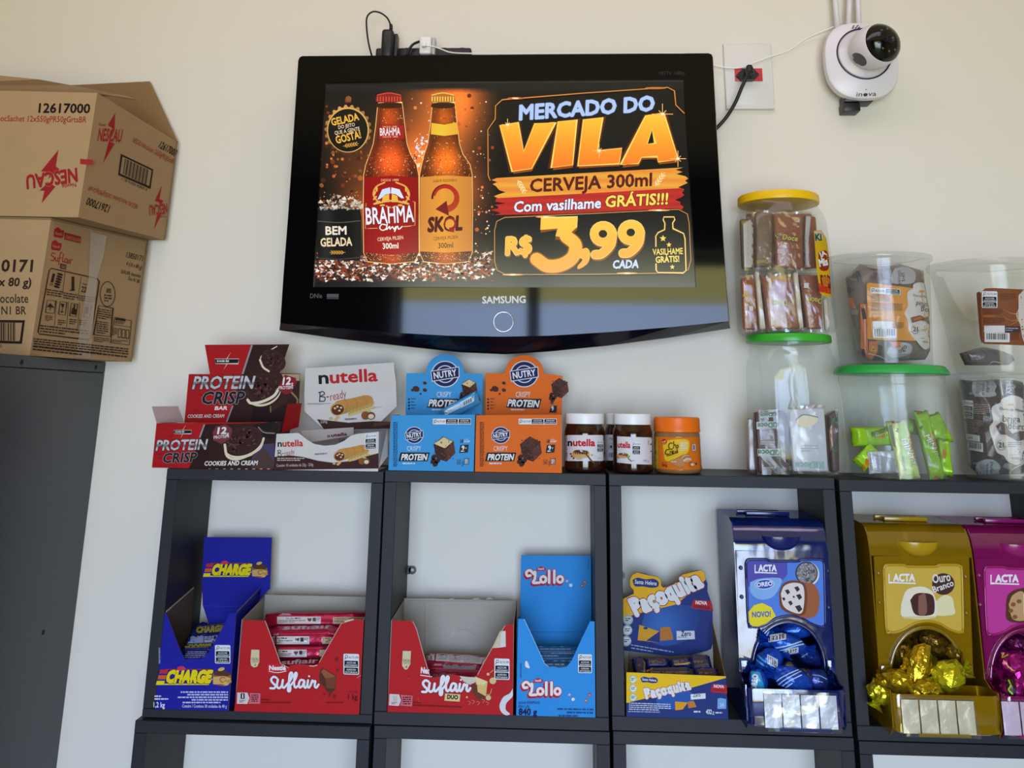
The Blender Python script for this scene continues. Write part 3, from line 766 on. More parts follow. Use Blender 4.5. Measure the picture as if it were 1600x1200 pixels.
# ---- marks on the bezel
bz = Art(Surf((0, TVY, 0), (0, -1, 0)), (420, 400, 2.162))
bz.text('SAMSUNG', 721, 160, 868, 158, 23, '#f4f5f8', b=.03)
bz.build('brand_lettering', tv, PRINT); bz = Art(Surf((0, TVY, 0), (0, -1, 0)), (420, 400, 2.162))
bz.text('DNIe', 140, 142, 180, 142, 15, '#6a6c70'); bz.rect(196, 128, 236, 140, '#5a5c60'); bz.rect(196, 142, 236, 145, '#5a5c60')
bz.build('feature_mark', tv, PRINT); bz = Art(Surf((0, TVY, 0), (0, -1, 0)))
bz.text('HDTV 1080p', 1030, 117, 1070, 116.6, 5.5, '#3c3e44')
bz.build('corner_mark', tv, PRINT)
pb = on_y(786.5, 503, TVY)
V, Fs = [], []; n = 40
for rr, yy in ((.0150, 0), (.0158, -.0012), (.0166, -.0012), (.0172, 0)):
    for i in range(n): q = 2*math.pi*i/n; V.append((pb.x+rr*math.cos(q), TVY-.0002+yy, pb.z+rr*math.sin(q)))
for k in range(3):
    for i in range(n): j = (i+1) % n; Fs.append((k*n+i, k*n+j, (k+1)*n+j, (k+1)*n+i))
mesh('power_ring', V, Fs, mat('chrome', '#d0d2d8', rough=.12, metal=1), tv, smooth=True)
lathe_c = on_y(811.5, 501.5, TVY)
mesh('remote_sensor', [(lathe_c.x+.0022*math.cos(i*math.pi/6), TVY-.0003, lathe_c.z+.0022*math.sin(i*math.pi/6)) for i in range(12)], [tuple(range(12))], M_glass, tv)

# ================================================================== on top of the television
TVTOP = on_y(790, 85.4, TVY).z+.0015
M_blk = mat('black_plastic', '#17171a', rough=.38, noise_amt=.05); M_cable = mat('black_cable', '#0e0e10', rough=.45)
M_white = mat('white_plastic', '#e6e4e4', rough=.32, noise_amt=.02)
# power strip lying behind the TV's top edge
p0, p1 = on_y(588, 88, .128), on_y(737, 84, .128)
zs = TVTOP-.014
st = thing('power_strip', 'black power strip lying along the top back of the television', 'power strip', ((p0.x+p1.x)/2, .128, zs))
zt = on_y(680, 71.5, .11).z
zb = max(zs, TVTOP+.0008)
def strip_z(u): return zt
bm = bmesh.new(); bm_box(bm, (p0.x, .118, zt-.034), (p1.x, .146, zt), bev=.004)
bm_obj('body', bm, M_blk, st, smooth=True, angle=50)
box('clip', (p0.x+.03, .146, zt-.03), (p1.x-.03, WALLY-.0005, zt-.008), M_blk, st)
for i in range(4):
    xx = p0.x+(p1.x-p0.x)*(.33+.19*i)
    lathe('socket_well', (xx, .132, 0), [(.009, zt+.0001), (.009, zt+.0012), (.0075, zt+.0012), (.007, zt-.0)], mat('socket_black', '#0a0a0b', rough=.6), st, n=16)
# big power adapter plugged into the strip
f0, f1 = on_y(595, 86, .09), on_y(615.5, 46, .09)
ad = thing('power_adapter', 'chunky black power adapter standing left of the white charger on the television', 'adapter', ((f0.x+f1.x)/2, .1, TVTOP))
bm = bmesh.new(); bm_box(bm, (f0.x, .084, TVTOP+.0005), (f1.x, .117, f1.z), bev=.006, seg=3)
bm_obj('body', bm, M_blk, ad, smooth=True, angle=50)
box('side_plate', (f1.x+.0002, .096, TVTOP+.0006), (f1.x+.0065, .117, on_y(621, 52, .096).z), mat('dark_grey_plastic', '#2c2c30', rough=.4), ad, bev=.002)
c1 = on_y(611, 44, .1)
tube('strain_relief', [c1+Vector((0, 0, -.004)), c1+Vector((0, 0, .003)), on_y(610.5, 38.5, .1)], .0032, M_cable, ad, smooth_path=False)
tube('cord', [on_y(610.5, 39, .1), on_y(605, 28, .1), on_y(594, 20, .1), on_y(582, 18.5, .1), on_y(573.5, 27, .1), on_y(573, 45, .102), on_y(576, 68, .106), on_y(581, 88, .118), on_y(583, 100, .13)], .0017, M_cable, ad)
# white charger
g0, g1 = on_y(655, 85.5, .1), on_y(674.5, 57, .1)
wc = thing('plug_in_charger', 'small white cube charger plugged in on top of the television', 'charger', ((g0.x+g1.x)/2, .108, TVTOP))
bm = bmesh.new(); bm_box(bm, (g0.x, .096, g0.z+.0005), (g1.x, .1178, g1.z), bev=.0035, seg=3)
bm_obj('body', bm, M_white, wc, smooth=True, angle=50)
box('side_plate', (g1.x+.0002, .1, g0.z+.001), (g1.x+.007, .1176, g1.z-.001), mat('grey_plastic', '#b4b2b2', rough=.4), wc, bev=.002)
q = on_y(663, 70, .096)
box('plug_tip', (q.x-.004, .089, q.z-.006), (q.x+.004, .0958, q.z+.003), M_white, wc, bev=.0015)
bk = thing('adapter_lead', 'short black lead looping beside the white charger on the television', 'cable', on_y(640, 84, .112), None)
tube('lead', [on_y(636, 86, .109), on_y(640, 76, .109), on_y(646, 69, .11), on_y(655, 65, .1195)], .0026, M_cable, bk)
# ================================================================== outlet, plug, camera
pl0, pl1 = on_y(1128, 67, WALLY-.008), on_y(1208, 171, WALLY-.008)
xs = (on_y(1132.5, 120, WALLY-.008).x, on_y(1208, 120, WALLY-.008).x); zc = (on_y(1168, 67.5, WALLY-.008).z, on_y(1168, 170.5, WALLY-.008).z)
ot = thing('wall_outlet', 'white wall outlet plate with a red socket, right of the television', 'outlet', (sum(xs)/2, WALLY, zc[1]))
bm = bmesh.new(); bm_box(bm, (xs[0], WALLY-.0085, zc[1]), (xs[1], WALLY-.0002, zc[0]), bev=.002)
bm_obj('cover_plate', bm, mat('outlet_white', '#d9d7d2', rough=.35), ot, smooth=True, angle=50)
zi = on_y(1168, 164, WALLY-.009).z
box('plate_lip', (xs[0]+.0005, WALLY-.0096, zc[1]+.0006), (xs[1]-.0005, WALLY-.0086, zi), mat('outlet_white', '#d9d7d2'), ot, bev=.0003)
r0, r1 = on_y(1148.5, 127, WALLY-.009), on_y(1190.5, 107, WALLY-.009)
rs = box('socket', (r0.x, WALLY-.0105, r0.z), (r1.x, WALLY-.0087, r1.z), mat('socket_red', '#c8363a', rough=.4), ot, bev=.0004)
pg = thing('power_plug', 'black power plug with thick cord in the red wall socket', 'plug', on_y(1168, 127, WALLY-.02))
hx = [(1151.5,116),(1160,107.5),(1178,107.5),(1186.5,116),(1178,124),(1160,124)]
P = [on_y(x, y, WALLY-.024) for x, y in hx]; N = Vector((0, -1, 0))
sheet('plug_body', P, N, .0128, '#16161a', '#121215', pg, m=attr_mat('plug_black', rough=.4))
lathe('plug_neck', on_y(1171, 108, WALLY-.036), [(.0005, on_y(1171, 101, WALLY-.036).z), (.005, on_y(1171, 102.5, WALLY-.036).z), (.0075, on_y(1171, 108, WALLY-.036).z), (.0078, on_y(1171, 116, WALLY-.036).z), (.001, on_y(1171, 118, WALLY-.036).z)][::-1], M_blk, pg, n=20)
tube('cord', [on_y(1171, 112, WALLY-.042), on_y(1167, 120, WALLY-.048), on_y(1160, 134, WALLY-.046), on_y(1149, 160, WALLY-.04), on_y(1135, 183, WALLY-.036), on_y(1119, 201, WALLY-.03), on_y(1104, 214, WALLY-.022)], .0032, M_cable, pg)
# thin white cable: charger -> past the outlet -> camera
wcab = [on_y(663, 70, .091), on_y(676, 72.5, .092), on_y(690, 77, .1), on_y(705, 82, .105), on_y(735, 83.5, .112), on_y(820, 84, .12), on_y(960, 83, .13), on_y(1080, 85, .14), on_y(1112, 100, .146), on_y(1130, 105, .1475), on_y(1150, 106.5, .1475),
        on_y(1165, 104, .1475), on_y(1178, 98, .1475), on_y(1205, 88, .148), on_y(1232, 79, .153), on_y(1252, 65, .153), on_y(1268, 56, .15), on_y(1290, 47, .146), on_y(1304, 41, .142)]
wcab[0] = Vector((wcab[0].x, .0885, wcab[0].z-.002))
o = tube('white_cable', wcab, .0013, mat('white_cable', '#f4f2ec', rough=.4), None, n=8)
tag(o, 'thin white cable from the charger past the outlet to the camera', 'cable')

# security camera
M_camw = mat('camera_white', '#dedbe2', rough=.28, noise_amt=.015)
CY = .118
cc = on_y(1346, 98, CY)
sc = thing('security_camera', 'white round-headed security camera with three antennas on the wall', 'camera', (cc.x, WALLY, on_y(1346, 172, .14).z))
def superring(cx, cz, rx, rz, e, y, n=56, flat=0):
    out = []
    for k in range(n):
        an = 2*math.pi*k/n; c, s_ = math.cos(an), math.sin(an)
        out.append(Vector((cx+rx*math.copysign(abs(c)**(2/e), c), y, cz+rz*math.copysign(abs(s_)**(2/e), s_))))
    return out
pc_ = on_y(1345.5, 95, CY); rx = (on_y(1404, 95, CY)-on_y(1288, 95, CY)).length/2; rz = (on_y(1345, 34.5, CY)-on_y(1345, 155, CY)).length/2
rings = [superring(pc_.x, pc_.z, rx*.86, rz*.88, 2.6, CY+.022), superring(pc_.x, pc_.z, rx*.98, rz*.985, 2.6, CY+.012), superring(pc_.x, pc_.z, rx, rz, 2.6, CY+.004), superring(pc_.x, pc_.z, rx*.97, rz*.97, 2.6, CY-.003), superring(pc_.x, pc_.z, rx*.9, rz*.9, 2.5, CY-.006)]
def loft(name, rings, m, parent, cap0=True, cap1=True, smooth=True, sharp=40):
    n = len(rings[0]); V = [p for r in rings for p in r]; Fs = []
    for i in range(len(rings)-1):
        for k in range(n): j = (k+1) % n; Fs.append((i*n+k, i*n+j, (i+1)*n+j, (i+1)*n+k))
    if cap0: Fs.append(tuple(range(n))[::-1])
    if cap1: Fs.append(tuple((len(rings)-1)*n+k for k in range(n)))
    o = mesh(name, V, Fs, m, parent, smooth=smooth)
    b = bmesh.new(); b.from_mesh(o.data); bmesh.ops.recalc_face_normals(b, faces=b.faces); b.to_mesh(o.data); b.free()
    if smooth: o.data.set_sharp_from_angle(angle=math.radians(sharp))
    return o
base = loft('base_plate', rings, M_camw, sc)
# base ring groove (dark blue) and the inner dome
rc = on_y(1350, 84, CY-.006); rr = (on_y(1393, 84, CY-.006)-on_y(1306.5, 84, CY-.006)).length/2
def ring_pts(c, r, y, n=48, rz=None): return [Vector((c.x+r*math.cos(2*math.pi*k/n), y, c.z+(rz or r)*math.sin(2*math.pi*k/n))) for k in range(n)]
loft('trim_ring', [ring_pts(rc, rr, CY-.0055), ring_pts(rc, rr, CY-.0075), ring_pts(rc, rr-.0022, CY-.0078), ring_pts(rc, rr-.003, CY-.0055)], mat('ring_navy', '#15143a', rough=.3), sc, cap0=False, cap1=False)
loft('turntable', [ring_pts(rc, rr-.003, CY-.006), ring_pts(rc, rr-.004, CY-.0085), ring_pts(rc+Vector((.006, 0, .004)), rr*.74, CY-.016), ring_pts(rc+Vector((.008, 0, .006)), rr*.66, CY-.02)], M_camw, sc)
# head: a ball on a short neck, turned right and down
hc = on_y(1369, 72, CY-.05); hr = (on_y(1404, 72, CY-.05)-on_y(1334, 72, CY-.05)).length/2
ax = Vector((.30, -.93, -.03)).normalized()
up_ = (Vector((0, 0, 1))-ax*ax.z).normalized(); sd = ax.cross(up_)
def axring(t, r, n=40): return [hc+ax*t+(sd*math.cos(2*math.pi*k/n)+up_*math.sin(2*math.pi*k/n))*r for k in range(n)]
prof = [(-1.15, .62), (-.9, .80), (-.6, .93), (-.25, 1.0), (.1, .995), (.42, .93), (.5, .88)]
head = loft('head', [axring(t*hr, r*hr) for t, r in prof], M_camw, sc, sharp=70)
tube('neck', [rc+Vector((.006, -(.018), .004)), hc-ax*hr*.6], hr*.62, M_camw, sc, n=28, smooth_path=False)
fp = [(.49, .90), (.58, .855), (.70, .76), (.83, .6), (.92, .4), (.97, .2), (.985, .02)]
face = loft('lens_cover', [axring(t*hr, r*hr) for t, r in fp], mat('lens_black', '#08080a', rough=.12, spec=.6), sc, sharp=70)
loft('lens', [axring(.95*hr, .22*hr), axring(1.03*hr, .22*hr), axring(1.05*hr, .16*hr), axring(1.0*hr, .1*hr), axring(1.0*hr, .01*hr)], mat('lens_ring', '#1c1c20', rough=.25), sc, sharp=30)
M_led = mat('infrared_led', '#5a5c60', rough=.15, metal=.5)
for i in range(10):
    q = 2*math.pi*(i+.5)/10; rr_ = .52*hr; c = hc+ax*hr*.845+(sd*math.cos(q)+up_*math.sin(q))*rr_
    bm = bmesh.new(); bmesh.ops.create_icosphere(bm, subdivisions=2, radius=.0024, matrix=Matrix.Translation(c)); bm_obj('led', bm, M_led, sc, smooth=True)
# oval pivot cap on the side of the head
w = Wrap(head); pa = Art(w, (1100, 0, 4.706), step=3); pa.ell(1142, 437, 62, 38, '#4c4a4e', rot=38, n=36); pa.build('pivot_cap', sc, attr_mat('cap_grey', rough=.5))
w = Wrap(base, base=.0011); pa = Art(w, (1100, 0, 4.706)); 
pa.text('inova', 1120, 710, 1266, 704, 34, '#4a4850', sk=.15, b=0); pa.ell(1187, 697, 13, 12, '#4a4850')
for x, y in ((1100,192),(1130,190),(1095,205),(1118,203),(1140,203),(1106,217)): pa.line([(x-8,y+4),(x+8,y-4)], 6, '#1a1a1c'); pa.k -= 1
pa.ell(1192, 658, 4, 4, '#222'+'222'); pa.build('print', base, PRINT)
for (xb, yb), (xt, yt) in (((1309,37),(1300,-60)),((1325.5,34),(1330,-60)),((1342,33),(1338.5,-60))):
    tube('antenna', [on_y(xb, yb+10, CY+.014), on_y(xt, yt, CY+.02)], .0052, M_camw, sc, n=16, smooth_path=False, r_end=.0046)
b0 = on_y(1317, 150, .135); b1 = on_y(1362, 161, .135)
box('bracket', (b0.x, .126, b1.z), (b1.x, WALLY-.0003, b0.z), M_blk, sc, bev=.0015)
b0 = on_y(1317.5, 160, .13); b1 = on_y(1344.5, 173.5, .13)
box('bracket_foot', (b0.x, .128, b1.z), (b1.x, WALLY-.0003, b0.z-.0005), M_blk, sc, bev=.0015)
# ================================================================== shipping cartons on the side cabinet
KRAFT = attr_mat('kraft_board', rough=.8, spec=.2, bump=.08, bump_scale=300, gain=.8)
def V3(p, z=None, d=(0, 0, 0)): return Vector((p.x+d[0], p.y+d[1], (p.z if z is None else z)+d[2]))
KB, KS, KI = '#b99a72', '#ab8c66', '#8f7452'  # side panels get a darker kraft, their shade put into the colour
def hexa(name, label, FRb, BRb, FRt, BRt, left, open_top):
    FLb, BLb, FLt, BLt = [p+left for p in (FRb, BRb, FRt, BRt)]
    t = thing(name, label, 'carton', (FRb+BRb+FLb+BLb)/4)
    T = .004
    def outn(P): n = (P[1]-P[0]).cross(P[2]-P[0]).normalized(); c = (FRb+BLt)/2; return n if (P[0]-c).dot(n) > 0 else -n
    out = {}
    for nm, P, cf in (('front_panel', [FLb, FRb, FRt, FLt], KB), ('side_panel', [FRb, BRb, BRt, FRt], KS), ('back_panel', [BRb, BLb, BLt, BRt], KS), ('side_panel', [BLb, FLb, FLt, BLt], KS), ('bottom_panel', [FLb, BLb, BRb, FRb], KS))+(() if open_top else (('top_panel', [FLt, FRt, BRt, BLt], KB),)):
        out.setdefault(nm, sheet(nm, P, outn(P), T, cf, KI, t, m=KRAFT))
    return t, out
z0 = CABZ+.0008
lo = dict(FRb=V3(on_y(46, 557, -.08), z0), BRb=V3(on_y(205.5, 565.5, .135), z0), FRt=on_y(80, 340, -.08), BRt=on_y(229.5, 380, .135))
zt_lo = max(lo['FRt'].z, lo['BRt'].z); lo['FRt'].z = lo['BRt'].z = zt_lo
ct, cp = hexa('shipping_carton', 'lower taped brown carton with handling icons on its right side', left=Vector((-.40, -.03, 0)), open_top=False, **lo)
up = dict(FRb=V3(on_y(122, 340, -.078), zt_lo+.001), BRb=V3(on_y(257.5, 377, .142), zt_lo+.001), FRt=on_y(152, 145, -.078), BRt=on_y(277, 222, .142))
uc, ucp = hexa('shipping_carton', 'upper brown carton with red lightning logos and open top flaps', left=Vector((-.40, -.03, 0)), open_top=True, **up)
# open flaps of the upper carton
fl = [V3(up['BRt'], d=(0, .0, .001)), on_y(234, 127, .148), on_y(112, 133, .15), V3(up['BRt'], d=(-.25, -.01, .001))]
sheet('flap', fl, (0, -1, .2), .004, '#98784f', '#98784f', uc, m=KRAFT)
f0, f1 = up['FRt'], up['FRt']+Vector((-.40, -.03, 0))
sheet('flap', [V3(f0, d=(-.004, .001, .0005)), on_y(212, 155, .02), on_y(195, 149, .0), on_y(108, 132.5, -.03), on_y(60, 124, -.05), on_y(0, 118, -.06), on_y(-70, 110, -.06), V3(f1, d=(0, .004, .001))], (0, -1, .4), .004, '#a88a68', '#8f7452', uc, m=KRAFT)
# print on the cartons
def surf_of(P): return plane3(P[0], P[1], P[2])
RED, BRN, BLK = '#a8262a', '#3a2620', '#221a18'
s = Surf(up['FRb'], (up['FRt']-up['FRb']).cross(Vector((-.40, -.03, 0))))
a = Art(s, (0, 100, 4.617))
a.text('12617000', 276, 350, 648, 354, 66, BLK, sk=.08, b=.035); a.text('ocSachet 12x550gPR50gGrtsBR', 2, 412, 622, 422, 42, RED, sk=.08, b=.01)
bolt = [(420,618),(405,722),(430,738),(375,790),(430,880),(300,1005),(298,925),(285,915),(335,880),(340,775),(295,772)]
a.poly([(422,618),(295,775),(365,782),(345,830),(430,760),(402,738)], RED); a.poly([(300,1005),(400,885),(345,850),(320,880),(285,912),(320,915)], RED)
a.text('NESCAU', 556, 752, 186, 806, 95, RED, sk=.08, b=.042, out=KB, ob=.013)
a.text('Nestlé', 548, 858, 446, 868, 28, RED, b=.02)
a.rect(578, 684, 670, 722, '#b03032', sk=-6)
a.build('print', ucp['front_panel'], PRINT)
s = Surf(up['FRb'], (up['FRt']-up['FRb']).cross(up['BRb']-up['FRb']))
a = Art(s, (0, 100, 4.617))
a.poly([(832,352),(778,440),(812,452),(745,712),(828,575),(790,560),(830,470),(805,450)], RED); a.poly([(832,352),(780,445),(826,468)], RED)
a.text('NESCAU', 702, 552, 874, 562, 88, RED, sk=.1, b=.03, out='#ab8c66', ob=.012); a.text('Nestlé', 712, 444, 762, 450, 20, RED)
a.text('12617000', 1142, 600, 1262, 668, 50, BLK, b=.02); a.text('NESCAU AchocSachet 12x550gPR50gGrtsBR', 952, 560, 1250, 722, 36, RED, b=0)
a.poly([(872,648),(1106,760),(1086,902),(852,800)], '#2a1e18'); a.poly([(884,668),(1094,768),(1076,880),(866,790)], '#a88a66')
for i in range(22):
    u = .09+.82*i/22; w = (.022, .012, .03)[i % 3]; f = lambda u, v: (884+210*u-18*v, 668+100*u+122*v)
    a.poly([f(u, .04), f(u+w, .04), f(u+w, .94), f(u, .94)], '#2a1e18'); a.k -= 1
a.k += 1
a.text('1 78 91000 42800 8', 878, 838, 1058, 916, 18, BLK)
a.text('12617000', 797, 1024, 636, 962, 54, BLK, b=.02); a.text('NESCAU AchocSachet 12x550gPR50gGrtsBR', 1000, 1016, 642, 878, 34, RED, b=0)
a.poly([(1168,876),(1118,988),(1152,1000),(1112,1192),(1170,1075),(1140,1062),(1178,985),(1150,975)], RED)
a.text('NESCAU', 1205, 1008, 1074, 1020, 72, RED, b=.03, out='#ab8c66', ob=.012); a.text('Nestlé', 1198, 1096, 1160, 1094, 14, RED)
a.build('print', ucp['side_panel'], PRINT)
s = Surf(lo['FRb'], (lo['FRt']-lo['FRb']).cross(Vector((-.40, -.03, 0))))
a = Art(s, (0, 330, 4.615))
a.text('0171', 6, 434, 234, 436, 84, BRN, sk=.08, b=.03); a.text('x 80 g)', -12, 538, 224, 542, 60, BRN, sk=.1, b=.025)
a.text('ocolate', 0, 660, 204, 660, 64, BRN, b=.015); a.text('N1 BR', 10, 744, 188, 744, 58, BRN, b=.015)
a.poly([(-60,784),(180,786),(158,956),(-80,950)], '#2c1e18'); a.poly([(-60,802),(160,804),(142,938),(-80,932)], '#b99a72'); a.bars(-60, 804, 112, 934, 16, '#241812'); a.text('5', 0, 984, 14, 984, 22, BRN)
a.build('print', cp['front_panel'], PRINT)
s = Surf(lo['FRb'], (lo['FRt']-lo['FRb']).cross(lo['BRb']-lo['FRb']))
a = Art(s, (0, 330, 4.615))
for dx, dy, k in ((0, 0, 1), (-18, 92, 1)):
    a.sm([(392+dx,128+dy),(420+dx,116+dy),(440+dx,136+dy),(462+dx,142+dy),(452+dx,190+dy),(420+dx,190+dy),(388+dx,180+dy)], RED); a.text('Nestlé', 396+dx, 168+dy, 448+dx, 178+dy, 22, KS, b=.01)
a.poly([(465,152),(586,184),(582,234),(462,204)], RED); a.text('CHOCOLATE', 470, 196, 578, 224, 24, KS, b=.01)
a.line([(396,306),(380,300),(372,318),(392,336),(384,356),(366,352)], 7, RED, smooth=True); a.line([(400,330),(398,356),(412,356),(416,332),(414,360),(424,358)], 6, RED, smooth=True)
a.line([(448,300),(438,296),(430,330),(424,386)], 6, RED, smooth=True); a.line([(420,340),(446,336)], 5, RED); a.line([(458,306),(450,362),(460,362)], 6, RED, smooth=True)
a.line([(484,344),(472,342),(466,366),(482,366),(486,346),(484,374),(492,372)], 6, RED, smooth=True); a.line([(498,346),(494,376)], 6, RED); a.line([(506,380),(508,352),(522,350)], 6, RED, smooth=True)
a.poly([(436,376),(480,386),(476,422),(432,412)], '#5c2420'); a.text('DUO', 442, 408, 472, 415, 22, KS, b=.02)
for t_, x0, y0, x1, y1, h in (('13850171', 908, 332, 1026, 362, 40), ('4 (16 x 80 g)', 908, 388, 1020, 420, 28), ('SUFLAIR chocolate', 870, 446, 1012, 480, 26), ('Duo N1 BR', 922, 494, 1004, 520, 26)): a.text(t_, x0, y0, x1, y1, h, BRN, b=.012)
def fr_(pts, w=5, c=BRN): a.line(pts, w, c, closed=True)
fr_([(372,412),(700,486),(716,505),(655,915),(640,928),(285,885),(274,870),(355,425)], 7)
for x0, y0, x1, y1 in ((470,440,450,600),(586,470,560,640),(408,640,392,830),(495,650,480,840),(575,660,560,850)): a.line([(x0, y0), (x1, y1)], 3, BRN)
a.line([(330,585),(690,650)], 0.1, BRN)
a.text('1', 366, 510, 384, 514, 62, BRN, b=.03); a.micro(358, 520, 386, 540, 2, BRN, sk=-5)
for i in range(6): a.ell(434-i*5, 455+i*18, 22, 8, BRN, rot=18)
a.rect(516, 472, 536, 570, BRN); a.rect(504, 566, 540, 574, BRN); a.text('22', 584, 580, 618, 586, 40, BRN, b=.02); a.text('max', 596, 530, 626, 536, 18, BRN)
a.micro(336, 560, 450, 612, 3, BRN, sk=-18, seed=2); a.micro(456, 585, 560, 636, 3, BRN, sk=-16, seed=3); a.micro(570, 606, 690, 650, 3, BRN, sk=-16, seed=4)
for x, y, w, h in ((330,640,64,90),(424,650,50,92),(504,662,48,92),(604,672,48,92)): a.line([(x+10,y),(x+w+8,y+8),(x+w-4,y+h+8),(x-2,y+h)], 4, BRN, closed=True)
a.poly([(338,690),(362,662),(392,696)], BRN); a.line([(364,690),(360,716)], 5, BRN)
a.poly([(436,664),(466,670),(452,702)], BRN); a.line([(450,700),(446,726)], 5, BRN); a.rect(436, 724, 458, 730, BRN)
a.poly([(512,740),(520,700),(532,690),(530,670),(544,672),(540,700),(552,710),(546,748)], BRN); a.poly([(612,740),(622,694),(640,690),(632,740)], BRN)
a.ell(628, 700, 12, 14, BRN)
for x, y in ((325,750),(418,782),(500,776),(572,782)): a.micro(x, y, x+55, y+44, 4 if x < 400 else 3, BRN, sk=-6, seed=x)
a.micro(290, 820, 640, 880, 3, BRN, sk=-40, seed=9)
a.line([(776+54*math.cos(i*.2618), 598+90*math.sin(i*.2618)-0) for i in range(24)], 5, BRN, closed=True)
a.text('80%', 766, 585, 800, 590, 30, BRN, b=.02); a.micro(752, 600, 806, 660, 3, BRN, sk=-6)
fr_([(712,680),(815,700),(796,905),(676,890)], 6); a.micro(708, 700, 800, 780, 5, BRN, sk=-16, seed=12); a.micro(696, 790, 780, 885, 6, BRN, sk=-12, seed=13); a.micro(676, 905, 786, 945, 3, BRN, sk=-14)
fr_([(826,765),(948,790),(932,965),(796,948)], 4); a.rect(832, 764, 905, 784, BRN, sk=-12); a.micro(822, 790, 900, 810, 2, BRN, sk=-12); a.line([(822,818),(942,836)], 3, BRN); a.micro(808, 840, 846, 900, 5, BRN, sk=-4)
for i in range(3): a.rect(852+i*28, 846+i*4, 874+i*28, 912+i*4, BRN); a.rect(856+i*28, 852+i*4, 870+i*28, 906+i*4, KS)
a.micro(800, 925, 920, 945, 2, BRN, sk=-10)
a.micro(242, 915, 925, 985, 4, BRN, sk=-75, h=.5, seed=21); a.micro(236, 970, 915, 1010, 2, BRN, sk=-75, h=.5, seed=22)
a.build('print', cp['side_panel'], PRINT)
# clear tape over the seam of the lower carton's side
tape = Art(s, (0, 330, 4.615)); tape.k = 90
tape.poly([(655,150),(770,178),(745,330),(700,480),(650,1065),(545,1052),(600,700),(640,480)], '#c9b99c')
tape.build('clear_tape', ct, clear_mat('tape_clear', refl=.12, rough=.25, film=.28, film_col=(.55, .47, .36)))

# ================================================================== snack boxes along the top of the cubes
def solid_box(name, c0, c1, cf, parent):
    """closed folding carton body"""
    x0, y0, z0 = c0; x1, y1, z1 = c1
    V = [(x0,y0,z0),(x1,y0,z0),(x1,y1,z0),(x0,y1,z0),(x0,y0,z1),(x1,y0,z1),(x1,y1,z1),(x0,y1,z1)]
    return mesh(name, V, [(3,2,1,0),(4,5,6,7),(0,1,5,4),(1,2,6,5),(2,3,7,6),(3,0,4,7)], PRINT, parent, cols=[lin(cf)]*6)
def tray(t, view, front, Yf, Yb, zbot, cf, ci, sidecol=None, side_top=None, back=None, side=True, base=True, lim=None):
    """an open display box: front card (outline in view px), two side cards, back card, base"""
    x0v, y0v, sc = view
    P = [on_y(x0v+x/sc, y0v+y/sc, Yf) for x, y in front]
    if lim: P = [Vector((min(max(p.x, lim[0]+.0006), lim[1]-.0006), p.y, p.z)) for p in P]
    zmin = min(p.z for p in P); P = [Vector((p.x, p.y, zbot if p.z-zmin < .006 else p.z)) for p in P]
    f = sheet('front_panel', P, (0, -1, 0), .0008, cf, ci, t)
    xl, xr = min(p.x for p in P), max(p.x for p in P)
    zl = max(p.z for p in P if p.x-xl < .012); zr = max(p.z for p in P if xr-p.x < .012)
    bl, br = side_top or (zl, zr)
    if side:
        sheet('side_panel', [(xl, Yf+.001, zbot), (xl, Yb, zbot), (xl, Yb, bl), (xl, Yf+.001, zl)], (-1, 0, 0), .0008, sidecol or cf, ci, t)
        sheet('side_panel', [(xr, Yf+.001, zbot), (xr, Yb, zbot), (xr, Yb, br), (xr, Yf+.001, zr)], (1, 0, 0), .0008, sidecol or cf, ci, t)
    if base: sheet('base_panel', [(xl+.001, Yf+.001, zbot+.0008), (xr-.001, Yf+.001, zbot+.0008), (xr-.001, Yb-.001, zbot+.0008), (xl+.001, Yb-.001, zbot+.0008)], (0, 0, 1), .0008, ci, ci, t)
    if back: sheet('back_panel', [(xl+.001, Yb, zbot), (xr-.001, Yb, zbot), (xr-.001, Yb, back), (xl+.001, Yb, back)], (0, 1, 0), .0008, sidecol or cf, ci, t)
    return f, xl, xr
V1 = (220, 520, 4.0)
z1 = stop(0)+.0004
# ---------- red and brown cookie protein box
t = thing('display_box', 'red and brown cookie protein bar box with tall header card, leftmost on the shelf top', 'box', V3(on_y(340, 733, .04), z1))
CB = '#2c1512'; CR = '#b4161c'
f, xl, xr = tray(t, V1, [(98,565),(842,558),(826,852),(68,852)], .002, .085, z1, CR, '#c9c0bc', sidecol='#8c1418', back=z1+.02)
a = Art(Surf((0, .002, 0), (0, -1, 0)), V1)
a.poly([(398,572),(878,560),(832,852),(298,852),(312,820)], lambda x, y: (.17+.06*g2(x,y,650,700,120), .075+.05*g2(x,y,650,700,120), .06+.03*g2(x,y,700,720,120)))
a.line([(398,572),(368,655)], 9, '#9a9a9e'); 
for _ in range(70):
    x, y = R.uniform(80, 330), R.uniform(572, 845); a.line([(x, y), (x+R.uniform(15, 50), y+R.uniform(-8, 8))], 2.2, '#8e1418'); a.k -= 1
a.k += 1
def emblem(cx, cy, k):
    a.rect(cx-56*k, cy-11*k, cx+56*k, cy+11*k, '#141414', r=8*k); a.line([(cx-56*k,cy-11*k),(cx+56*k,cy-11*k),(cx+52*k,cy+11*k),(cx-52*k,cy+11*k)], 2.5*k, '#d8d4d0', closed=True)
    a.micro(cx-46*k, cy-5*k, cx+46*k, cy+7*k, 1, '#d8d4d0', h=.7, seed=4); a.line([(cx+18*k,cy-42*k),(cx-2*k,cy-8*k)], 3*k, '#f0d8d0', taper=(.2,1)); a.line([(cx+2*k,cy+10*k),(cx-14*k,cy+38*k)], 3*k, '#f0d8d0', taper=(1,.2))
emblem(262, 620, 1.0)
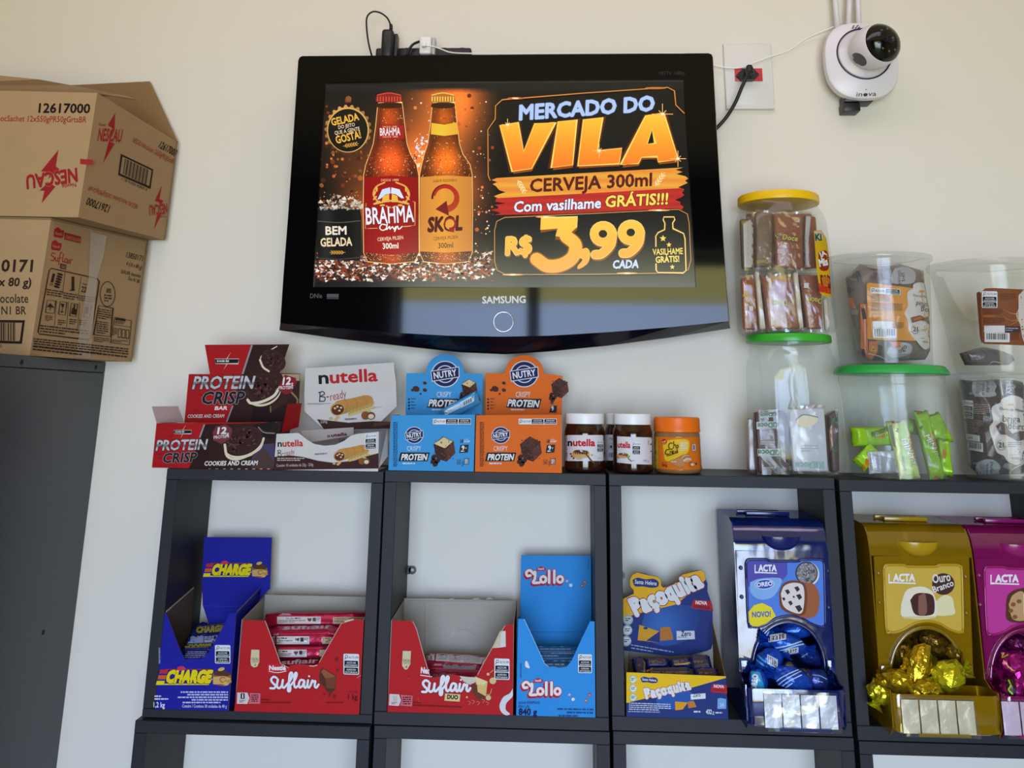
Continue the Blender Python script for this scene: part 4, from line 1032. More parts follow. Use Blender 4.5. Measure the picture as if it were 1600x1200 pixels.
def chrome(lo, hi): return lambda x, y: tuple(v for v in ((.82,.82,.84) if (y-lo)/(hi-lo) < .45 else (.52,.52,.55) if (y-lo)/(hi-lo) < .7 else (.78,.78,.8)))
a.step = 2.5
a.text('PROTEIN', 92, 735, 408, 728, 62, chrome(666, 735), sk=.22, b=.03, out='#2a2a2e', ob=.035)
a.text('CRISP', 134, 812, 345, 806, 58, '#1c1a1c', sk=.22, b=.03, out='#a8a8ac', ob=.022)
def cookie(cx, cy, rx, ry, rot, cream=True):
    if cream:
        a.ell(cx+6, cy+ry*.55, rx*1.0, ry*.85, '#24110f', rot=rot, n=36); a.ell(cx+4, cy+ry*.36, rx*.98, ry*.9, '#e9dcc0', rot=rot, n=36); a.ell(cx+2, cy+ry*.18, rx*1.0, ry*.92, '#33190f' if 0 else '#2a1411', rot=rot, n=36)
    a.ell(cx, cy, rx, ry, '#4a2a24', rot=rot, n=36); a.ell(cx, cy, rx*.9, ry*.9, '#3a1e1a', rot=rot, n=36)
    ca, sa = math.cos(math.radians(rot)), math.sin(math.radians(rot))
    for i in range(46):
        an = R.uniform(0, 6.28); q = R.uniform(.15, .8); x, y = rx*q*math.cos(an), ry*q*math.sin(an)
        a.ell(cx+x*ca-y*sa, cy+x*sa+y*ca, rx*.10, ry*.05, R.choice(('#6a4038', '#22100e')), rot=rot+R.uniform(0, 180), n=8); a.k -= 1
    a.k += 1
    for i in range(40):
        an = 2*math.pi*i/40; x, y = rx*.95*math.cos(an), ry*.95*math.sin(an); a.ell(cx+x*ca-y*sa, cy+x*sa+y*ca, rx*.03, ry*.05, '#2a1310', n=6); a.k -= 1
    a.k += 1
a.sm([(700,575),(840,560),(850,640),(790,660),(720,610)], '#1e0f0d'); a.line([(735,590),(770,622),(835,628)], 8, '#8c8078', smooth=True)
a.poly([(730,700),(835,690),(834,845),(700,845),(690,800)], '#4a4064'); a.poly([(700,790),(770,720),(830,800),(832,848),(690,848)], '#4c3a34')
cookie(640, 672, 122, 82, -22)
a.line([(525,700),(540,770),(600,790),(690,760)], 16, '#e9dcc0', smooth=True); a.line([(690,760),(745,720),(768,660)], 14, '#e4d6ba', smooth=True)
a.poly([(450,620),(470,585),(530,572),(572,600),(560,660),(505,695),(455,672)], '#7c3440'); a.text('12', 476, 632, 534, 630, 40, '#f0ecec', sk=.2, b=.04); a.text('g', 536, 640, 550, 640, 20, '#f0ecec', b=.02); a.text('PROTEIN', 456, 664, 550, 654, 19, '#f0ecec', sk=.1, b=.015)
a.text('COOKIES AND CREAM', 396, 830, 728, 826, 27, '#f2ecec', sk=.2, b=.035)
for i in range(9): a.ell(430+i*46, 851, 10, 2.5, '#c8c0bc', n=8); a.k -= 1
a.build('print', f, PRINT)
hY = .07
hd = ysheet('header_card', [(400,75),(928,72),(868,252),(998,255),(972,440),(985,560),(885,562),(272,562),(300,258),(432,258)], hY, CR, '#d0c8c4', t, V1)
a = Art(Surf((0, hY, 0), (0, -1, 0)), V1)
a.poly([(700,76),(928,72),(868,252),(998,255),(990,400),(985,560),(536,560),(636,258)], lambda x, y: (.18+.08*g2(x,y,800,380,130), .085+.05*g2(x,y,800,380,130), .07+.03*g2(x,y,800,380,130)))
a.line([(695,76),(636,258)], 11, '#98989c'); a.line([(575,455),(536,558)], 9, '#98989c'); a.line([(636,262),(575,455)], 5, '#4a1012')
for _ in range(90):
    x, y = R.uniform(300, 600), R.uniform(90, 550)
    if y < 255 and (x < 440 or x > 640): continue
    if x > 640-(y-260)*.35: continue
    a.line([(x, y), (x+R.uniform(10, 40), y+R.uniform(-6, 6))], 2.2, '#8e1418'); a.k -= 1
a.k += 1
emblem(538, 178, 1.35)
a.line([(850,85),(760,140),(745,175)], 7, '#d8ccb4', smooth=True); cookie(830, 172, 82, 62, 35, False); a.line([(745,170),(765,215),(800,240)], 13, '#e6dac0', smooth=True)
a.poly([(880,258),(996,258),(992,300),(900,300)], '#b49a7c'); a.line([(930,360),(975,410),(978,440)], 10, '#a08458', smooth=True)
a.poly([(700,440),(912,388),(912,552),(690,556)], '#24100e'); a.poly([(806,420),(912,390),(910,440),(812,496)], '#3c201a'); a.line([(808,420),(812,498)], 7, '#9a7a50')
cookie(765, 345, 112, 88, -22)
a.line([(668,420),(690,440),(760,430),(830,395),(862,350)], 17, '#efe4ca', smooth=True)
a.step = 2.5
a.text('PROTEIN', 320, 350, 700, 347, 76, chrome(270, 350), sk=.24, b=.03, out='#2a2a2e', ob=.035)
a.text('CRISP', 375, 444, 640, 442, 74, '#1c1a1c', sk=.24, b=.03, out='#a8a8ac', ob=.022)
a.text('BAR', 460, 482, 540, 481, 22, '#f0ecec', sk=.25, b=.04); a.text('COOKIES AND CREAM', 292, 532, 520, 530, 21, '#f0dcd8', sk=.15, b=.025)
a.poly([(862,335),(880,300),(900,262),(968,282),(975,310),(940,372),(905,388),(858,356)], '#8c1c26'); a.text('12', 884, 325, 936, 322, 44, '#f4f0f0', sk=.2, b=.04); a.text('g', 940, 326, 952, 326, 20, '#f0ecec', b=.02); a.text('PROTEIN', 862, 354, 950, 350, 20, '#f0ecec', b=.02)
a.build('print', hd, PRINT)
zf = on_y(244, 660, .002).z
sheet('flap', [on_y(244.5, 660.5, .006), on_y(287.5, 660, .06), on_y(278, 634.5, .05), on_y(237, 635, .0)], (0, -1, .3), .0008, '#c8b4b2', '#a8181c', t)
sheet('flap', [on_y(440, 676, .012), on_y(466, 667, .055), on_y(471, 630, .06), on_y(449, 631.5, .02)], (-.5, -1, .3), .0008, '#a08488', '#a8181c', t)
# ---------- white hazelnut bar box
NW = '#d9d7d4'; NB = '#3e1f1c'
t = thing('display_box', 'white and brown hazelnut biscuit bar box with curved notch and tilted header', 'box', V3(on_y(520, 733, .05), z1))
V2 = V1
fo_ = [(848,632),(985,626),(1005,640),(1040,668),(1085,695),(1150,706),(1215,700),(1270,676),(1310,645),(1350,632),(1488,618),(1484,848),(830,858)]
f, xl, xr = tray(t, V2, fo_, .0, .085, z1, NW, '#b9b3aa', sidecol=NW, side=False)
sheet('side_panel', [on_y(220+1487/4, 520+622/4, .001), on_y(220+1540/4, 520+600/4, .05), on_y(220+1545/4, 520+770/4, .03), on_y(220+1487/4, 520+846/4, .001)], (.7, -1, .1), .0008, NW, '#8c867e', t)
sheet('side_panel', [Vector((xl+.0045, .001, z1)), Vector((xl+.0045, .06, z1)), Vector((xl+.0045, .06, z1+.025)), Vector((xl+.0045, .001, z1+.03))], (-1, 0, 0), .0008, NW, '#b9b3aa', t)
a = Art(Surf((0, 0, 0), (0, -1, 0)), V2)
a.poly([(836,775),(930,766),(1010,775),(1110,800),(1200,812),(1330,800),(1400,775),(1485,752),(1484,848),(830,858)], NB)
def nut(x0, y0, x1, y1, h, n1=.13):
    w = x1-x0; q = lambda u: (x0+w*u, y0+(y1-y0)*u)
    a.text('n', *q(0), *q(.17), h, '#16161a', b=.035); a.text('utella', *q(.19), *q(1), h, '#c4222a', b=.035)
nut(855, 712, 1015, 708, 40)
def bready(x0, y0, s):
    P = lambda pts: [(x0+x*s, y0+y*s) for x, y in pts]
    a.line(P([(4,0),(2,52)]), 6*s, '#3a3438'); a.line(P([(-4,4),(20,-2),(28,12),(6,24),(30,30),(28,50),(0,52)]), 6*s, '#3a3438', smooth=True); a.line(P([(40,28),(52,27)]), 6*s, '#3a3438')
    a.text('ready', *P([(62,50)])[0], *P([(152,30)])[0], 46*s, '#a8484c', sk=.12, b=0)
bready(856, 735, .7)
a.micro(852, 782, 1022, 806, 2, '#d8c8c0', seed=6, align='c'); a.text('Contém 10 unidades de 22g - 220g', 848, 838, 1078, 832, 17, '#d8ccc8', b=0)
a.text('FERRERO', 1088, 764, 1166, 758, 9, '#3a2420', b=.03)
def roll(cx, cy, k):
    P = lambda pts: [(cx+x*k, cy+y*k) for x, y in pts]
    a.sm(P([(-95,-8),(-60,-45),(30,-62),(110,-80),(150,-70),(160,-30),(120,-12),(40,12),(-40,40),(-90,35)]), lambda x, y: (.80-.002*abs(y-cy+40*k), .56, .28))
    for q in (-20, 40, 100): a.line(P([(q,-58-q*.12),(q+22,-30-q*.12),(q+14,0-q*.2)]), 5*k, '#b8803c', smooth=True)
    a.ell(cx-58*k, cy+4*k, 46*k, 40*k, '#c89850', rot=-15); a.ell(cx-58*k, cy+8*k, 38*k, 32*k, '#5c2c18', rot=-15)
    for dx, dy in ((-75,0),(-48,14),(-60,-10),(-38,-4)): a.ell(cx+dx*k, cy+dy*k, 7*k, 6*k, '#e8d8b0'); a.k -= 1
    a.k += 1
    for i in range(7):
        x = 10+i*22; a.ell(cx+(x+14)*k, cy+(38-i*7)*k, 20*k, 8*k, '#d8bc78', rot=-10); a.ell(cx+(x+10)*k, cy+(24-i*8)*k, 20*k, 7*k, '#c0a458', rot=-48)
    a.line(P([(150,0),(215,-10)]), 3*k, '#c8b070'); a.ell(cx+125*k, cy+32*k, 26*k, 18*k, '#b8c080', rot=-20); a.ell(cx+112*k, cy+44*k, 26*k, 26*k, '#8a5428'); a.ell(cx+146*k, cy+46*k, 26*k, 24*k, '#7a4624'); a.ell(cx+146*k, cy+50*k, 18*k, 15*k, '#e8d8b4')
    for dx, dy in ((-100,62),(-70,68),(-58,56)): a.ell(cx+dx*k, cy+dy*k, 12*k, 9*k, '#d8b078')
roll(1290, 766, .82)
a.alto(1400, 632, 1473, 730, sk=4)
a.build('print', f, PRINT)
hY = .085
hd = ysheet('header_card', [(1028,228),(1034,222),(1582,185),(1584,230),(1594,300),(1600,460),(1500,556),(1560,558),(1556,600),(1150,612),(1130,590),(1022,490),(1022,380)], hY, NW, '#b9b3aa', t, V2)
a = Art(Surf((0, hY, 0), (0, -1, 0)), V2)
nut(1112, 318, 1482, 300, 76); bready(1116, 370, 1.12*1.0)
a.micro(1042, 440, 1190, 452, 2, '#6a6664', seed=3); roll(1290, 472, 1.02)
a.poly([(1100,540),(1300,562),(1450,552),(1560,556),(1556,598),(1150,610)], NB); a.text('x 220g', 1104, 566, 1166, 562, 17, '#d8ccc8'); a.text('FERRERO', 1276, 546, 1350, 541, 10, '#3a2420', b=.03)
a.poly([(1460,562),(1562,556),(1558,572),(1450,588)], '#5c3a22')
a.build('print', hd, PRINT)
# a few wrapped bars lying low in that box: inner card is what shows
sheet('inner_flap', [on_y(220+1030/4, 520+690/4, .04), on_y(220+1330/4, 520+640/4, .075), on_y(220+1330/4, 520+590/4, .08), on_y(220+1000/4, 520+612/4, .05)], (0, -1, .3), .0008, '#b4b2b0', '#b4b2b0', t)
ifs = plane3(on_y(220+1030/4, 520+690/4, .04), on_y(220+1330/4, 520+640/4, .075), on_y(220+1330/4, 520+590/4, .08)); a = Art(ifs, V2)
a.text('n', 1168, 655, 1184, 652, 20, '#6a2228', b=.04); a.text('utella', 1190, 651, 1290, 641, 20, '#6a2228', b=.04); a.bars(1240, 660, 1300, 690, 9, '#3a3634'); a.build('print', t, PRINT)
# ---------- light blue and orange protein crisp boxes
VN = (590, 540, 3.077)
def nutry(label, k, c, cd, dx, dark_bits, white_core, fpts, hpts, arch, sidecol):
    z = stop(1)+.0004
    t = thing('display_box', label, 'box', V3(on_y(590+(fpts[0][0]+200)/3.077, 735, .05), z))
    f, xl, xr = tray(t, VN, fpts, .001, .09, z, c, sidecol, sidecol=c, back=z+.03)
    a = Art(Surf((0, .001, 0), (0, -1, 0)), VN); ox = dx
    a.micro(75+ox, 368, 96+ox, 584, 30, cd, h=.6, dens=.6, seed=2)
    def logo(cx, cy, s):
        a.ell(cx, cy, 44*s, 42*s, '#dfe3f0', n=40); a.ell(cx, cy, 41*s, 39*s, '#1d2458', n=40); a.ell(cx, cy, 29*s, 28*s, '#dfe3f0', n=32); a.ell(cx, cy, 26*s, 25*s, '#1d2458', n=32)
        a.ell(cx, cy, 18*s, 17*s, c, n=24) if 0 else None
        q = 1*s; a.poly([(cx-46*q,cy-10*q),(cx+44*q,cy-24*q),(cx+46*q,cy+10*q),(cx-42*q,cy+24*q)], '#dfe3f0'); a.poly([(cx-44*q,cy-8*q),(cx+42*q,cy-21*q),(cx+43*q,cy+8*q),(cx-40*q,cy+21*q)], '#1d2458')
        a.text('NUTRY', cx-35*q, cy+15*q, cx+37*q, cy+4*q, 20*q, '#eef0f8', b=.03)
    logo(176+ox, 431, .98)
    a.text('CRISPY', 142+ox, 506, 210+ox, 504, 22, '#dce8f0', b=0, sk=-.02)
    a.poly([(110+ox,514),(251+ox,514),(240+ox,556),(100+ox,556)], '#1a1c22'); a.text('PROTEIN', 112+ox, 550, 236+ox, 550, 28, '#f2f2f2', sk=.2, b=.04)
    a.micro(120+ox, 563, 222+ox, 573, 1, '#d0e0ec', h=.7, seed=8)
    def chunk(cx, cy, s):
        P = lambda pts: [(cx+x*s, cy+y*s) for x, y in pts]
        a.poly(P([(-50,-18),(-2,-56),(48,-28),(56,25),(14,66),(-34,50)]), '#4e2a20'); a.poly(P([(-50,-18),(10,8),(14,66),(-34,50)]), '#42221a'); a.poly(P([(10,8),(48,-28),(56,25),(14,66)]), '#5c3428')
        if white_core: a.poly(P([(-46,-20),(0,-52),(42,-30),(6,2)]), '#e2cf9c')
        else: a.poly(P([(-46,-20),(0,-52),(42,-30),(6,2)]), '#54302a')
        q = random.Random(2)
        for _ in range(40):
            x, y = q.uniform(-46, 48), q.uniform(-40, 55); a.ell(cx+x*s, cy+y*s, 4*s*q.uniform(.5, 1.2), 3*s, q.choice(('#2e1610', '#7a5040', '#64402e')) if y > -10 else ('#8a6a40' if white_core else '#3a1e18'), n=6); a.k -= 1
        a.k += 1
        for x, y in ((-48,44),(-30,62),(-52,64),(-40,78)): a.ell(cx+x*s, cy+y*s, 15*s, 11*s, '#3c2018', rot=x, n=10); a.k -= 1
        a.k += 1
    chunk(318+ox, 492, 1.0)
    a.line([(398+ox,452),(398+ox,466),(410+ox,466),(410+ox,454)], 2.5, '#2c3444', closed=True); a.line([(400+ox,458),(404+ox,463),(412+ox,450)], 2.5, '#2c3444'); a.text('WHEY', 414+ox, 466, 446+ox, 464, 8, '#e0ecf4', b=.03); a.text('COM', 414+ox, 455, 434+ox, 454, 6, '#e0ecf4')
    a.poly([(398+ox,478),(438+ox,476),(434+ox,514),(392+ox,516)], '#24272e'); a.text('9', 405+ox, 502, 419+ox, 501, 20, '#f0f0f0', b=.04); a.text('g', 422+ox, 494, 428+ox, 494, 8, '#f0f0f0'); a.micro(400+ox, 505, 430+ox, 512, 1, '#f0f0f0', h=.7)
    a.text('360 g', 380+ox, 572, 411+ox, 572, 26, '#24303c', b=0); a.line([(416+ox,544),(438+ox,543),(437+ox,570),(414+ox,571)], 2.5, '#30343c', closed=True); a.rect(419+ox, 547, 435+ox, 568, '#d4d8dc'); a.text('12', 420+ox, 565, 434+ox, 565, 14, '#30343c', b=.03)
    a.alto(266+ox-(4 if ox else 0), 351, 449+ox-(4 if ox else 0), 379, horiz=True)
    a.build('print', f, PRINT)
    hY = .088
    (cx, ty, hw, by) = arch
    pts = []
    for i in range(13): an = math.pi*(1-i/12); pts.append((cx+hw*math.cos(an), by-(by-ty)*math.sin(an)))
    hp = [hpts[0]]+pts+hpts[1:]
    hd = ysheet('header_card', hp, hY, c, sidecol, t, VN)
    a = Art(Surf((0, hY, 0), (0, -1, 0)), VN)
    hx = cx-326; logo(cx, 137, 1.52)
    a.text('CRISPY', 286+hx, 248, 356+hx, 247, 26, '#dce8f0', sk=-.02)
    a.poly([(252+hx,254),(410+hx,256),(396+hx,304),(238+hx,298)], '#1a1c22'); a.text('PROTEIN', 244+hx, 291, 394+hx, 296, 32, '#f2f2f2', sk=.2, b=.04); a.micro(262+hx, 305, 380+hx, 314, 1, '#d0e0ec', h=.7)
    for x, y, r in ((186,208,18),(228,180,10),(228,214,11),(208,232,6),(168,214,8)): a.ell(x+hx, y, r, r*.8, '#4a2820', rot=20, n=8)
    chunk(440+hx+(55 if not white_core else 0), 200, .72 if white_core else .8)
    for i in range(4): a.ell(152+hx, 258+i*15, 5, 5, '#1c2430', n=8); a.micro(162+hx, 254+i*15, 190+hx, 262+i*15, 1, '#1c2430', h=.4, seed=i)
    if not white_core:
        a.line([(832,266),(832,280),(844,280),(844,268)], 2.5, '#2c3444', closed=True); a.line([(834,272),(838,277),(848,264)], 2.5, '#2c3444')
        a.poly([(834,290),(862,288),(860,322),(824,322)], '#24272e'); a.text('9', 836, 312, 848, 311, 20, '#f0f0f0', b=.04)
    a.build('print', hd, PRINT)
    return t
nutry('light blue protein crisp bar box with rounded header card', 0, '#3f9ee0', '#123a66', 0, 0, True, [(68,335),(465,332),(462,598),(52,595)], [(138,133),(506,136),(500,345),(134,345)], (325, 40, 92, 132), '#9aa4b4')
nutry('orange protein crisp bar box with rounded header card', 1, '#e8701c', '#5c2408', 416, 0, False, [(478,335),(882,332),(886,600),(468,597)], [(520,132),(890,146),(885,345),(518,345)], (705, 45, 95, 134), '#c99a80')
def pillow(name, c, ax, bx, L, Wd, Th, m, parent=None, nl=16, nw=14, crimp=.09, bump=.0006, seed=0, cols=None):
    """a flow-wrapped bar: long axis ax, width axis bx, sealed zigzag ends"""
    ax = Vector(ax).normalized(); bx = (Vector(bx)-ax*Vector(bx).dot(ax)).normalized(); nx = ax.cross(bx)
    V, Fs = [], []; rnd = random.Random(seed); so = rnd.uniform(0, 50)
    for i in range(nl+1):
        u = -1+2*i/nl; e = 1-abs(u); k = min(1, e/crimp*.5) if e < crimp*2 else 1
        k = 0.02 if e < crimp else min(1, (e-crimp)/(crimp*1.6))**.5
        for j in range(nw):
            an = 2*math.pi*j/nw; cx_, sx_ = math.cos(an), math.sin(an)
            w = Wd/2*(1.06-.06*k)*math.copysign(abs(cx_)**.45, cx_); h = (Th/2*k+.0004)*math.copysign(abs(sx_)**.5, sx_)
            p = Vector(c)+ax*(u*L/2)+bx*w+nx*h
            d = noise.noise(Vector((u*4+so, w*160, h*120+so)))*bump*(1 if k > .1 else 1.6)
            if i in (0, nl): p += ax*(.0012*(1 if j % 2 else -1))*(-1 if i == 0 else 1)
            V.append(p+nx*d)
    for i in range(nl):
        for j in range(nw): q = (j+1) % nw; Fs.append((i*nw+j, i*nw+q, (i+1)*nw+q, (i+1)*nw+j))
    Fs.append(tuple(range(nw))[::-1]); Fs.append(tuple(nl*nw+j for j in range(nw)))
    o = mesh(name, V, Fs, m, parent, smooth=True)
    b = bmesh.new(); b.from_mesh(o.data); bmesh.ops.recalc_face_normals(b, faces=b.faces); b.to_mesh(o.data); b.free()
    o.data.set_sharp_from_angle(angle=math.radians(50)); return o
def foil(name, col, rough=.3, metal=.35, bump=.25, scale=120): return mat(name, col, rough=rough, metal=metal, noise_amt=.08, noise_scale=50, bump=bump, bump_scale=scale)
# loose bar sticking out of the light blue box
c0, c1 = on_y(590+318/3.077, 540+338/3.077, .045), on_y(590+476/3.077, 540+252/3.077, .05)
t = thing('snack_bar', 'light blue wrapped bar with a barcode sticking out of the light blue box', 'snack bar', c0)
b_ = pillow('wrapper', (c0+c1)/2, c1-c0, (0, -.3, 1), .066, .021, .012, foil('foil_sky', '#4a9ad0', rough=.28), t)
a = Art(Wrap(b_), VN); 
f = lambda u, v: (300+u*182, 330-u*92+v*38-10)
a.poly([f(.12,.1),f(.55,.1),f(.55,.75),f(.12,.75)], '#c4d8e8'); a.poly([f(.56,.1),f(.9,.1),f(.9,.8),f(.56,.8)], '#dfe8ee')
for i in range(9): u = .6+.26*i/9; a.poly([f(u,.2),f(u+(.012,.02)[i % 2],.2),f(u+(.012,.02)[i % 2],.7),f(u,.7)], '#20242c')
a.build('print', t, FILM)

# ================================================================== spread jars
M_choc = mat('hazelnut_spread_glass', '#2a120c', rough=.12, spec=.6, coat=.5, noise_amt=.1, noise_scale=30)
M_lidw = mat('white_lid', '#dfe2e3', rough=.35)
VJ = (870, 630, 6.667)
def zpx(y, x, Y): return on_y(x, y, Y).z
def spread_jar(label, xl, xr, ytop, ylid, ybot, Y, z, lidc, body_m, lidname, prof_k=(1.0,)):
    cx = on_y((xl+xr)/2, 690, Y).x; r = (on_y(xr, 690, Y).x-on_y(xl, 690, Y).x)/2
    t = thing('spread_jar', label, 'jar', (cx, Y, z))
    zt, zl = zpx(ytop, (xl+xr)/2, Y-r), zpx(ylid, (xl+xr)/2, Y-r)
    H = zt-z
    c = (cx, Y)
    jar = lathe('jar_body', c, [(r*.80, z), (r*.95, z+.0015), (r*.99, z+.005), (r*.985, z+H*.2), (r*.975, z+H*.40), (r*.985, z+H*.62), (r*.97, z+H*.70), (r*.90, z+H*.77), (r*.86, zl+.001), (r*.86, zl+.004)], body_m, t, n=56, flute=None, sharp=60)
    lathe('lid', c, [(r*.90, zl), (r*.94, zl+.0006), (r*.945, zl+.002), (r*.945, zt-.0022), (r*.93, zt-.0006), (r*.90, zt)], lidc, t, n=96, flute=(2, 3, .0002), sharp=40)
    return t, jar
zj = stop(1)+.0004
def nlabel(a, x0, y0, x1, y1, name=True):
    a.rect(x0, y0, x1, y1, '#e4e3e8', r=5)
# back jar peeking between the two front jars
t, j = spread_jar('hazelnut spread jar with white lid half hidden behind the two front ones', 944, 1008, 646, 664, 734, .105, stop(1)+.0004, M_lidw, M_choc, 'l')
a = Art(Wrap(j), VJ, step=4); a.rect(508, 328, 640, 598, '#e4e3e8'); a.micro(540, 362, 625, 392, 2, '#3a3a40', seed=2); a.line([(544,424),(588,424),(588,480),(544,480)], 4, '#2a2a30', closed=True); a.rect(556, 440, 576, 468, '#2a2a30'); a.bars(545, 515, 620, 565, 9, '#2a2a30'); a.build('label', t, PRINT)
t, j = spread_jar('hazelnut spread jar with white lid and full label, leftmost jar on the shelf', 881.5, 946, 646, 663, 736, .045, zj, M_lidw, M_choc, 'l')
a = Art(Wrap(j), VJ, step=4); a.rect(88, 332, 502, 602, '#e4e3e8', r=4)
def nutj(a, x0, x1, y, h, sk=0):
    w = x1-x0; a.text('n', x0, y, x0+w*.17, y, h, '#17171b', b=.04); a.text('utella', x0+w*.19, y, x1, y+2, h, '#c8242c', b=.04)
nutj(a, 112, 400, 444, 70)
a.alto(418, 388, 488, 512)
def toast(a, cx, cy, s, bx=False):
    P = lambda pts: [(cx+x*s, cy+y*s) for x, y in pts]
    a.sm(P([(-90,-10),(-60,-40),(20,-42),(80,-30),(92,10),(80,35),(-20,45),(-80,30)]), '#d8ac68'); a.sm(P([(-82,-15),(-55,-38),(15,-38),(70,-26),(70,2),(0,5),(-60,0)]), '#5a2c1c')
    a.line(P([(10,-30),(60,10),(110,70),(140,95)]), 16*s, '#6c4a3c', smooth=True); a.ell(cx+5*s, cy-30*s, 18*s, 8*s, '#d8d8dc', rot=30)
    for x, y in ((-105,0),(-95,25),(-75,45)): a.ell(cx+x*s, cy+y*s, 12*s, 11*s, '#8a5428')
toast(a, 250, 528, 1.0); a.ell(366, 540, 12, 9, '#a8b848', rot=-20); a.ell(395, 545, 7, 7, '#e0d8a8'); a.micro(205, 578, 312, 590, 1, '#3a3a40'); a.text('350 g', 425, 576, 468, 575, 8, '#30343c')
a.micro(92, 520, 110, 570, 5, '#7a4a38', h=.5); a.build('label', t, PRINT)
t, j = spread_jar('hazelnut spread jar with white lid, label turned left, beside the orange-lid jar', 957, 1020, 646.5, 664, 738, .042, stop(2)+.0004, M_lidw, M_choc, 'l')
a = Art(Wrap(j), VJ, step=4); a.poly([(628,345),(750,350),(992,358),(990,640),(900,638),(760,632),(628,618)], '#e4e3e8')
a.text('utella', 632, 462, 766, 466, 62, '#c8242c', b=.04)
a.alto(784, 402, 872, 536, sk=-3); toast(a, 690, 545, .62); a.ell(748, 556, 16, 12, '#8ab838', rot=-20); a.micro(785, 596, 840, 606, 1, '#30343c'); a.text('140 g', 902, 608, 956, 610, 20, '#50545c'); a.micro(950, 385, 960, 440, 8, '#50545c', h=.5)
a.build('label', t, PRINT)
# caramel-coloured jar with an orange lid
M_crem = mat('caramel_glass', '#8a623c', rough=.12, spec=.6, coat=.5, noise_amt=.15, noise_scale=25)
M_lido = mat('orange_lid', '#e06a10', rough=.35)
xl, xr = 1021.5, 1095.5; Y = .048; z = stop(2)+.0004
cx = on_y((xl+xr)/2, 700, Y).x; r = (on_y(xr, 700, Y).x-on_y(xl, 700, Y).x)/2; zt = zpx(652, 1057, Y-r); zl = zpx(675.5, 1057, Y-r); H = zt-z
t = thing('spread_jar', 'squat peanut cream jar with orange lid and orange yellow label', 'jar', (cx, Y, z))
j = lathe('jar_body', (cx, Y), [(r*.85, z), (r*.97, z+.002), (r, z+.007), (r*.98, z+H*.3), (r*.975, z+H*.62), (r*.965, z+H*.70), (r*.90, zl+.002), (r*.90, zl+.004)], M_crem, t, n=56, sharp=60)
lathe('lid', (cx, Y), [(r*.94, zl-.0005), (r*.985, zl+.0004), (r*.99, zl+.002), (r*.97, zl+.004), (r*.965, zt-.004), (r*.95, zt-.001), (r*.90, zt)], M_lido, t, n=96, flute=(3, 4, .0002))
a = Art(Wrap(j), VJ, step=4)
a.poly([(1008,345),(1250,358),(1500,352),(1506,688),(1250,695),(1022,682)], '#e4791a'); a.poly([(1008,345),(1052,348),(1056,680),(1022,680)], '#d4c038')
a.sm([(1105,420),(1170,384),(1290,376),(1370,385),(1382,440),(1360,520),(1290,545),(1190,600),(1130,590),(1112,500)], '#f0c828'); a.ell(1118, 402, 30, 30, '#c81c20', rot=-25); a.text('Hugo', 1098, 414, 1140, 396, 15, '#f4d8d0', b=.02)
for P in ([(1205,415),(1175,420),(1165,455),(1190,480),(1215,470)],[(1218,400),(1214,470)],[(1216,445),(1232,430),(1240,470)],[(1250,440),(1244,465),(1262,465),(1262,438),(1250,440)],
          [(1175,480),(1140,490),(1132,530),(1165,530)],[(1180,500),(1178,528)],[(1180,512),(1195,500)],[(1200,515),(1218,505),(1206,498),(1200,520),(1222,520)],[(1228,500),(1228,522)],[(1228,508),(1240,500),(1244,520)],[(1248,502),(1258,518),(1252,480)]):
    a.line(P, 17, '#e8c020', smooth=True); a.line(P, 10, '#4c1810', smooth=True)
a.line([(1150,548),(1200,535),(1262,505)], 9, '#4c1810', smooth=True)
a.micro(1285, 405, 1360, 500, 6, '#f4ecd0', h=.6, seed=4); a.rect(1412, 425, 1446, 495, '#c8d0d8', r=5); a.rect(1422, 432, 1436, 486, '#58606c')
a.ell(1345, 575, 52, 40, '#c8a078'); a.line([(1300,590),(1345,560),(1390,560)], 9, '#8a5c3c', smooth=True); a.line([(1310,610),(1360,580),(1400,590)], 8, '#efe0cc', smooth=True)
a.sm([(1180,600),(1290,570),(1330,640),(1280,660),(1190,625)], '#c08858'); a.micro(1190, 605, 1290, 618, 1, '#f0e0cc', h=.6)
a.ell(1410, 640, 34, 26, '#b86a34'); a.ell(1418, 638, 22, 15, '#ecd8a8'); a.ell(1450, 632, 14, 12, '#8a3424')
a.text('340g', 1092, 656, 1150, 660, 24, '#5c2410', b=.02); a.text('PESO LIQ', 1092, 625, 1150, 627, 12, '#5c2410')
a.build('label', t, PRINT)
# ================================================================== plastic sweet jars on the right
CLEAR = clear_mat('clear_plastic', tint=(.96, .97, .96), refl=.032, film=.03, film_col=(.75, .8, .77))
CLEAR2 = clear_mat('cloudy_plastic', tint=(.93, .945, .93), refl=.035, film=.07, film_col=(.72, .77, .74), rough=.12)
M_lidy = mat('yellow_lid', '#e8bc10', rough=.35); M_lidg = mat('green_lid', '#35a82a', rough=.33); M_lidg2 = mat('bright_green_lid', '#2ba447', rough=.3)
def frame_at(px_, py_, Y): return on_y(px_, py_, Y)
def rad(xl, xr, y, Y): return (on_y(xr, y, Y).x-on_y(xl, y, Y).x)/2
JY = .078                                   # depth of the jars' axes
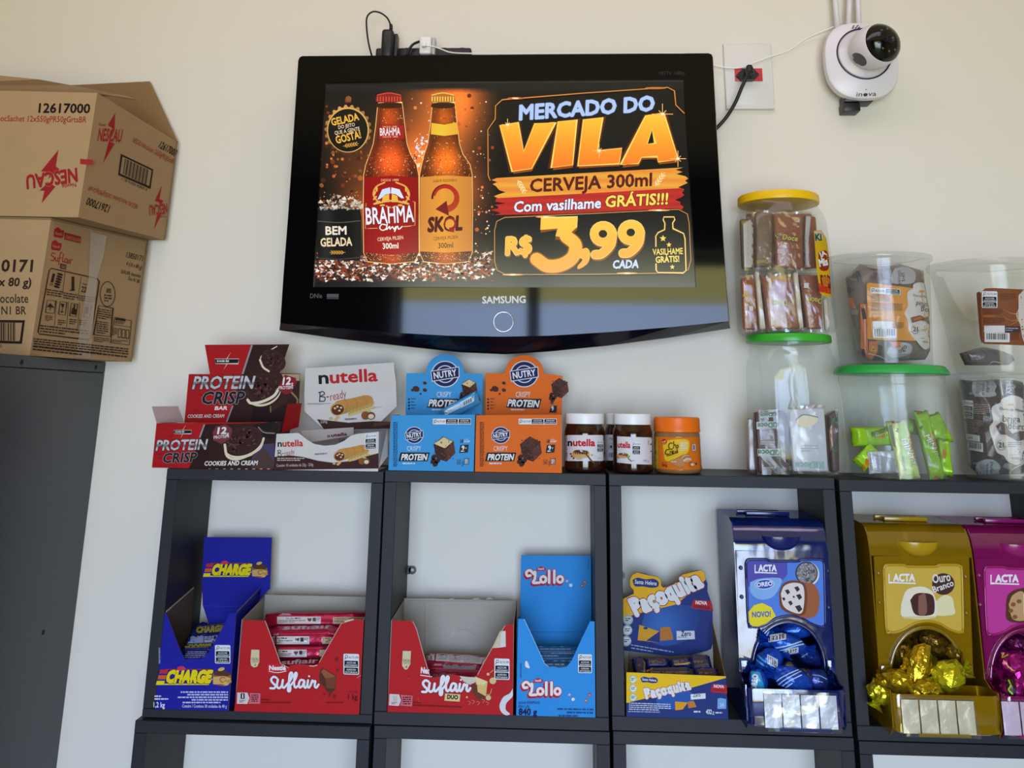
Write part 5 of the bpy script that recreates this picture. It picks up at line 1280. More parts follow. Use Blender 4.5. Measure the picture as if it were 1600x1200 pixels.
# ---------- wide square jar with the plain green lid
zb = stop(2)+.0004
def zz(x, y, Y=JY): return on_y(x, y, Y).z
cx = on_y(1240, 650, JY).x
r0 = rad(1172, 1308, 680, JY-.035); r0 = min(r0, .0725)
lidz0, lidz1 = zz(1230, 533.5, JY-.05), zz(1230, 521, JY-.05)
g = thing('sweet_jar', 'square clear jar with plain green lid, brown bars inside, under the yellow-lid jar', 'jar', (cx, JY, zb))
lc = on_y(1229, 530, JY).x; lr = rad(1164, 1294, 530, JY)
zn = lidz0
prof = [(r0*.84, zb), (r0*.95, zb+.003), (r0, zb+.012), (r0, zb+.06), (r0*.99, zb+.13), (r0*.985, zn-.045), (r0*.97, zn-.03), (r0*.92, zn-.016), (lr*.95, zn-.0085), (lr*.93, zn-.007), (lr*.93, zn-.004), (lr*.96, zn-.0035), (lr*.96, zn-.002), (lr*.93, zn-.0015), (lr*.93, zn+.004)]
sq = [3.6, 4.2, 4.4, 4.4, 4.4, 4.2, 3.6, 3, 2.2, 2, 2, 2, 2, 2, 2]
V_axis = [cx]
jar1 = lathe('jar_body', (cx, JY), prof, CLEAR, g, n=72, sq=sq, cap1=False, sharp=50)
lathe('lid', (cx+(lc-cx)*.3, JY), [(lr*.98, lidz0), (lr*1.0, lidz0+.0005), (lr*1.005, lidz0+.003), (lr, lidz1-.002), (lr*.985, lidz1-.0005), (lr*.95, lidz1)], M_lidg, g, n=72, flute=None)
# ---------- yellow-lid jar standing on it
zy = lidz1+.0008
cy_ = on_y(1222, 420, JY).x
ry = rad(1149, 1297, 440, JY-.01)*.96
ylz0, ylz1 = zz(1210, 311, JY-.055), zz(1210, 297, JY-.055)
yj = thing('sweet_jar', 'tall clear jar with yellow lid full of caramel-coloured sweets, at top of its stack', 'jar', (cy_, JY, zy))
ly = on_y(1210, 310, JY).x; lry = rad(1147.5, 1272, 312, JY-.01)
prof = [(ry*.86, zy), (ry*.965, zy+.003), (ry, zy+.012), (ry*1.0, zy+.09), (ry*.985, zy+.14), (ry*.965, ylz0-.034), (ry*.93, ylz0-.02), (lry*.97, ylz0-.008), (lry*.95, ylz0-.004), (lry*.95, ylz0+.004)]
jar2 = lathe('jar_body', (cy_, JY), prof, CLEAR, yj, n=72, sq=[3, 3.2, 3.4, 3.4, 3.3, 3, 2.6, 2.1, 2, 2], cap1=False, sharp=50)
lathe('lid', (cy_, JY), [(lry*.97, ylz0), (lry, ylz0+.0005), (lry*1.003, ylz0+.002), (lry, ylz1-.003), (lry*.985, ylz1-.0008), (lry*.95, ylz1), (lry*.9, ylz1)], M_lidy, yj, n=120, flute=(2, 3, .0003), sharp=40)
VY = (1120, 280, 4.286)
# label on the right of the yellow-lid jar
a = Art(Wrap(jar2), VY, step=4)
a.poly([(650,345),(700,340),(735,400),(752,520),(760,700),(768,790),(720,785),(690,760),(668,600)], '#d8b018')
a.poly([(690,640),(758,640),(764,740),(700,735)], '#8c2410'); a.poly([(674,690),(762,735),(766,770),(690,755)], '#c83a1c'); a.sm([(700,660),(740,650),(758,690),(720,720)], '#c8742c')
a.poly([(652,350),(704,345),(716,400),(660,420)], '#c8b8a4'); a.text('Ki', 660, 412, 704, 408, 44, '#1e5a3c', b=.05)
a.sm([(680,490),(735,480),(752,560),(740,610),(690,600)], '#9c2c14'); a.text('JA', 692, 525, 738, 505, 34, '#f0e8dc', b=.04, out='#3a1410', ob=.05); a.text('Mis', 688, 585, 748, 572, 48, '#f0ece4', b=.05, out='#2a100c', ob=.06)
a.build('label', yj, PRINT)
# sweets inside: two rows of flat caramel blocks in clear wrappers
M_car = mat('caramel_block', '#8a4426', rough=.22, spec=.7, noise_amt=.3, noise_scale=70, bump=.9, bump_scale=95, coat=.4)
WRAP = clear_mat('cellophane', tint=(.95, .93, .9), refl=.12, rough=.1, film=.10, film_col=(.7, .6, .5))
CRINK = clear_mat('crinkled_cellophane', tint=(.97, .95, .93), refl=.045, rough=.08, film=.03, film_col=(.7, .6, .5))
M_cream = mat('cream_edge', '#cfc4b6', rough=.6, noise_amt=.1)
WR = random.Random(11)
def block_sweet(label, pts, Y, thick, col, txt, tv=VY, up_=1, edge=None, cat='sweet', group=None):
    """flat wrapped sweet whose front face has the corners pts (view px, tl tr br bl) at depth Y"""
    P = [on_y(tv[0]+x/tv[2], tv[1]+y/tv[2], Y) for x, y in pts]
    c = sum(P, Vector())/4; t = thing('wrapped_sweet', label, cat, c, group)
    bm = bmesh.new(); fr_ = [bm.verts.new(p) for p in P]; bk_ = [bm.verts.new(p+Vector((0, thick, 0))) for p in P]
    bm.faces.new(fr_); bm.faces.new(bk_[::-1])
    for i in range(4): bm.faces.new((fr_[i], bk_[i], bk_[(i+1) % 4], fr_[(i+1) % 4]))
    bmesh.ops.bevel(bm, geom=list(bm.edges), offset=.003, segments=2, affect='EDGES', profile=.5)
    bo = bm_obj('sweet', bm, col, t, smooth=True, angle=50)
    # crimped wrapper ends above and below
    for i, (p, q) in enumerate(((P[0], P[1]), (P[3], P[2]))):
        n = 9; V = []; sg = 1 if i == 0 else -1; m_ = (p-q).length
        for k in range(n+1):
            u = k/n; b = p.lerp(q, u)+Vector((0, thick/2, 0)); V += [b+Vector((0, WR.uniform(-.002, .002), -sg*.003)), b+Vector((WR.uniform(-.001, .001), WR.uniform(-.003, .003), sg*(.004+.001*(k % 2))))]
        mesh('wrapper_end', V, [(2*k, 2*k+1, 2*k+3, 2*k+2) for k in range(n)], WRAP, t)
    # crinkled clear wrapper standing off the front of the block
    V = []; nu, nv = 7, 11; so = WR.uniform(0, 90)
    for i in range(nu+1):
        for j in range(nv+1):
            u, v = i/nu, j/nv; q = (P[0].lerp(P[1], -.04+1.08*u)).lerp(P[3].lerp(P[2], -.04+1.08*u), -.03+1.06*v)
            V.append(q+Vector((0, -.0018-.0007*noise.noise(q*80+Vector((so, 0, 0)))+(.003 if i in (0, nu) else 0), 0)))
    mesh('clear_wrapper', V, [(i*(nv+1)+j, (i+1)*(nv+1)+j, (i+1)*(nv+1)+j+1, i*(nv+1)+j+1) for i in range(nu) for j in range(nv)], CRINK, t)
    a = Art(Wrap(bo, base=.0034), tv, step=5)
    if edge: a.poly(edge, '#cfc4b8')
    txt(a)
    a.build('print', t, FILM)
    return t
YF = JY-.052
def doce(x0, y0, x1, y1, h, flip=False, half=None):
    def f(a):
        if flip: a.text("K' Doce", x1, y1-h, x0, y0-h, h, '#c8b828', sk=.1, b=.03, out='#2c2408', ob=.03)
        else: a.text("K' Doce", x0, y0, x1, y1, h, '#c8b828', sk=.1, b=.03, out='#2c2408', ob=.03)
        cx, cy = (x0+x1)/2, (y0+y1)/2; a.line([(cx-60,cy-(-90 if not flip else 60)),(cx-20,cy+100 if not flip else cy-80)], 3, '#c89878')
    return f
def bare(a): pass
block_sweet('caramel sweet facing forward with yellow lettering, upper row of the yellow-lid jar', [(385,225),(575,235),(580,595),(400,590)], YF, .012, M_car, doce(382, 395, 540, 415, 34))
block_sweet('sweet seen edge-on with a pale strip, upper left of the yellow-lid jar', [(160,265),(250,265),(250,600),(175,600)], YF+.006, .014, mat('dark_caramel', '#5c4838', rough=.5, noise_amt=.3, noise_scale=60), lambda a: (a.poly([(176,300),(222,270),(250,310),(248,590),(185,590)], '#b4aca4'), a.text('Doce', 165, 300, 205, 290, 20, '#a8a028', b=.03)))
block_sweet('murky brown sweet between the pale strip and the front sweet, yellow-lid jar', [(262,215),(372,225),(378,585),(262,585)], YF+.008, .014, mat('murky_caramel', '#6a5138', rough=.45, noise_amt=.3, noise_scale=60), lambda a: a.text('Doce', 345, 535, 262, 548, 26, '#a8a028', b=.03))
block_sweet('brown sweet behind a white strip, upper right of the yellow-lid jar', [(585,240),(665,250),(690,590),(595,600)], YF+.014, .014, M_car, lambda a: a.poly([(600,235),(630,240),(600,590),(572,600)], '#c4bcb6'))
block_sweet('caramel sweet at the lower left of the yellow-lid jar', [(165,660),(252,650),(280,1005),(180,1010)], YF+.008, .012, M_car, lambda a: (a.text('oce', 165, 790, 212, 782, 26, '#c8b828', b=.03, out='#2c2408', ob=.03), a.rect(216, 850, 244, 880, '#d8d0c8')))
block_sweet('caramel sweet upside down in the lower middle of the yellow-lid jar', [(305,650),(500,650),(560,1000),(345,1005)], YF-.001, .012, M_car, doce(372, 855, 520, 838, 40, True), edge=[(256,650),(290,650),(330,1000),(300,1005)])
block_sweet('caramel sweet at the lower right of the yellow-lid jar', [(560,645),(700,640),(715,1000),(610,1005)], YF+.006, .012, M_car, lambda a: (a.text('Doce', 705, 800, 620, 790, 36, '#c8b828', b=.03, out='#2c2408', ob=.03), a.rect(584, 695, 616, 728, '#d8d0c8')))
block_sweet('pale sweet edge between the two lower caramel sweets, yellow-lid jar', [(512,620),(545,625),(585,1000),(545,1000)], YF+.004, .010, M_cream, bare)
block_sweet('pale sweet edge beside the lower left caramel sweet, yellow-lid jar', [(256,615),(284,620),(330,1005),(290,1005)], YF+.003, .010, M_cream, bare)
block_sweet('pale sweet edge at the far lower right of the yellow-lid jar', [(712,795),(745,795),(760,1000),(728,1015)], YF+.012, .010, M_cream, bare)
# dim back rows
for i, (x0, x1) in enumerate(((200, 330), (360, 480), (500, 640))):
    for j, (y0, y1) in enumerate(((230, 590), (640, 990))):
        block_sweet('caramel sweet in the back row of the yellow-lid jar, %s %s' % (('upper', 'lower')[j], ('left', 'middle', 'right')[i]), [(x0,y0),(x1,y0),(x1,y1),(x0,y1)], JY+.012, .014, M_car, bare, group='back row of sweets in the yellow-lid jar')

# bars inside the green-lid square jar
VG = (1140, 520, 5.0)
M_bar = mat('peanut_bar', '#3c1d14', rough=.4, noise_amt=.4, noise_scale=90, bump=.4, bump_scale=180)
M_bar2 = mat('glare_pale_wrapper', '#c9d2e2', rough=.25, noise_amt=.06, noise_scale=30)  # pale bluish wrapper tone stands in for glare on the jar
def kidoce(a, rows):
    for x0, y0, x1, y1, h in rows:
        a.poly([(x0-6, y0-h-10), (x1+4, y1-h-10), (x1+6, y1+4), (x0-4, y0+4)], '#a8b0a4'); a.text('KiDoce', x1, y1-h, x0, y0-h, h*.9, '#1e5a3c', b=.05)
block_sweet('brown bar with green lettering standing at front left in the square jar', [(195,620),(440,610),(470,1095),(225,1095)], JY-.048, .016, M_bar, lambda a: (kidoce(a, [(240,665,370,650,30),(215,750,385,740,42),(222,960,405,960,44)]), a.poly([(440,625),(462,640),(478,1080),(455,1090)], '#241410'), a.micro(240, 850, 360, 880, 2, '#c8b8b0', seed=5), a.micro(262, 1050, 360, 1080, 2, '#b8aca4', seed=6), a.line([(300,790),(340,800)], 6, '#d8a888')), tv=VG)
block_sweet('bar with a big glare put into its pale wrapper colour, beside the brown bar in the square jar', [(462,600),(742,585),(775,1085),(500,1085)], JY-.050, .014, M_bar2, lambda a: (a.sm([(520,690),(560,650),(650,640),(690,680),(640,730),(560,735)], '#e8d8b8'), a.text('KiDoce', 740, 1010, 515, 1015, 50, '#8ab4a4', b=.03), a.line([(520,680),(580,640),(690,660)], 8, '#6a8a78', smooth=True), a.micro(560, 880, 700, 940, 3, '#b0bcc8', seed=8)), tv=VG)
block_sweet('brown bar turned sideways at the far right in the square jar', [(770,640),(850,600),(862,1085),(800,1095)], JY-.03, .02, M_bar, lambda a: (a.text('Ki', 800, 700, 850, 690, 34, '#1e5a3c', b=.05), a.text('Ki', 800, 930, 850, 925, 34, '#1e5a3c', b=.05), a.poly([(770,760),(800,720),(805,900),(780,950)], '#a8785c')), tv=VG)
block_sweet('greyish bar at the far left in the square jar', [(140,690),(192,690),(205,1080),(150,1070)], JY-.03, .02, mat('greyish_wrapper', '#9a9290', rough=.4, noise_amt=.1), bare, tv=VG)
for i, x in enumerate((230, 400, 560, 690)):
    block_sweet('brown bar in the back row of the square jar, %s from the left' % ('first', 'second', 'third', 'fourth')[i], [(x,640),(x+120,640),(x+125,1040),(x,1040)], JY-.004, .016, M_bar, bare, tv=VG, group='back row of bars in the square jar')

# ---------- round tub with bright green lid
zt4 = stop(3)+.0004
VL = (1310, 560, 5.716)
TY = .07
cxt = on_y(1310+515/5.716, 560+700/5.716, TY).x
ltz1, ltz0 = zz(1393, 569.5, TY-.07), zz(1393, 583, TY-.07)
rt = rad(1310+45/5.716, 1310+960/5.716, 600, TY)*.985; rb = rad(1310+150/5.716, 1310+1000/5.716, 745, TY)*.97; rl = rad(1308, 1484, 580, TY)*.985
tb = thing('sweet_tub', 'round clear tub with bright green lid and lime green bars', 'tub', (cxt, TY, zt4))
ledge = ltz0-.016
tub = lathe('tub_body', (cxt, TY), [(rb*.95, zt4), (rb, zt4+.002), (rb+(rt-rb)*.9, ledge-.001), (rt*1.0, ledge), (rt*1.02, ltz0+.001)], CLEAR2, tb, n=72, cap1=False, sharp=30)
lathe('lid', (cxt, TY), [(rl*.97, ltz0-.001), (rl, ltz0), (rl, ltz0+.003), (rl*.985, ltz0+.005), (rl*.93, ltz1-.002), (rl*.90, ltz1), (rl*.86, ltz1), (rl*.85, ltz1-.002)], M_lidg2, tb, n=96, flute=(3, 4, .0006), sharp=40)
M_lime = foil('lime_foil', '#8cc020', rough=.3, metal=.15, bump=.4, scale=90); M_limep = foil('pale_lime_foil', '#c2cc7c', rough=.3, metal=.1, bump=.4, scale=90); M_silv = foil('silver_back', '#b8bcc2', rough=.35, metal=.2, bump=.3, scale=80)
def tub_bar(label, p0, p1, Y0, Y1, wpx, th, m, art, seed):
    c0 = on_y(VL[0]+p0[0]/VL[2], VL[1]+p0[1]/VL[2], Y0); c1 = on_y(VL[0]+p1[0]/VL[2], VL[1]+p1[1]/VL[2], Y1)
    t = thing('lime_bar', label, 'snack bar', (c0+c1)/2); w = wpx/VL[2]*(TY-CAM.y)/F
    b_ = pillow('wrapper', (c0+c1)/2, c1-c0, (1, 0, .3) if abs(p0[1]-p1[1]) > abs(p0[0]-p1[0]) else (.3, 0, 1), (c1-c0).length, w, th, m, t, nl=22, nw=18, bump=.0022, crimp=.06, seed=seed)
    if art:
        a = Art(Wrap(b_), VL, step=4); art(a); a.build('print', t, FILM)
    return t
def mint(a, x0, y0, x1, y1, h, c='#e8ecd8'):
    a.text('MINTY', x0, y0, x1, y1, h, c, sk=.2, b=.04, out='#3a5a18', ob=.04)
def bar_a(a):
    a.poly([(520,575),(590,575),(690,1080),(600,1085)], '#a8d030'); a.poly([(450,600),(480,590),(515,800),(490,780)], '#8a9490')
    mint(a, 560, 720, 665, 965, -0 or 44); a.text('TORTU', 615, 690, 680, 900, 26, '#d86a3c', b=.06)
    a.poly([(565,880),(585,870),(605,1000),(590,1010)], '#8a9498'); a.text('2', 510, 650, 535, 660, 30, '#2a4a1c', b=.05); a.sm([(470,560),(540,545),(560,570),(490,580)], '#8a5a20')
def bar_b(a):
    a.poly([(700,560),(790,540),(920,1060),(830,1080)], '#86c018'); mint(a, 765, 690, 895, 905, 46); a.text('TORTU', 815, 660, 885, 830, 32, '#d84a28', b=.06)
    a.poly([(780,845),(805,840),(832,970),(815,980)], '#a0a8ac'); a.sm([(700,470),(740,460),(745,490),(705,500)], '#9a6420'); a.sm([(850,1060),(880,1045),(900,1075),(860,1082)], '#c87818'); a.text('2', 722, 620, 745, 632, 30, '#2a4a1c', b=.05)
tub_bar('pale lime bar standing upright in the middle of the green-lid tub', (510,560), (640,1075), TY-.042, TY-.052, 160, .014, M_limep, bar_a, 3)
tub_bar('bright lime bar leaning right in the green-lid tub', (730,470), (880,1080), TY-.034, TY-.045, 112, .014, M_lime, bar_b, 5)
tub_bar('lime bar lying flat across the left of the green-lid tub', (120,700), (500,690), TY-.035, TY-.03, 150, .02, M_lime, lambda a: (a.poly([(290,660),(470,600),(475,640),(300,700)], '#5a7a1c'), a.text('TORTU', 355, 725, 440, 690, 24, '#c8581c', b=.06), a.poly([(320,700),(345,692),(345,706),(320,715)], '#8a9498')), 7)
tub_bar('lime bar with yellow nut pictures at the bottom left of the green-lid tub', (180,960), (330,800), TY-.045, TY-.04, 120, .016, M_lime, lambda a: (a.sm([(200,960),(260,930),(270,1010),(215,1040)], '#c89420'), a.sm([(240,900),(270,890),(280,940),(245,950)], '#b8741c')), 8)
tub_bar('torn silver-backed wrapper showing its printed rear in the green-lid tub', (270,930), (520,920), TY-.052, TY-.05, 170, .008, M_silv, lambda a: a.micro(280, 850, 520, 1000, 13, '#5c6068', sk=-50, h=.4), 9)
tub_bar('lime bar behind at the right edge of the green-lid tub', (820,500), (950,760), TY-.01, TY-.02, 140, .016, M_lime, None, 10)
tub_bar('lime bar low at the right edge of the green-lid tub', (930,720), (965,1050), TY-.03, TY-.04, 90, .016, M_lime, lambda a: (a.sm([(930,820),(960,810),(965,880),(935,890)], '#c88a20'), a.sm([(925,700),(945,690),(940,760)], '#c89420')), 11)
tub_bar('lime bar flat at the bottom right of the green-lid tub', (600,600), (850,640), TY+.01, TY+.005, 120, .016, M_lime, None, 12)

# ---------- clear tub holding the orange-labelled bag, on the green lid
zp = ltz1+.0008
VP = (1290, 380, 5.161)
PYd = .074
cxp = on_y(1290+455/5.161, 500, PYd).x
rp_t = rad(1290+60/5.161, 1290+870/5.161, 430, PYd)*.98; rp_b = rad(1290+185/5.161, 1290+895/5.161, 560, PYd); rr_ = rad(1290+32/5.161, 1290+895/5.161, 412, PYd)*.97
zr = zz(1290+455/5.161, 380+145/5.161, PYd)
pj = thing('sweet_tub', 'clear lidded tub with an orange labelled bag inside, on the green lid', 'tub', (cxp, PYd, zp))
tubp = lathe('tub_body', (cxp, PYd), [(rp_b*.95, zp), (rp_b, zp+.002), (rp_t, zr-.006), (rr_, zr-.003)], CLEAR2, pj, n=72, cap1=False, sharp=30)
lathe('lid', (cxp, PYd), [(rr_*1.01, zr-.0025), (rr_*1.015, zr), (rr_, zr+.004), (rr_*.9, zr+.0055), (rr_*.86, zr+.003), (rr_*.4, zr+.003), (rr_*.05, zr+.003)], CLEAR2, pj, n=72, cap0=False, sharp=30)
def bag(name, label, V_, outline, Y, depth, m, art, seed, shr=.87):
    """a full printed bag: outline in view px at depth Y, bulging forward"""
    P = [on_y(V_[0]+x/V_[2], V_[1]+y/V_[2], Y) for x, y in outline]
    c = sum(P, Vector())/len(P); P = [c+Vector(((p_.x-c.x)*shr, 0, (p_.z-c.z)*.97)) for p_ in P]; t = thing(name, label, 'bag', c); n = len(P); V = []; Fs = []
    L = [(0, .985), (.3, .95), (.6, .86), (.85, .70), (.97, .45), (1.0, .15)]
    for s_ in (1, -1):
        b0 = len(V)
        for d, k in L:
            for p in P:
                q = c+(p-c)*k; nn = noise.noise(Vector((q.x*70+seed, q.z*70, s_)))*.0022
                V.append(Vector((q.x, Y-s_*(d*depth*.5+nn*(d > 0)), q.z)))
        for i in range(len(L)-1):
            for j in range(n): j2 = (j+1) % n; f = (b0+i*n+j, b0+i*n+j2, b0+(i+1)*n+j2, b0+(i+1)*n+j); Fs.append(f if s_ > 0 else f[::-1])
        Fs.append(tuple(b0+(len(L)-1)*n+j for j in range(n)))
    o = mesh('bag_film', V, Fs, m, t, smooth=True)
    b = bmesh.new(); b.from_mesh(o.data); bmesh.ops.remove_doubles(b, verts=b.verts, dist=1e-6); bmesh.ops.recalc_face_normals(b, faces=b.faces); b.to_mesh(o.data); b.free()
    a = Art(Wrap(o, base=.0012, dz=.00016), V_, step=3); art(a); a.build('print', t, FILM); return t
def dense(P, n=6):
    out = []
    for i in range(len(P)):
        a, b = P[i], P[(i+1) % len(P)]; out += [(a[0]+(b[0]-a[0])*k/n, a[1]+(b[1]-a[1])*k/n) for k in range(n)]
    return out
def plaque(a, pts, c='#e6dfda'): a.sm(pts, c, n=5)
def a_pingo(a):
    q = random.Random(3)
    for _ in range(45):
        x, y = q.uniform(140, 850), q.choice((q.uniform(160, 320), q.uniform(800, 950), q.uniform(300, 900))); s = q.uniform(25, 70)
        a.sm([(x,y-s*.4),(x+s,y-s*.2),(x+s*.8,y+s*.4),(x-s*.4,y+s*.3)], q.choice(('#5a4640', '#7a6a62', '#9a8c84', '#4a3028', '#8a7c76', '#6a4a3c'))); 
    a.poly([(75,265),(110,260),(140,440),(240,540),(160,460),(115,400)], '#d8743c'); a.poly([(130,440),(215,440),(245,530),(200,520)], '#e07a2c')
    a.poly([(280,490),(330,490),(345,965),(285,965)], '#e2743a'); a.line([(315,500),(320,960)], 7, '#d8ccc4')
    for y0 in (520, 850): a.poly([(285,y0),(315,y0+6),(330,y0+90),(300,y0+96)], '#1e2438')
    a.poly([(240,220),(275,225),(300,330),(270,300)], '#283452')
    a.poly([(770,205),(850,200),(830,240),(855,400),(888,830),(830,830),(810,420)], '#e0703c')
    a.sm([(560,200),(640,190),(720,230),(715,310),(640,330),(540,320),(530,260)], '#b4b0b4'); a.text('pingo', 606, 330, 604, 218, 30, '#2a2a2e', b=0); a.text('bel', 640, 305, 636, 240, 30, '#2a2a2e', b=0)
    a.sm([(500,850),(600,800),(690,820),(680,890),(560,925),(500,900)], '#c4bcc0'); a.text('ogo', 600, 890, 660, 840, 40, '#2a2a2e', b=.01)
    a.poly([(350,790),(420,790),(420,870),(360,960),(345,960)], '#d8743c'); a.poly([(360,870),(385,825),(410,870)], '#c8b020'); a.poly([(375,862),(386,842),(398,862)], '#3a6a2c')
    a.poly([(520,795),(610,795),(600,840),(545,845)], '#e07a34')
    a.line([(345,890),(430,910),(490,942)], 5, '#f0ece8', smooth=True)
    a.poly([(332,330),(350,318),(840,378),(880,420),(885,800),(780,790),(350,775),(338,760)], '#e89a24')
    plaque(a, [(705,365),(712,330),(770,316),(830,345),(855,390),(872,560),(890,700),(880,770),(850,790),(845,830),(805,858),(762,825),(735,790),(705,760),(672,700),(665,640),(640,555),(665,500),(660,400)])
    a.alto(362, 356, 602, 404, rows=1, horiz=True, sk=-14)
    a.micro(366, 412, 520, 470, 5, '#5c3410', sk=-6, h=.4); a.micro(370, 478, 620, 550, 6, '#5c3410', sk=-12, h=.4, seed=3)
    a.poly([(375,568),(538,572),(535,622),(378,618)], '#c8742c'); a.poly([(380,572),(534,576),(531,618),(383,614)], '#e89a24'); a.poly([(378,628),(542,632),(538,688),(382,682)], '#e8e6e8'); a.micro(552, 640, 632, 690, 5, '#6a3c14')
    a.rect(380, 684, 574, 762, '#e8e6e8', r=6, sk=-4); a.bars(392, 690, 562, 742, 18, '#1c1a1c', sk=-4); a.micro(395, 745, 560, 756, 1, '#1c1a1c', sk=-4)
    a.text('Ouro de Minas', 705, 425, 832, 445, 18, '#3a3230', b=.0); a.poly([(755,395),(765,375),(775,388),(788,374),(795,398)], '#d8a020')
    a.text('pingo', 732, 496, 828, 512, 40, '#3a302e', b=0); a.text('bel', 770, 548, 830, 556, 46, '#3a302e', b=0)
    a.poly([(690,600),(765,580),(800,600),(820,590),(858,640),(856,680),(812,630),(770,622),(700,642)], '#7a3c18'); a.poly([(705,606),(765,588),(790,600),(760,615),(712,628)], '#b0622c')
    a.line([(725+30*math.cos(i*.35), 696+34*math.sin(i*.35)) for i in range(14)], 3, '#4a403c'); a.text('21', 708, 710, 745, 710, 34, '#2c2624', b=.03); a.micro(775, 695, 820, 715, 2, '#8a9a50'); a.poly([(830,750),(848,710),(865,755)], '#8a9a3c'); a.micro(770, 765, 830, 775, 1, '#6a605c'); a.text('1,008kg', 778, 800, 826, 804, 14, '#6a605c')
bag('sweets_bag', 'orange labelled bag of caramel sweets inside the clear tub', VP, dense([(95,270),(230,150),(440,170),(620,150),(830,205),(845,330),(885,560),(890,900),(850,960),(560,968),(300,968),(200,900),(130,520)]), PYd-.004, .074, foil('brown_film', '#77685f', rough=.22, metal=.1, bump=.5, scale=110), a_pingo, 4, .85)

# ---------- lower right tub with the dark brown labelled bag, and the nearly empty tub on it
VB = (1460, 560, 5.714)
BYd = .078
cxb = on_y(1568, 670, BYd).x
rbt = rad(1487, 1650, 610, BYd)*.975; rbb = rad(1512, 1640, 750, BYd)
zrim = zz(1560, 583, BYd-.075)
bj = thing('sweet_tub', 'clear tub with a dark brown labelled bag, lower right corner of the shelf top', 'tub', (cxb, BYd, zt4))
lathe('tub_body', (cxb, BYd), [(rbb*.95, zt4), (rbb, zt4+.002), (rbt*.99, zrim-.008), (rbt*1.05, zrim-.0065)], CLEAR2, bj, n=72, cap1=False, sharp=30)
lathe('lid', (cxb, BYd), [(rbt*1.06, zrim-.006), (rbt*1.07, zrim-.003), (rbt*1.05, zrim), (rbt*.9, zrim), (rbt*.05, zrim)], CLEAR2, bj, n=72, cap0=False, sharp=30)
def a_brig(a):
    q = random.Random(8)
    for _ in range(26):
        x, y = q.uniform(190, 800), q.choice((q.uniform(170, 330), q.uniform(860, 1060))); s = q.uniform(25, 60)
        a.sm([(x,y-s*.4),(x+s,y-s*.2),(x+s*.8,y+s*.4),(x-s*.4,y+s*.3)], q.choice(('#2a2426', '#4a4448', '#6a6468', '#8c888e', '#352a28')))
    for cx, cy in ((450, 260), (485, 985)):
        a.sm([(cx-110,cy-50),(cx-60,cy-75),(cx,cy-85),(cx+60,cy-70),(cx+105,cy-20),(cx+90,cy+30),(cx+100,cy+70),(cx,cy+90),(cx-80,cy+85),(cx-115,cy+20)], '#a4a8aa')
        a.text('briga', cx+38, cy-55 if cy < 500 else cy-60, cx+30, cy+45, -26, '#26242a', b=.01); a.text('deiro', cx-2, cy-45, cx-8, cy+70, -26, '#26242a', b=.01); a.micro(cx-80, cy-40, cx-30, cy+60, 8, '#5c5c60')
    a.poly([(560,190),(700,190),(700,330),(600,340)], '#28262c'); a.line([(590,190),(610,330)], 10, '#c8ccd4'); a.line([(650,200),(640,320)], 8, '#a8b4cc'); a.text('PREV', 640, 200, 650, 320, 40, '#d0d4dc', b=.02)
    a.poly([(222,335),(800,360),(820,920),(640,905),(280,830)], '#3c1c16')
    plaque(a, [(590,395),(605,360),(690,330),(770,350),(800,400),(830,600),(830,900),(760,945),(715,950),(650,915),(620,870),(560,840),(530,760),(490,622),(525,560),(512,440)])
    a.alto(246, 366, 346, 528, sk=-12); a.micro(350, 404, 500, 500, 6, '#b89c90', sk=-10, h=.35); a.micro(268, 540, 440, 600, 5, '#a88a80', sk=-16, h=.35); a.micro(270, 605, 390, 665, 4, '#a88a80', sk=-14, h=.35)
    a.poly([(280,668),(405,690),(406,746),(286,728)], '#d8dcd8'); a.poly([(284,735),(432,758),(436,838),(294,812)], '#d8dcd8'); a.bars(294, 742, 425, 795, 14, '#1c1a1c', sk=-20); a.micro(295, 702, 385, 718, 1, '#3a3a3c', sk=-8)
    a.poly([(655,420),(662,400),(682,412),(706,400),(712,422)], '#d8a030'); a.text('Ouro de Minas', 582, 458, 800, 480, 24, '#2c2826', b=.01)
    a.text('briga', 612, 566, 766, 572, 62, '#2e2826', b=.0); a.text('deiro', 655, 628, 815, 640, 58, '#2e2826', b=.0)
    a.poly([(552,605),(600,568),(640,585),(665,640),(700,672),(760,650),(825,650),(825,720),(745,740),(640,680),(595,680)], '#4a2a24')
    a.line([(600+40*math.cos(i*.32), 775+44*math.sin(i*.32)) for i in range(16)], 3, '#4a403c'); a.text('21', 576, 795, 622, 795, 44, '#2c2624', b=.03); a.micro(655, 750, 780, 800, 3, '#6a605c', h=.35); a.micro(670, 860, 780, 868, 1, '#6a605c'); a.text('1,008kg', 672, 900, 780, 905, 20, '#6a605c')
    a.line([(690,1000),(720,975),(790,945)], 8, '#f0ece8', smooth=True)
bag('sweets_bag', 'dark brown labelled bag of chocolate sweets in the lower right tub', VB, dense([(180,170),(330,185),(560,170),(700,165),(830,190),(840,400),(845,900),(820,1060),(560,1065),(360,1070),(290,1000),(240,560),(205,330)]), BYd-.004, .078, foil('dark_film', '#3c3536', rough=.2, metal=.15, bump=.5, scale=110), a_brig, 9, .84)
zq = zrim+.0008
VW = (1420, 380, 5.455)
QY = .08
cxq = on_y(1552, 480, QY).x
rqt = rad(1459, 1650, 440, QY)*.96; rqb = rad(1492, 1622, 565, QY)
zqr = zz(1560, 412, QY-.04)
qj = thing('sweet_tub', 'nearly empty clear tub with brown label, at the right edge on top of another', 'tub', (cxq, QY, zq))
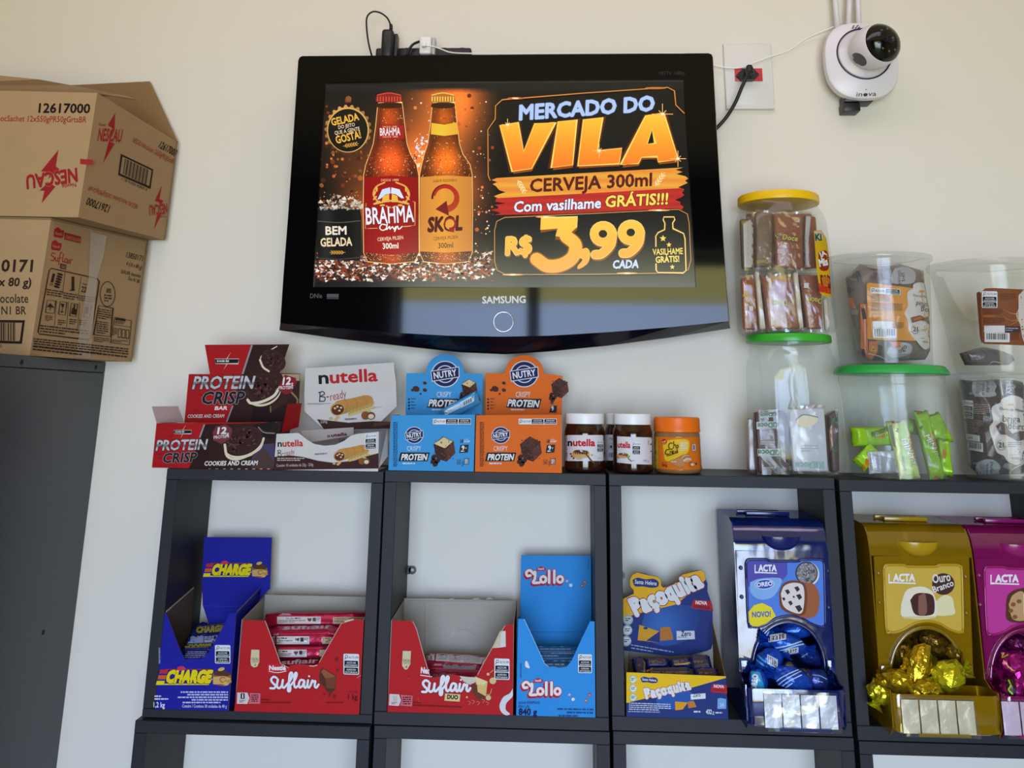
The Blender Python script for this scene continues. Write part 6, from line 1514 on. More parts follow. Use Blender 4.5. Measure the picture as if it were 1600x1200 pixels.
tubq = lathe('tub_body', (cxq, QY), [(rqb*.95, zq), (rqb, zq+.002), (rqt*.95, zqr-.008), (rqt*1.0, zqr-.005)], CLEAR2, qj, n=72, cap1=False, sharp=30)
lathe('lid', (cxq, QY), [(rqt*1.01, zqr-.0045), (rqt*1.02, zqr-.001), (rqt*1.0, zqr+.003), (rqt*.9, zqr+.004), (rqt*.86, zqr+.002), (rqt*.05, zqr+.002)], CLEAR2, qj, n=72, cap0=False, sharp=30)
a = Art(Wrap(tubq), VW, step=5)
a.poly([(576,425),(600,412),(625,440),(645,840),(622,850),(606,800)], '#6a3c24')
a.poly([(612,420),(650,385),(720,382),(1000,395),(1000,872),(640,858),(625,835)], '#8a5230')
a.sm([(935,450),(950,430),(1000,425),(1000,830),(970,810),(950,700),(915,610),(935,560)], '#dad2ca')
a.alto(622, 408, 755, 550, sk=-2); a.micro(770, 430, 910, 490, 5, '#5a3018', h=.35); a.micro(632, 560, 800, 612, 5, '#5a3018', h=.4, seed=2); a.rect(632, 614, 735, 628, '#a8682c'); a.micro(636, 640, 820, 690, 4, '#5a3018', h=.4, seed=5)
for P in ([(845,600),(910,600),(930,615)],[(800,560),(870,595),(930,610)],[(850,700),(900,680),(930,660)],[(800,630),(880,660),(935,650)]): a.line(P, 7, '#c08a54', smooth=True, taper=(.2, 1))
a.rect(642, 702, 818, 762, '#e0e0e2'); a.micro(650, 708, 700, 714, 1, '#4a4a4c'); a.rect(822, 706, 945, 760, '#4a3a44', sk=-3); a.micro(828, 720, 935, 755, 2, '#b8b0b4', sk=-3)
a.rect(646, 762, 860, 842, '#e0e0e2', r=6, sk=-3); a.bars(662, 768, 845, 820, 20, '#1c1a1c', sk=-3); a.micro(865, 770, 940, 830, 5, '#5a3018', h=.35)
a.build('label', qj, PRINT)
def lump(name, label, V_, pts, Y, th, m, cat, art=None, seed=0, group=None):
    P = [on_y(V_[0]+x/V_[2], V_[1]+y/V_[2], Y) for x, y in pts]; c = sum(P, Vector())/len(P)
    t = thing(name, label, cat, c, group); n = len(P); V = []; Fs = []
    L = [(-1, .45), (-.7, .8), (0, 1), (.7, .8), (1, .45)]
    for d, k in L:
        for p in P: q = c+(p-c)*k; q = q+Vector((0, d*th/2+noise.noise(q*90+Vector((seed, 0, 0)))*.002, 0)); V.append(q)
    for i in range(4):
        for j in range(n): j2 = (j+1) % n; Fs.append((i*n+j, i*n+j2, (i+1)*n+j2, (i+1)*n+j))
    Fs.append(tuple(range(n))[::-1]); Fs.append(tuple(4*n+j for j in range(n)))
    o = mesh('wrapper', V, Fs, m, t, smooth=True)
    b = bmesh.new(); b.from_mesh(o.data); bmesh.ops.recalc_face_normals(b, faces=b.faces); b.to_mesh(o.data); b.free()
    if art: a = Art(Wrap(o), V_, step=4); art(a); a.build('print', t, FILM)
    return t
lump('wrapped_sweet', 'last grey-brown wrapped sweets lying in the nearly empty tub', VW, dense([(430,940),(560,900),(640,885),(760,905),(880,950),(900,1000),(850,1040),(600,1042),(480,1040)], 3), QY-.03, .03, foil('grey_brown_film', '#5a5050', rough=.3, metal=.1, bump=.5, scale=100), 'sweet', lambda a: (a.line([(680,1035),(720,1010),(780,1020)], 6, '#e8e4e0', smooth=True), a.line([(600,900),(660,940),(655,1000)], 5, '#3c3434', smooth=True), a.poly([(480,930),(560,915),(600,980),(520,1000)], '#48444a')), 3)
# ================================================================== boxes inside the cubes
VC = (210, 820, 3.749)
# ---------- dark blue box
z = sbot(0)+.0004; XLIM[0] = inner(0)
BL_, YL = '#1b1f9e', '#f4dc10'
t = thing('display_box', 'dark blue chocolate bar box with deep V notch and yellow lettering', 'box', V3(on_y(300, 1100, .06), z))
f, xl, xr = tray(t, VC, [(152,520),(188,518),(232,640),(272,742),(298,790),(330,782),(365,788),(400,784),(432,752),(470,690),(556,522),(597,518),(548,1092),(95,1090)], -.002, .115, z, BL_, '#6a5a4c', lim=inner(0), sidecol=BL_, side_top=(on_y(315, 919, .115).z, on_y(424, 921, .115).z))
def charge(a, x0, y0, x1, y1, k):
    P = lambda u, v: (x0+u*k, y0+v*k)
    for i, (c, u0) in enumerate((('#c8302c', 22), ('#e06424', 12), (YL, 2))):
        yy = 6+i*33; a.poly([P(u0+6, yy), P(u0+52, yy), P(u0+46, yy+24), P(u0, yy+24)], c)
    a.line([P(60,4), P(330,4)], 3.5*k, '#c8302c'); a.line([P(50,92), P(310,92), P(330,60)], 8*k, '#f0d810')
    a.text('CHARGE', *P(56, 80), *P(322, 80), 66*k, YL, sk=.25, b=.085, out='#151224', ob=.045)
    a.sm([P(128,-8), P(150,-14), P(170,-8), P(172,8), P(130,10)], '#d8385c')
    a.poly([P(335,30), P(380,12), P(440,30), P(446,80), P(400,104), P(335,92)], '#9a6430'); a.poly([P(336,50), P(400,44), P(440,56), P(430,92), P(338,92)], '#d8b070')
    a.sm([P(340,22), P(390,8), P(440,28), P(420,44), P(350,40)], '#5a3420')
    a.line([P(420+18*math.cos(i*.5)-25, 66+14*math.sin(i*.5)) for i in range(12)], 7*k, '#b87028'); a.ell(*P(385,4), 20*k, 10*k, '#d8b868', rot=-15); a.ell(*P(412,88), 16*k, 12*k, '#e0b860'); a.ell(*P(430,76), 14*k, 10*k, '#c89448')
a = Art(Surf((0, -.002, 0), (0, -1, 0)), VC)
charge(a, 124, 842, 0, 0, 1.0)
a.micro(250, 976, 548, 1052, 5, '#c8ccf0', align='r', h=.55, seed=4); a.micro(118, 1000, 190, 1012, 1, '#e8e8f4', h=.7); a.micro(118, 1016, 204, 1028, 1, '#e8e8f4', h=.7, seed=2)
a.text('1,2 kg', 112, 1068, 178, 1070, 30, '#f0f0f8', b=.02); a.text('Contém / Contiene 30 unidades de 40 g', 280, 1070, 540, 1072, 18, '#f0f0f8', b=.005)
a.alto(472, 704, 562, 812, sk=-1); a.micro(142, 720, 152, 815, 14, '#b8bce0', h=.5)
a.build('print', f, PRINT)
hd = ysheet('header_card', [(408,72),(805,75),(800,200),(795,372),(690,480),(560,575),(436,582),(400,470),(396,350)], .118, BL_, '#54382a', t, VC)
a = Art(Surf((0, .118, 0), (0, -1, 0)), VC); charge(a, 400, 222, 0, 0, .86); a.line([(404,475),(560,478),(690,474)], 2.5, '#3a3eb4'); a.build('print', hd, PRINT)
# serrated torn edges of the side cards
def teeth(name, p, q, n, h, m_col, parent):
    V, Fs, C = [], [], []; d = (q-p)/n
    for i in range(n):
        b = len(V); V += [p+d*i, p+d*(i+1), p+d*(i+.5)+Vector((0, 0, h)), p+d*i+Vector((.0009, 0, 0)), p+d*(i+1)+Vector((.0009, 0, 0)), p+d*(i+.5)+Vector((.0009, 0, h))]
        Fs += [(b, b+1, b+2), (b+5, b+4, b+3), (b, b+2, b+5, b+3), (b+1, b+4, b+5, b+2)]; C += [lin(m_col)]*4
    return mesh(name, V, Fs, PRINT, parent, cols=C)
rs_ = [o for o in t.children if o.name.startswith('side_panel')]
for o, xx, i in ((rs_[0], xl, 0), (rs_[1], xr, 1)):
    zf = on_y(210+(152, 597)[i]/3.749, 820+519/3.749, -.002).z; zbk = on_y((315, 424)[i], 920, .115).z
    teeth('torn_edge', Vector((xx-.0005*(i == 1), .002, zf)), Vector((xx-.0005, .115, zbk)), 24, .0028, ('#b8ac9c', '#5a58a4')[i], o)
# bars in it
M_chg = foil('blue_foil', '#222a78', rough=.25, metal=.25, bump=.3, scale=110)
def flat_bar(name, label, view, tl, tr, br, bl, Y, lean, m, art, th=.014, seed=0, cat='chocolate bar', group=None, gain=1):
    """bar whose visible face is the quad tl-tr-br-bl; its lower edge stands at depth Y, the upper edge lean metres further back"""
    q = lambda p, y: on_y(view[0]+p[0]/view[2], view[1]+p[1]/view[2], y)
    L = (q(tl, Y+lean)+q(bl, Y))/2; Rr = (q(tr, Y+lean)+q(br, Y))/2; up_ = (q(tl, Y+lean)-q(bl, Y)); w = up_.length
    if XLIM[0]: L.x = max(L.x, XLIM[0][0]+.004); Rr.x = min(Rr.x, XLIM[0][1]-.004)
    t = thing(name, label, cat, (L+Rr)/2, group)
    n = (Rr-L).cross(up_).normalized(); n = n if n.y < 0 else -n
    b_ = pillow('wrapper', (L+Rr)/2-n*th/2, Rr-L, up_, (Rr-L).length, w, th, m, t, seed=seed, bump=.0008)
    if art: a = Art(Wrap(b_), view, step=6, gain=gain); art(a); a.build('print', t, FILM)
    return t
flat_bar('chocolate_bar', 'topmost blue bar at the back of the dark blue box', VC, (330,590), (520,575), (520,640), (320,650), .07, .03, M_chg, lambda a: (a.text('CHARGE', 360, 632, 520, 622, 34, '#b8b020', sk=.2, b=.08, out='#15122a', ob=.03), a.rect(330, 600, 352, 625, '#8c2c2c')), seed=1)
flat_bar('chocolate_bar', 'blue bar with pale info panel in the dark blue box', VC, (290,645), (500,630), (495,690), (300,700), .045, .02, M_chg, lambda a: (a.poly([(305,645),(405,640),(405,690),(300,695)], '#8ea4cc'), a.poly([(410,640),(495,634),(470,685),(410,690)], '#a4b0c8'), a.micro(415, 650, 470, 680, 3, '#2a2c48')), seed=2)
flat_bar('chocolate_bar', 'blue bar with yellow stripe lettering above the bottom one, dark blue box', VC, (270,695), (480,685), (460,730), (275,735), .03, .016, M_chg, lambda a: (a.text('CHARGE', 285, 718, 450, 706, 22, '#a4a01c', sk=.2, b=.08), a.line([(275,722),(450,714)], 3, '#a4a01c')), seed=3)
flat_bar('chocolate_bar', 'lowest blue bar just behind the notch of the dark blue box', VC, (265,735), (450,728), (430,790), (280,795), .014, .012, M_chg, lambda a: a.micro(280, 742, 425, 785, 4, '#a0acd4', h=.4), seed=4)
flat_bar('chocolate_bar', 'dark blue bar wedged at the far left inside the dark blue box', VC, (330,600), (400,560), (410,600), (330,640), .09, .02, M_chg, None, seed=5)

# ---------- red box with a bar stack
VS = (360, 930, 6.0)
RD, RDI = '#c01a20', '#b4afa4'
t = thing('display_box', 'red chocolate bar box with a stack of long red bars', 'box', V3(on_y(470, 1100, .06), z))
xoff = .0
f, xl, xr = tray(t, VS, [(120,232),(325,240),(345,275),(400,440),(470,640),(500,662),(540,676),(560,662),(640,648),(735,658),(800,660),(832,630),(930,460),(1040,265),(1065,242),(1160,222),(1262,236),(1222,1062),(38,1062)], -.002, .112, z, RD, RDI, lim=inner(0), sidecol=RD, side_top=(on_y(424, 932, .112).z, on_y(571, 931, .112).z), back=on_y(500, 931, .112).z)
a = Art(Surf((0, -.002, 0), (0, -1, 0)), VS)
def nestle(a, x0, y0, x1, y1, h): a.text('Nestlé', x0, y0, x1, y1, h, '#f4f0f2', b=.05)
def suflair(a, k, ox, oy, c='#f2f2fa', w=1.0, out='#7a0c14'):
    """brush-script wordmark"""
    P = lambda pts: [(ox+x*k, oy+y*k) for x, y in pts]
    S = [[(432,775),(405,765),(382,790),(395,820),(420,845),(412,872),(375,872)],
         [(445,790),(436,850),(455,872),(480,850),(492,795)],[(492,795),(486,850),(500,868),(520,850)],
         [(520,850),(560,800),(580,750),(572,725),(556,745),(548,820),(540,890),(556,900),(562,865),(545,850)],
         [(560,850),(600,800),(622,745),(612,728),(600,760),(598,840),(612,866),(632,850)],
         [(690,800),(660,795),(642,830),(650,864),(675,850),(694,805),(690,850),(702,868),(716,852)],
         [(728,798),(722,848),(736,866),(752,845)],[(752,845),(768,800),(776,812),(796,806),(790,850),(806,866),(826,838)]]
    for wd, cc in ((30, out), (21, c)):
        if cc is None: continue
        for s_ in S: a.line(P(s_), wd*k*w, cc, smooth=True)
    a.ell(*P([(738, 760)])[0], 9*k, 9*k, c)
a.sm([(350,640),(440,640),(540,670),(545,710),(440,735),(352,730)], '#d02430'); nestle(a, 362, 700, 520, 702, 40); a.line([(362,712),(440,726),(522,712)], 6, '#f4f0f2', smooth=True)
suflair(a, 1.0, 0, 0)
a.poly([(850,690),(870,682),(992,760),(985,880),(940,925),(900,900),(880,860),(845,830),(830,760)], '#5a2c1e'); a.poly([(872,690),(990,765),(890,780),(850,720)], '#9a5a3c'); a.poly([(890,782),(988,768),(984,876),(905,870)], '#7a4028')
for x, y, r in ((1002,700,14),(995,600,18),(975,950,18),(880,930,10),(930,940,14)): a.ell(x, y, r, r, '#8e1418', n=10)
a.poly([(196,510),(272,512),(270,630),(250,670),(220,678),(194,660),(188,620)], '#dcd0a8'); a.text('CACAU', 198, 608, 264, 610, 22, '#5a3a20', b=.02); a.text('CERTIF', 200, 630, 262, 632, 16, '#5a3a20'); a.line([(225,660),(238,645),(232,664)], 5, '#3a2a18')
a.poly([(64,912),(160,914),(180,965),(158,1020),(60,1018)], '#e4d4d4'); a.poly([(180,916),(282,920),(278,1018),(168,1018),(188,965)], '#d8707c')
a.rect(96, 920, 134, 972, '#1c1618', r=6); a.text('1', 110, 964, 121, 964, 36, '#f0e8e8', b=.02); a.micro(84, 982, 136, 1012, 2, '#5a4448'); a.micro(196, 932, 262, 1006, 4, '#5c1420', h=.6)
a.micro(288, 975, 430, 990, 1, '#7c0c10', h=.8); a.micro(288, 1002, 780, 1016, 1, '#7c0c10', h=.7); a.micro(900, 1002, 1190, 1016, 1, '#7c0c10', h=.7)
a.text('1 kg', 1102, 976, 1190, 978, 50, '#2c0a0c', b=.01); a.text('PESO LIQ', 1115, 912, 1190, 912, 14, '#7c0c10')
a.alto(1060, 548, 1206, 742, sk=-4)
a.line([(1185,775),(1225,750)], 7, '#e08088'); a.line([(325,240),(400,440),(470,640),(545,680)], 6, '#c8b4a8'); a.line([(832,630),(1040,265),(1160,228)], 6, '#c8b4a8'); a.poly([(1062,240),(1150,222),(1160,232),(1075,252)], '#d8ccb4')
a.line([(740,662),(780,665),(815,655)], 8, '#d8ccc0')
a.build('print', f, PRINT)
M_suf = foil('crimson_foil', '#a8123c', rough=.24, metal=.3, bump=.25, scale=110)
def info(a, x0, y0, x1, y1, tx=True):
    a.rect(x0, y0, x1, y1, '#d4ccca', r=4); h = y1-y0
    a.text('CACAU', x0+(x1-x0)*.2, y0+h*.38, x0+(x1-x0)*.38, y0+h*.38, h*.24, '#2a2224', b=.02); a.micro(x0+(x1-x0)*.4, y0+h*.16, x0+(x1-x0)*.64, y0+h*.4, 1, '#4a4244', h=.7)
    a.micro(x0+8, y0+h*.5, x0+(x1-x0)*.64, y0+h*.92, 2, '#5a5254', h=.5); cx = x0+(x1-x0)*.74; a.poly([(cx-18, y0+h*.2), (cx, y0+h*.26), (cx+18, y0+h*.2), (cx+20, y0+h*.42), (cx, y0+h*.78), (cx-20, y0+h*.42)], '#5a2420')
    a.rect(cx+30, y0+h*.16, cx+60, y0+h*.66, '#2a2426', r=3); a.micro(cx+64, y0+h*.2, x1-6, y0+h*.6, 2, '#4a4244')
flat_bar('chocolate_bar', 'topmost long red bar in the red box, fully showing its left end', VS, (310,155), (1262,150), (1262,268), (320,278), .062, .012, M_suf, lambda a: (info(a, 438, 200, 848, 268), a.poly([(455,158),(575,156),(575,188),(450,190)], '#c88a9c'), a.rect(962, 205, 1262, 268, '#c4b48c', r=4), a.micro(975, 215, 1240, 260, 3, '#5a4a34')), th=.02, seed=11)
flat_bar('chocolate_bar', 'second red bar down in the red box with white script on its upper face', VS, (345,285), (1010,275), (990,335), (355,345), .040, .020, M_suf, lambda a: (suflair(a, .98, 130, -505+0, c='#c8bcc4', w=.55, out=None) if 0 else a.text('suflair', 490, 322, 960, 308, 40, '#c4b8c0', sk=.3, b=.03)), th=.010, seed=12)
flat_bar('chocolate_bar', 'third red bar down with white cocoa panel, middle of the red box stack', VS, (345,345), (980,335), (940,462), (360,472), .034, .004, M_suf, lambda a: (info(a, 300, 385, 740, 460), a.poly([(375,335),(455,330),(450,375),(370,378)], '#c88a9c'), a.rect(860, 392, 950, 455, '#c4b48c', r=4), a.micro(866, 400, 940, 450, 3, '#5a4a34')), th=.018, seed=13)
flat_bar('chocolate_bar', 'fourth red bar down with white cocoa panel, low in the red box stack', VS, (360,482), (930,475), (880,585), (380,592), .029, .004, M_suf, lambda a: (info(a, 330, 510, 715, 580), a.rect(835, 512, 900, 575, '#c4b48c', r=4)), th=.018, seed=14)
flat_bar('chocolate_bar', 'lowest red bar just above the notch of the red box', VS, (400,598), (860,592), (830,690), (420,700), .018, .016, M_suf, lambda a: a.text('suflair', 470, 652, 820, 632, 44, '#c4b8c0', sk=.3, b=.03), th=.012, seed=15)

# ---------- torn red box with two flavours
z = sbot(1)+.0004; XLIM[0] = inner(1)
VD = (590, 840, 3.87)
t = thing('display_box', 'torn red chocolate box, nearly empty, beside the sky blue box', 'box', V3(on_y(710, 1110, .06), z))
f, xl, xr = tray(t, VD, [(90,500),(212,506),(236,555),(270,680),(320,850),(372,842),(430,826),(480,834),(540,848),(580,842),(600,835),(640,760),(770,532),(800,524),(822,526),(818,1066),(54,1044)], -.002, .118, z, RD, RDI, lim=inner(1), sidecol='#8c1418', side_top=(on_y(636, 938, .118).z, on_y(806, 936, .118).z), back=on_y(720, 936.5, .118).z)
a = Art(Surf((0, -.002, 0), (0, -1, 0)), VD)
nestle(a, 260, 822, 318, 836, 30) if 0 else a.text('Nes', 260, 818, 312, 822, 34, '#f4f0f2', b=.05); a.line([(258,832),(330,842)], 5, '#f4f0f2')
suflair(a, .645, 28, 370, w=1.1)
a.poly([(408,942),(500,948),(496,992),(404,986)], '#e4d090'); a.text('DUO', 420, 974, 486, 978, 24, '#1c1414', b=.06)
a.poly([(495,836),(540,842),(590,845),(600,870),(560,890),(520,870)], '#d8d0c0'); a.poly([(590,840),(665,870),(655,960),(600,930)], '#e0c47c'); a.poly([(590,840),(665,870),(640,895),(600,885)], '#f0dca0'); a.poly([(566,885),(602,890),(605,940),(655,962),(640,985),(600,975),(572,930)], '#6a3a20')
for x, y, r in ((697,866,20),(668,826,9),(670,968,16),(540,965,6)): a.ell(x, y, r, r, '#dcc890')
for x, y in ((580,990),(610,998),(640,985),(665,1000),(556,996)): a.line([(x-10,y-8),(x+6,y),(x-4,y+14)], 3, '#e08a7c', smooth=True)
a.line([(690,915),(680,945),(660,950)], 3, '#dcc890', smooth=True); a.line([(700,800),(680,818)], 3, '#dcc890')
a.poly([(152,685),(202,686),(198,765),(180,796),(165,798),(148,775)], '#dcd0a8'); a.text('CACAU', 152, 748, 198, 750, 14, '#5a3a20', b=.02); a.text('CERTIF', 154, 762, 196, 764, 11, '#5a3a20'); a.line([(168,786),(178,776),(174,788)], 4, '#3a2a18')
a.poly([(72,945),(130,948),(142,985),(128,1018),(68,1014)], '#e4d4d4'); a.poly([(140,950),(212,956),(208,1020),(134,1016),(148,986)], '#d8707c'); a.rect(92, 956, 118, 988, '#cfc4b4'); a.micro(84, 994, 118, 1012, 2, '#5a4448'); a.micro(152, 962, 202, 1014, 4, '#5c1420', h=.6)
a.micro(214, 994, 300, 1004, 1, '#7c0c10', h=.8); a.micro(214, 1010, 740, 1020, 1, '#7c0c10', h=.8, sk=-20)
a.alto(706, 730, 798, 858, sk=-3)
a.poly([(744,566),(774,564),(775,660),(740,665),(692,668),(715,620)], '#e0dcdc'); a.poly([(692,668),(740,565),(746,566),(742,660)], '#d8c8a8')
a.sm([(816,912),(800,940),(760,965),(738,1010),(745,1050),(775,1074),(800,1066),(775,1040),(780,1000),(816,960)], '#e2e2e8')
a.line([(212,506),(236,555),(270,680),(318,846)], 4, '#c8b4a8'); a.line([(604,830),(640,760),(770,532)], 4, '#c8b4a8')
for x, y in ((245,975),(300,905),(190,855),(250,990),(745,988)): a.ell(x, y, 3, 3, '#d86468')
a.build('print', f, PRINT)
bkp = [o for o in t.children if o.name.startswith('back_panel')][0]
a = Art(Surf((0, .1168, 0), (0, -1, 0)), VD); a.line([(285,395),(285,680)], 2.5, '#96917f'); a.line([(180,382),(855,384)], 2, '#96917f'); a.line([(445,600),(470,560),(530,548)], 4, '#c8c4ba', smooth=True); a.line([(470,562),(540,556),(600,600)], 2, '#9a958a', smooth=True); a.build('crease', bkp, PRINT)
for i, (x0, x1, h) in enumerate(((270, 380, 8), (430, 465, 10), (570, 625, 10), (655, 700, 14))):
    sheet('torn_edge', [on_y(590+x/3.87, 840+y/3.87, .1175) for x, y in ((x0,374),(x0+10,374-h*.7),((x0+x1)/2,374-h),(x1-8,374-h*.5),(x1,374))], (0, -1, 0), .0008, '#b8b0a4', '#a89f92', bkp)
M_suf2 = foil('crimson_foil_dull', '#8c1030', rough=.3, metal=.25, bump=.25, scale=110)
flat_bar('chocolate_bar', 'white-backed bar with barcode lying on top in the torn red box', VD, (275,685), (690,705), (680,770), (285,745), .05, .03, M_suf2, lambda a: (a.poly([(285,688),(345,690),(342,742),(290,738)], '#d8d4d4'), a.bars(290, 692, 338, 736, 10, '#1c1a1c'), a.poly([(358,690),(660,706),(640,765),(350,745)], '#c8c4c4'), a.rect(362, 692, 424, 708, '#3a3236', sk=-3), a.micro(366, 712, 424, 740, 3, '#8a8486'), a.micro(434, 702, 510, 750, 5, '#9a9496', sk=-5), a.micro(520, 710, 620, 760, 6, '#9a9496', sk=-6)), th=.012, seed=21)
flat_bar('chocolate_bar', 'second bar down, dark red with a clear sleeve, in the torn red box', VD, (285,750), (660,775), (640,805), (300,790), .04, .012, M_suf2, lambda a: (a.poly([(390,752),(600,770),(590,800),(395,792)], '#8c8488'), a.rect(330, 760, 388, 772, '#c88a90', sk=-4)), th=.010, seed=22)
flat_bar('chocolate_bar', 'lowest dark red bar behind the torn edge of the torn red box', VD, (300,796), (640,812), (600,850), (320,850), .018, .014, M_suf2, lambda a: a.text('suflair', 330, 842, 470, 836, 22, '#8a7478', sk=.3, b=.02), th=.010, seed=23)

# ---------- sky blue box
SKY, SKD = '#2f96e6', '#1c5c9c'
t = thing('display_box', 'sky blue chocolate bar box with tall header and white bubble lettering', 'box', V3(on_y(868, 1115, .06), z))
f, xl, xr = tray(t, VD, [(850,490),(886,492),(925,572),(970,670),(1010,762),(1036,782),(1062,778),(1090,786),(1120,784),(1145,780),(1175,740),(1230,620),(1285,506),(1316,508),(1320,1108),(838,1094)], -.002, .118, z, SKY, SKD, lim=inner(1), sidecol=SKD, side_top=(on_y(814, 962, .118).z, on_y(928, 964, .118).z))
a = Art(Surf((0, -.002, 0), (0, -1, 0)), VD)
def lollo(a, ox, oy, k, red='#b81c3c'):
    P = lambda pts: [(ox+x*k, oy+y*k) for x, y in pts]
    L = [[(52,30),(30,8),(8,20),(14,42),(32,40)],[(52,30),(62,18),(60,60),(50,84),(88,84)]]
    rings = [(112, 66)]; bars_ = [(146,), (178,)]; 
    for dx, dy, w, c in ((-6, 9, 25, red), (0, 0, 24, red), (0, 0, 16, '#f2f0ec')):
        for s_ in L: a.line([(x+dx*k, y+dy*k) for x, y in P(s_)], w*k, c, smooth=True)
        for cx in (112, 216): a.line([(ox+(cx+dx+17*math.cos(i*.5236))*k, oy+(64+dy+19*math.sin(i*.5236))*k) for i in range(12)], w*k, c, closed=True)
        for x in (148, 180): a.line([(x_+dx*k, y_+dy*k) for x_, y_ in P([(x,10),(x,84)])], w*k, c, smooth=True, n=2)
    a.sm([(ox+72*k,oy-6*k),(ox+98*k,oy-16*k),(ox+126*k,oy-6*k),(ox+124*k,oy+10*k),(ox+74*k,oy+12*k)], '#b03050'); a.text('Nestlé', ox+80*k, oy+6*k, ox+118*k, oy+4*k, 13*k, '#f4e8ec', b=.03)
lollo(a, 872, 866, 1.0)
for x, y, c in ((1160,950,'#a8a0e0'),(1182,978,'#f0f0f4'),(1260,985,'#c8503c'),(1282,952,'#b8443c')):
    for i in range(5): an = i*1.257; a.ell(x+6*math.cos(an), y+6*math.sin(an), 5, 5, c, n=8)
    a.ell(x, y, 4, 4, '#f0e8a0', n=8)
a.text('NOVA FÓRMULA!', 852, 1008, 980, 1004, 15, '#0c2c64', b=.01); a.text('PESO LÍQ.', 852, 1028, 920, 1028, 13, '#0c2c64', b=.01); a.text('840 g', 852, 1072, 964, 1074, 38, '#0c1c58', b=.04)
a.micro(1078, 1032, 1306, 1092, 3, '#1a4c90', align='r', h=.45, sk=-4)
a.alto(1212, 704, 1296, 818, sk=-2); a.sm([(892,752),(902,745),(918,780),(916,790),(894,780)], '#e8eef4'); a.micro(862, 760, 870, 850, 14, '#1c4c8c', h=.5)
a.line([(886,492),(1010,762),(1036,782)], 4, '#8cc8f0')
a.build('print', f, PRINT)
hd = ysheet('header_card', [(868,106),(1302,110),(1306,300),(1308,500),(1290,720),(880,720),(862,480)], .119, SKY, SKD, t, VD)
a = Art(Surf((0, .119, 0), (0, -1, 0)), VD); lollo(a, 892, 190, .98)
for x, y, c in ((1146,262,'#a8a0e0'),(1168,288,'#f0f0f4'),(1236,290,'#b8443c'),(1254,268,'#c8503c')):
    for i in range(5): an = i*1.257; a.ell(x+6*math.cos(an), y+6*math.sin(an), 5, 5, c, n=8)
    a.ell(x, y, 4, 4, '#f0e8a0', n=8)
a.line([(915,572),(1240,572)], 2.5, '#2478c4'); a.line([(1274,130),(1274,195)], 2.5, '#1c4c8c'); a.line([(1090,385),(1130,378),(1180,390)], 2.5, '#54a8ec', smooth=True); a.build('print', hd, PRINT)
M_skyb = foil('teal_foil', '#1c5a8c', rough=.3, metal=.2, bump=.3, scale=110)
for i, (y0, y1, Y, lb) in enumerate(((650,690,.06,'topmost teal bar deep in the sky blue box'),(690,732,.04,'middle teal bar in the sky blue box'),(732,790,.02,'lowest teal bar behind the notch of the sky blue box'))):
    flat_bar('chocolate_bar', lb, VD, (880+0*i,y0), (1290,y0+4), (1290,y1), (880,y1), Y, .014, M_skyb, lambda a: a.micro(980, y0+6, 1200, y1-4, 2, '#a4bcd0', h=.4, seed=i), th=.012, seed=31+i)

# ---------- peanut candy box
z = sbot(2)+.0004; XLIM[0] = inner(2)
V5 = (940, 870, 4.445)
NV, YW = '#24387c', '#f2b81c'
t = thing('display_box', 'blue and yellow peanut candy box with wavy die-cut header', 'box', V3(on_y(1057, 1110, .05), z))
f, xl, xr = tray(t, V5, [(172,802),(520,816),(862,830),(880,1108),(172,1086)], -.002, .095, z, NV, '#8a7444', lim=inner(2), sidecol='#b8902c', side=False, back=z+.02)
zf0, zf1 = on_y(940+172/4.445, 870+802/4.445, -.002), on_y(940+862/4.445, 870+830/4.445, -.002)
sheet('side_panel', [V3(zf0, d=(0, .001, 0)), Vector((zf0.x, .004, z)), Vector((zf0.x+.004, .09, z)), V3(on_y(940+172/4.445, 870+655/4.445, .08), d=(.004, 0, 0))], (-1, 0, 0), .0008, '#7c6a44', '#8a7444', t)
sheet('side_panel', [V3(zf1, d=(0, .001, 0)), Vector((xr, .004, z)), Vector((xr-.004, .09, z)), on_y(940+770/4.445, 870+450/4.445, .088)], (1, 0, 0), .0008, '#9a8450', '#8a7444', t)
a = Art(Surf((0, -.002, 0), (0, -1, 0)), V5)
a.poly([(172,802),(862,830),(866,840),(640,905),(172,1015)], '#f4c818'); a.sm([(380,960),(560,925),(640,960),(600,1050),(400,1050)], '#2c5cb0')
def pacoq(a, x0, y0, x1, y1, h):
    T_ = 'Paçoquita'
    a.text(T_, x0, y0, x1, y1, h, '#eceae8', sk=-.05, b=.085, out='#a81c2c', ob=.1)
pacoq(a, 305, 985, 625, 915, 66)
def santa(a, cx, cy, k):
    a.sm([(cx-100*k,cy-20*k),(cx-60*k,cy-38*k),(cx,cy-26*k),(cx+60*k,cy-30*k),(cx+98*k,cy-6*k),(cx+92*k,cy+30*k),(cx+40*k,cy+38*k),(cx-20*k,cy+28*k),(cx-80*k,cy+26*k)], '#2c3878'); a.text('Santa Helena', cx-82*k, cy+6*k, cx+84*k, cy+20*k, 30*k, '#e8e8f0', b=.02)
santa(a, 330, 855, .6)
for x, y in ((219,852),(219,915),(219,977)): a.ell(x, y, 26, 28, '#e4ecd8' if y != 915 else '#eeeee8', n=24); a.line([(x+24*math.cos(i*.5), y+26*math.sin(i*.5)) for i in range(13)], 2.5, '#6a9468'); a.micro(x-14, y-10, x+14, y+12, 2, '#3c5c48', h=.5, seed=y)
a.poly([(762,905),(775,882),(868,892),(872,950),(760,940)], '#c42430'); a.text('NOVA', 780, 908, 850, 912, 20, '#f4ecec', b=.04); a.text('FÓRMULA', 772, 932, 862, 938, 16, '#7a101c', b=.03)
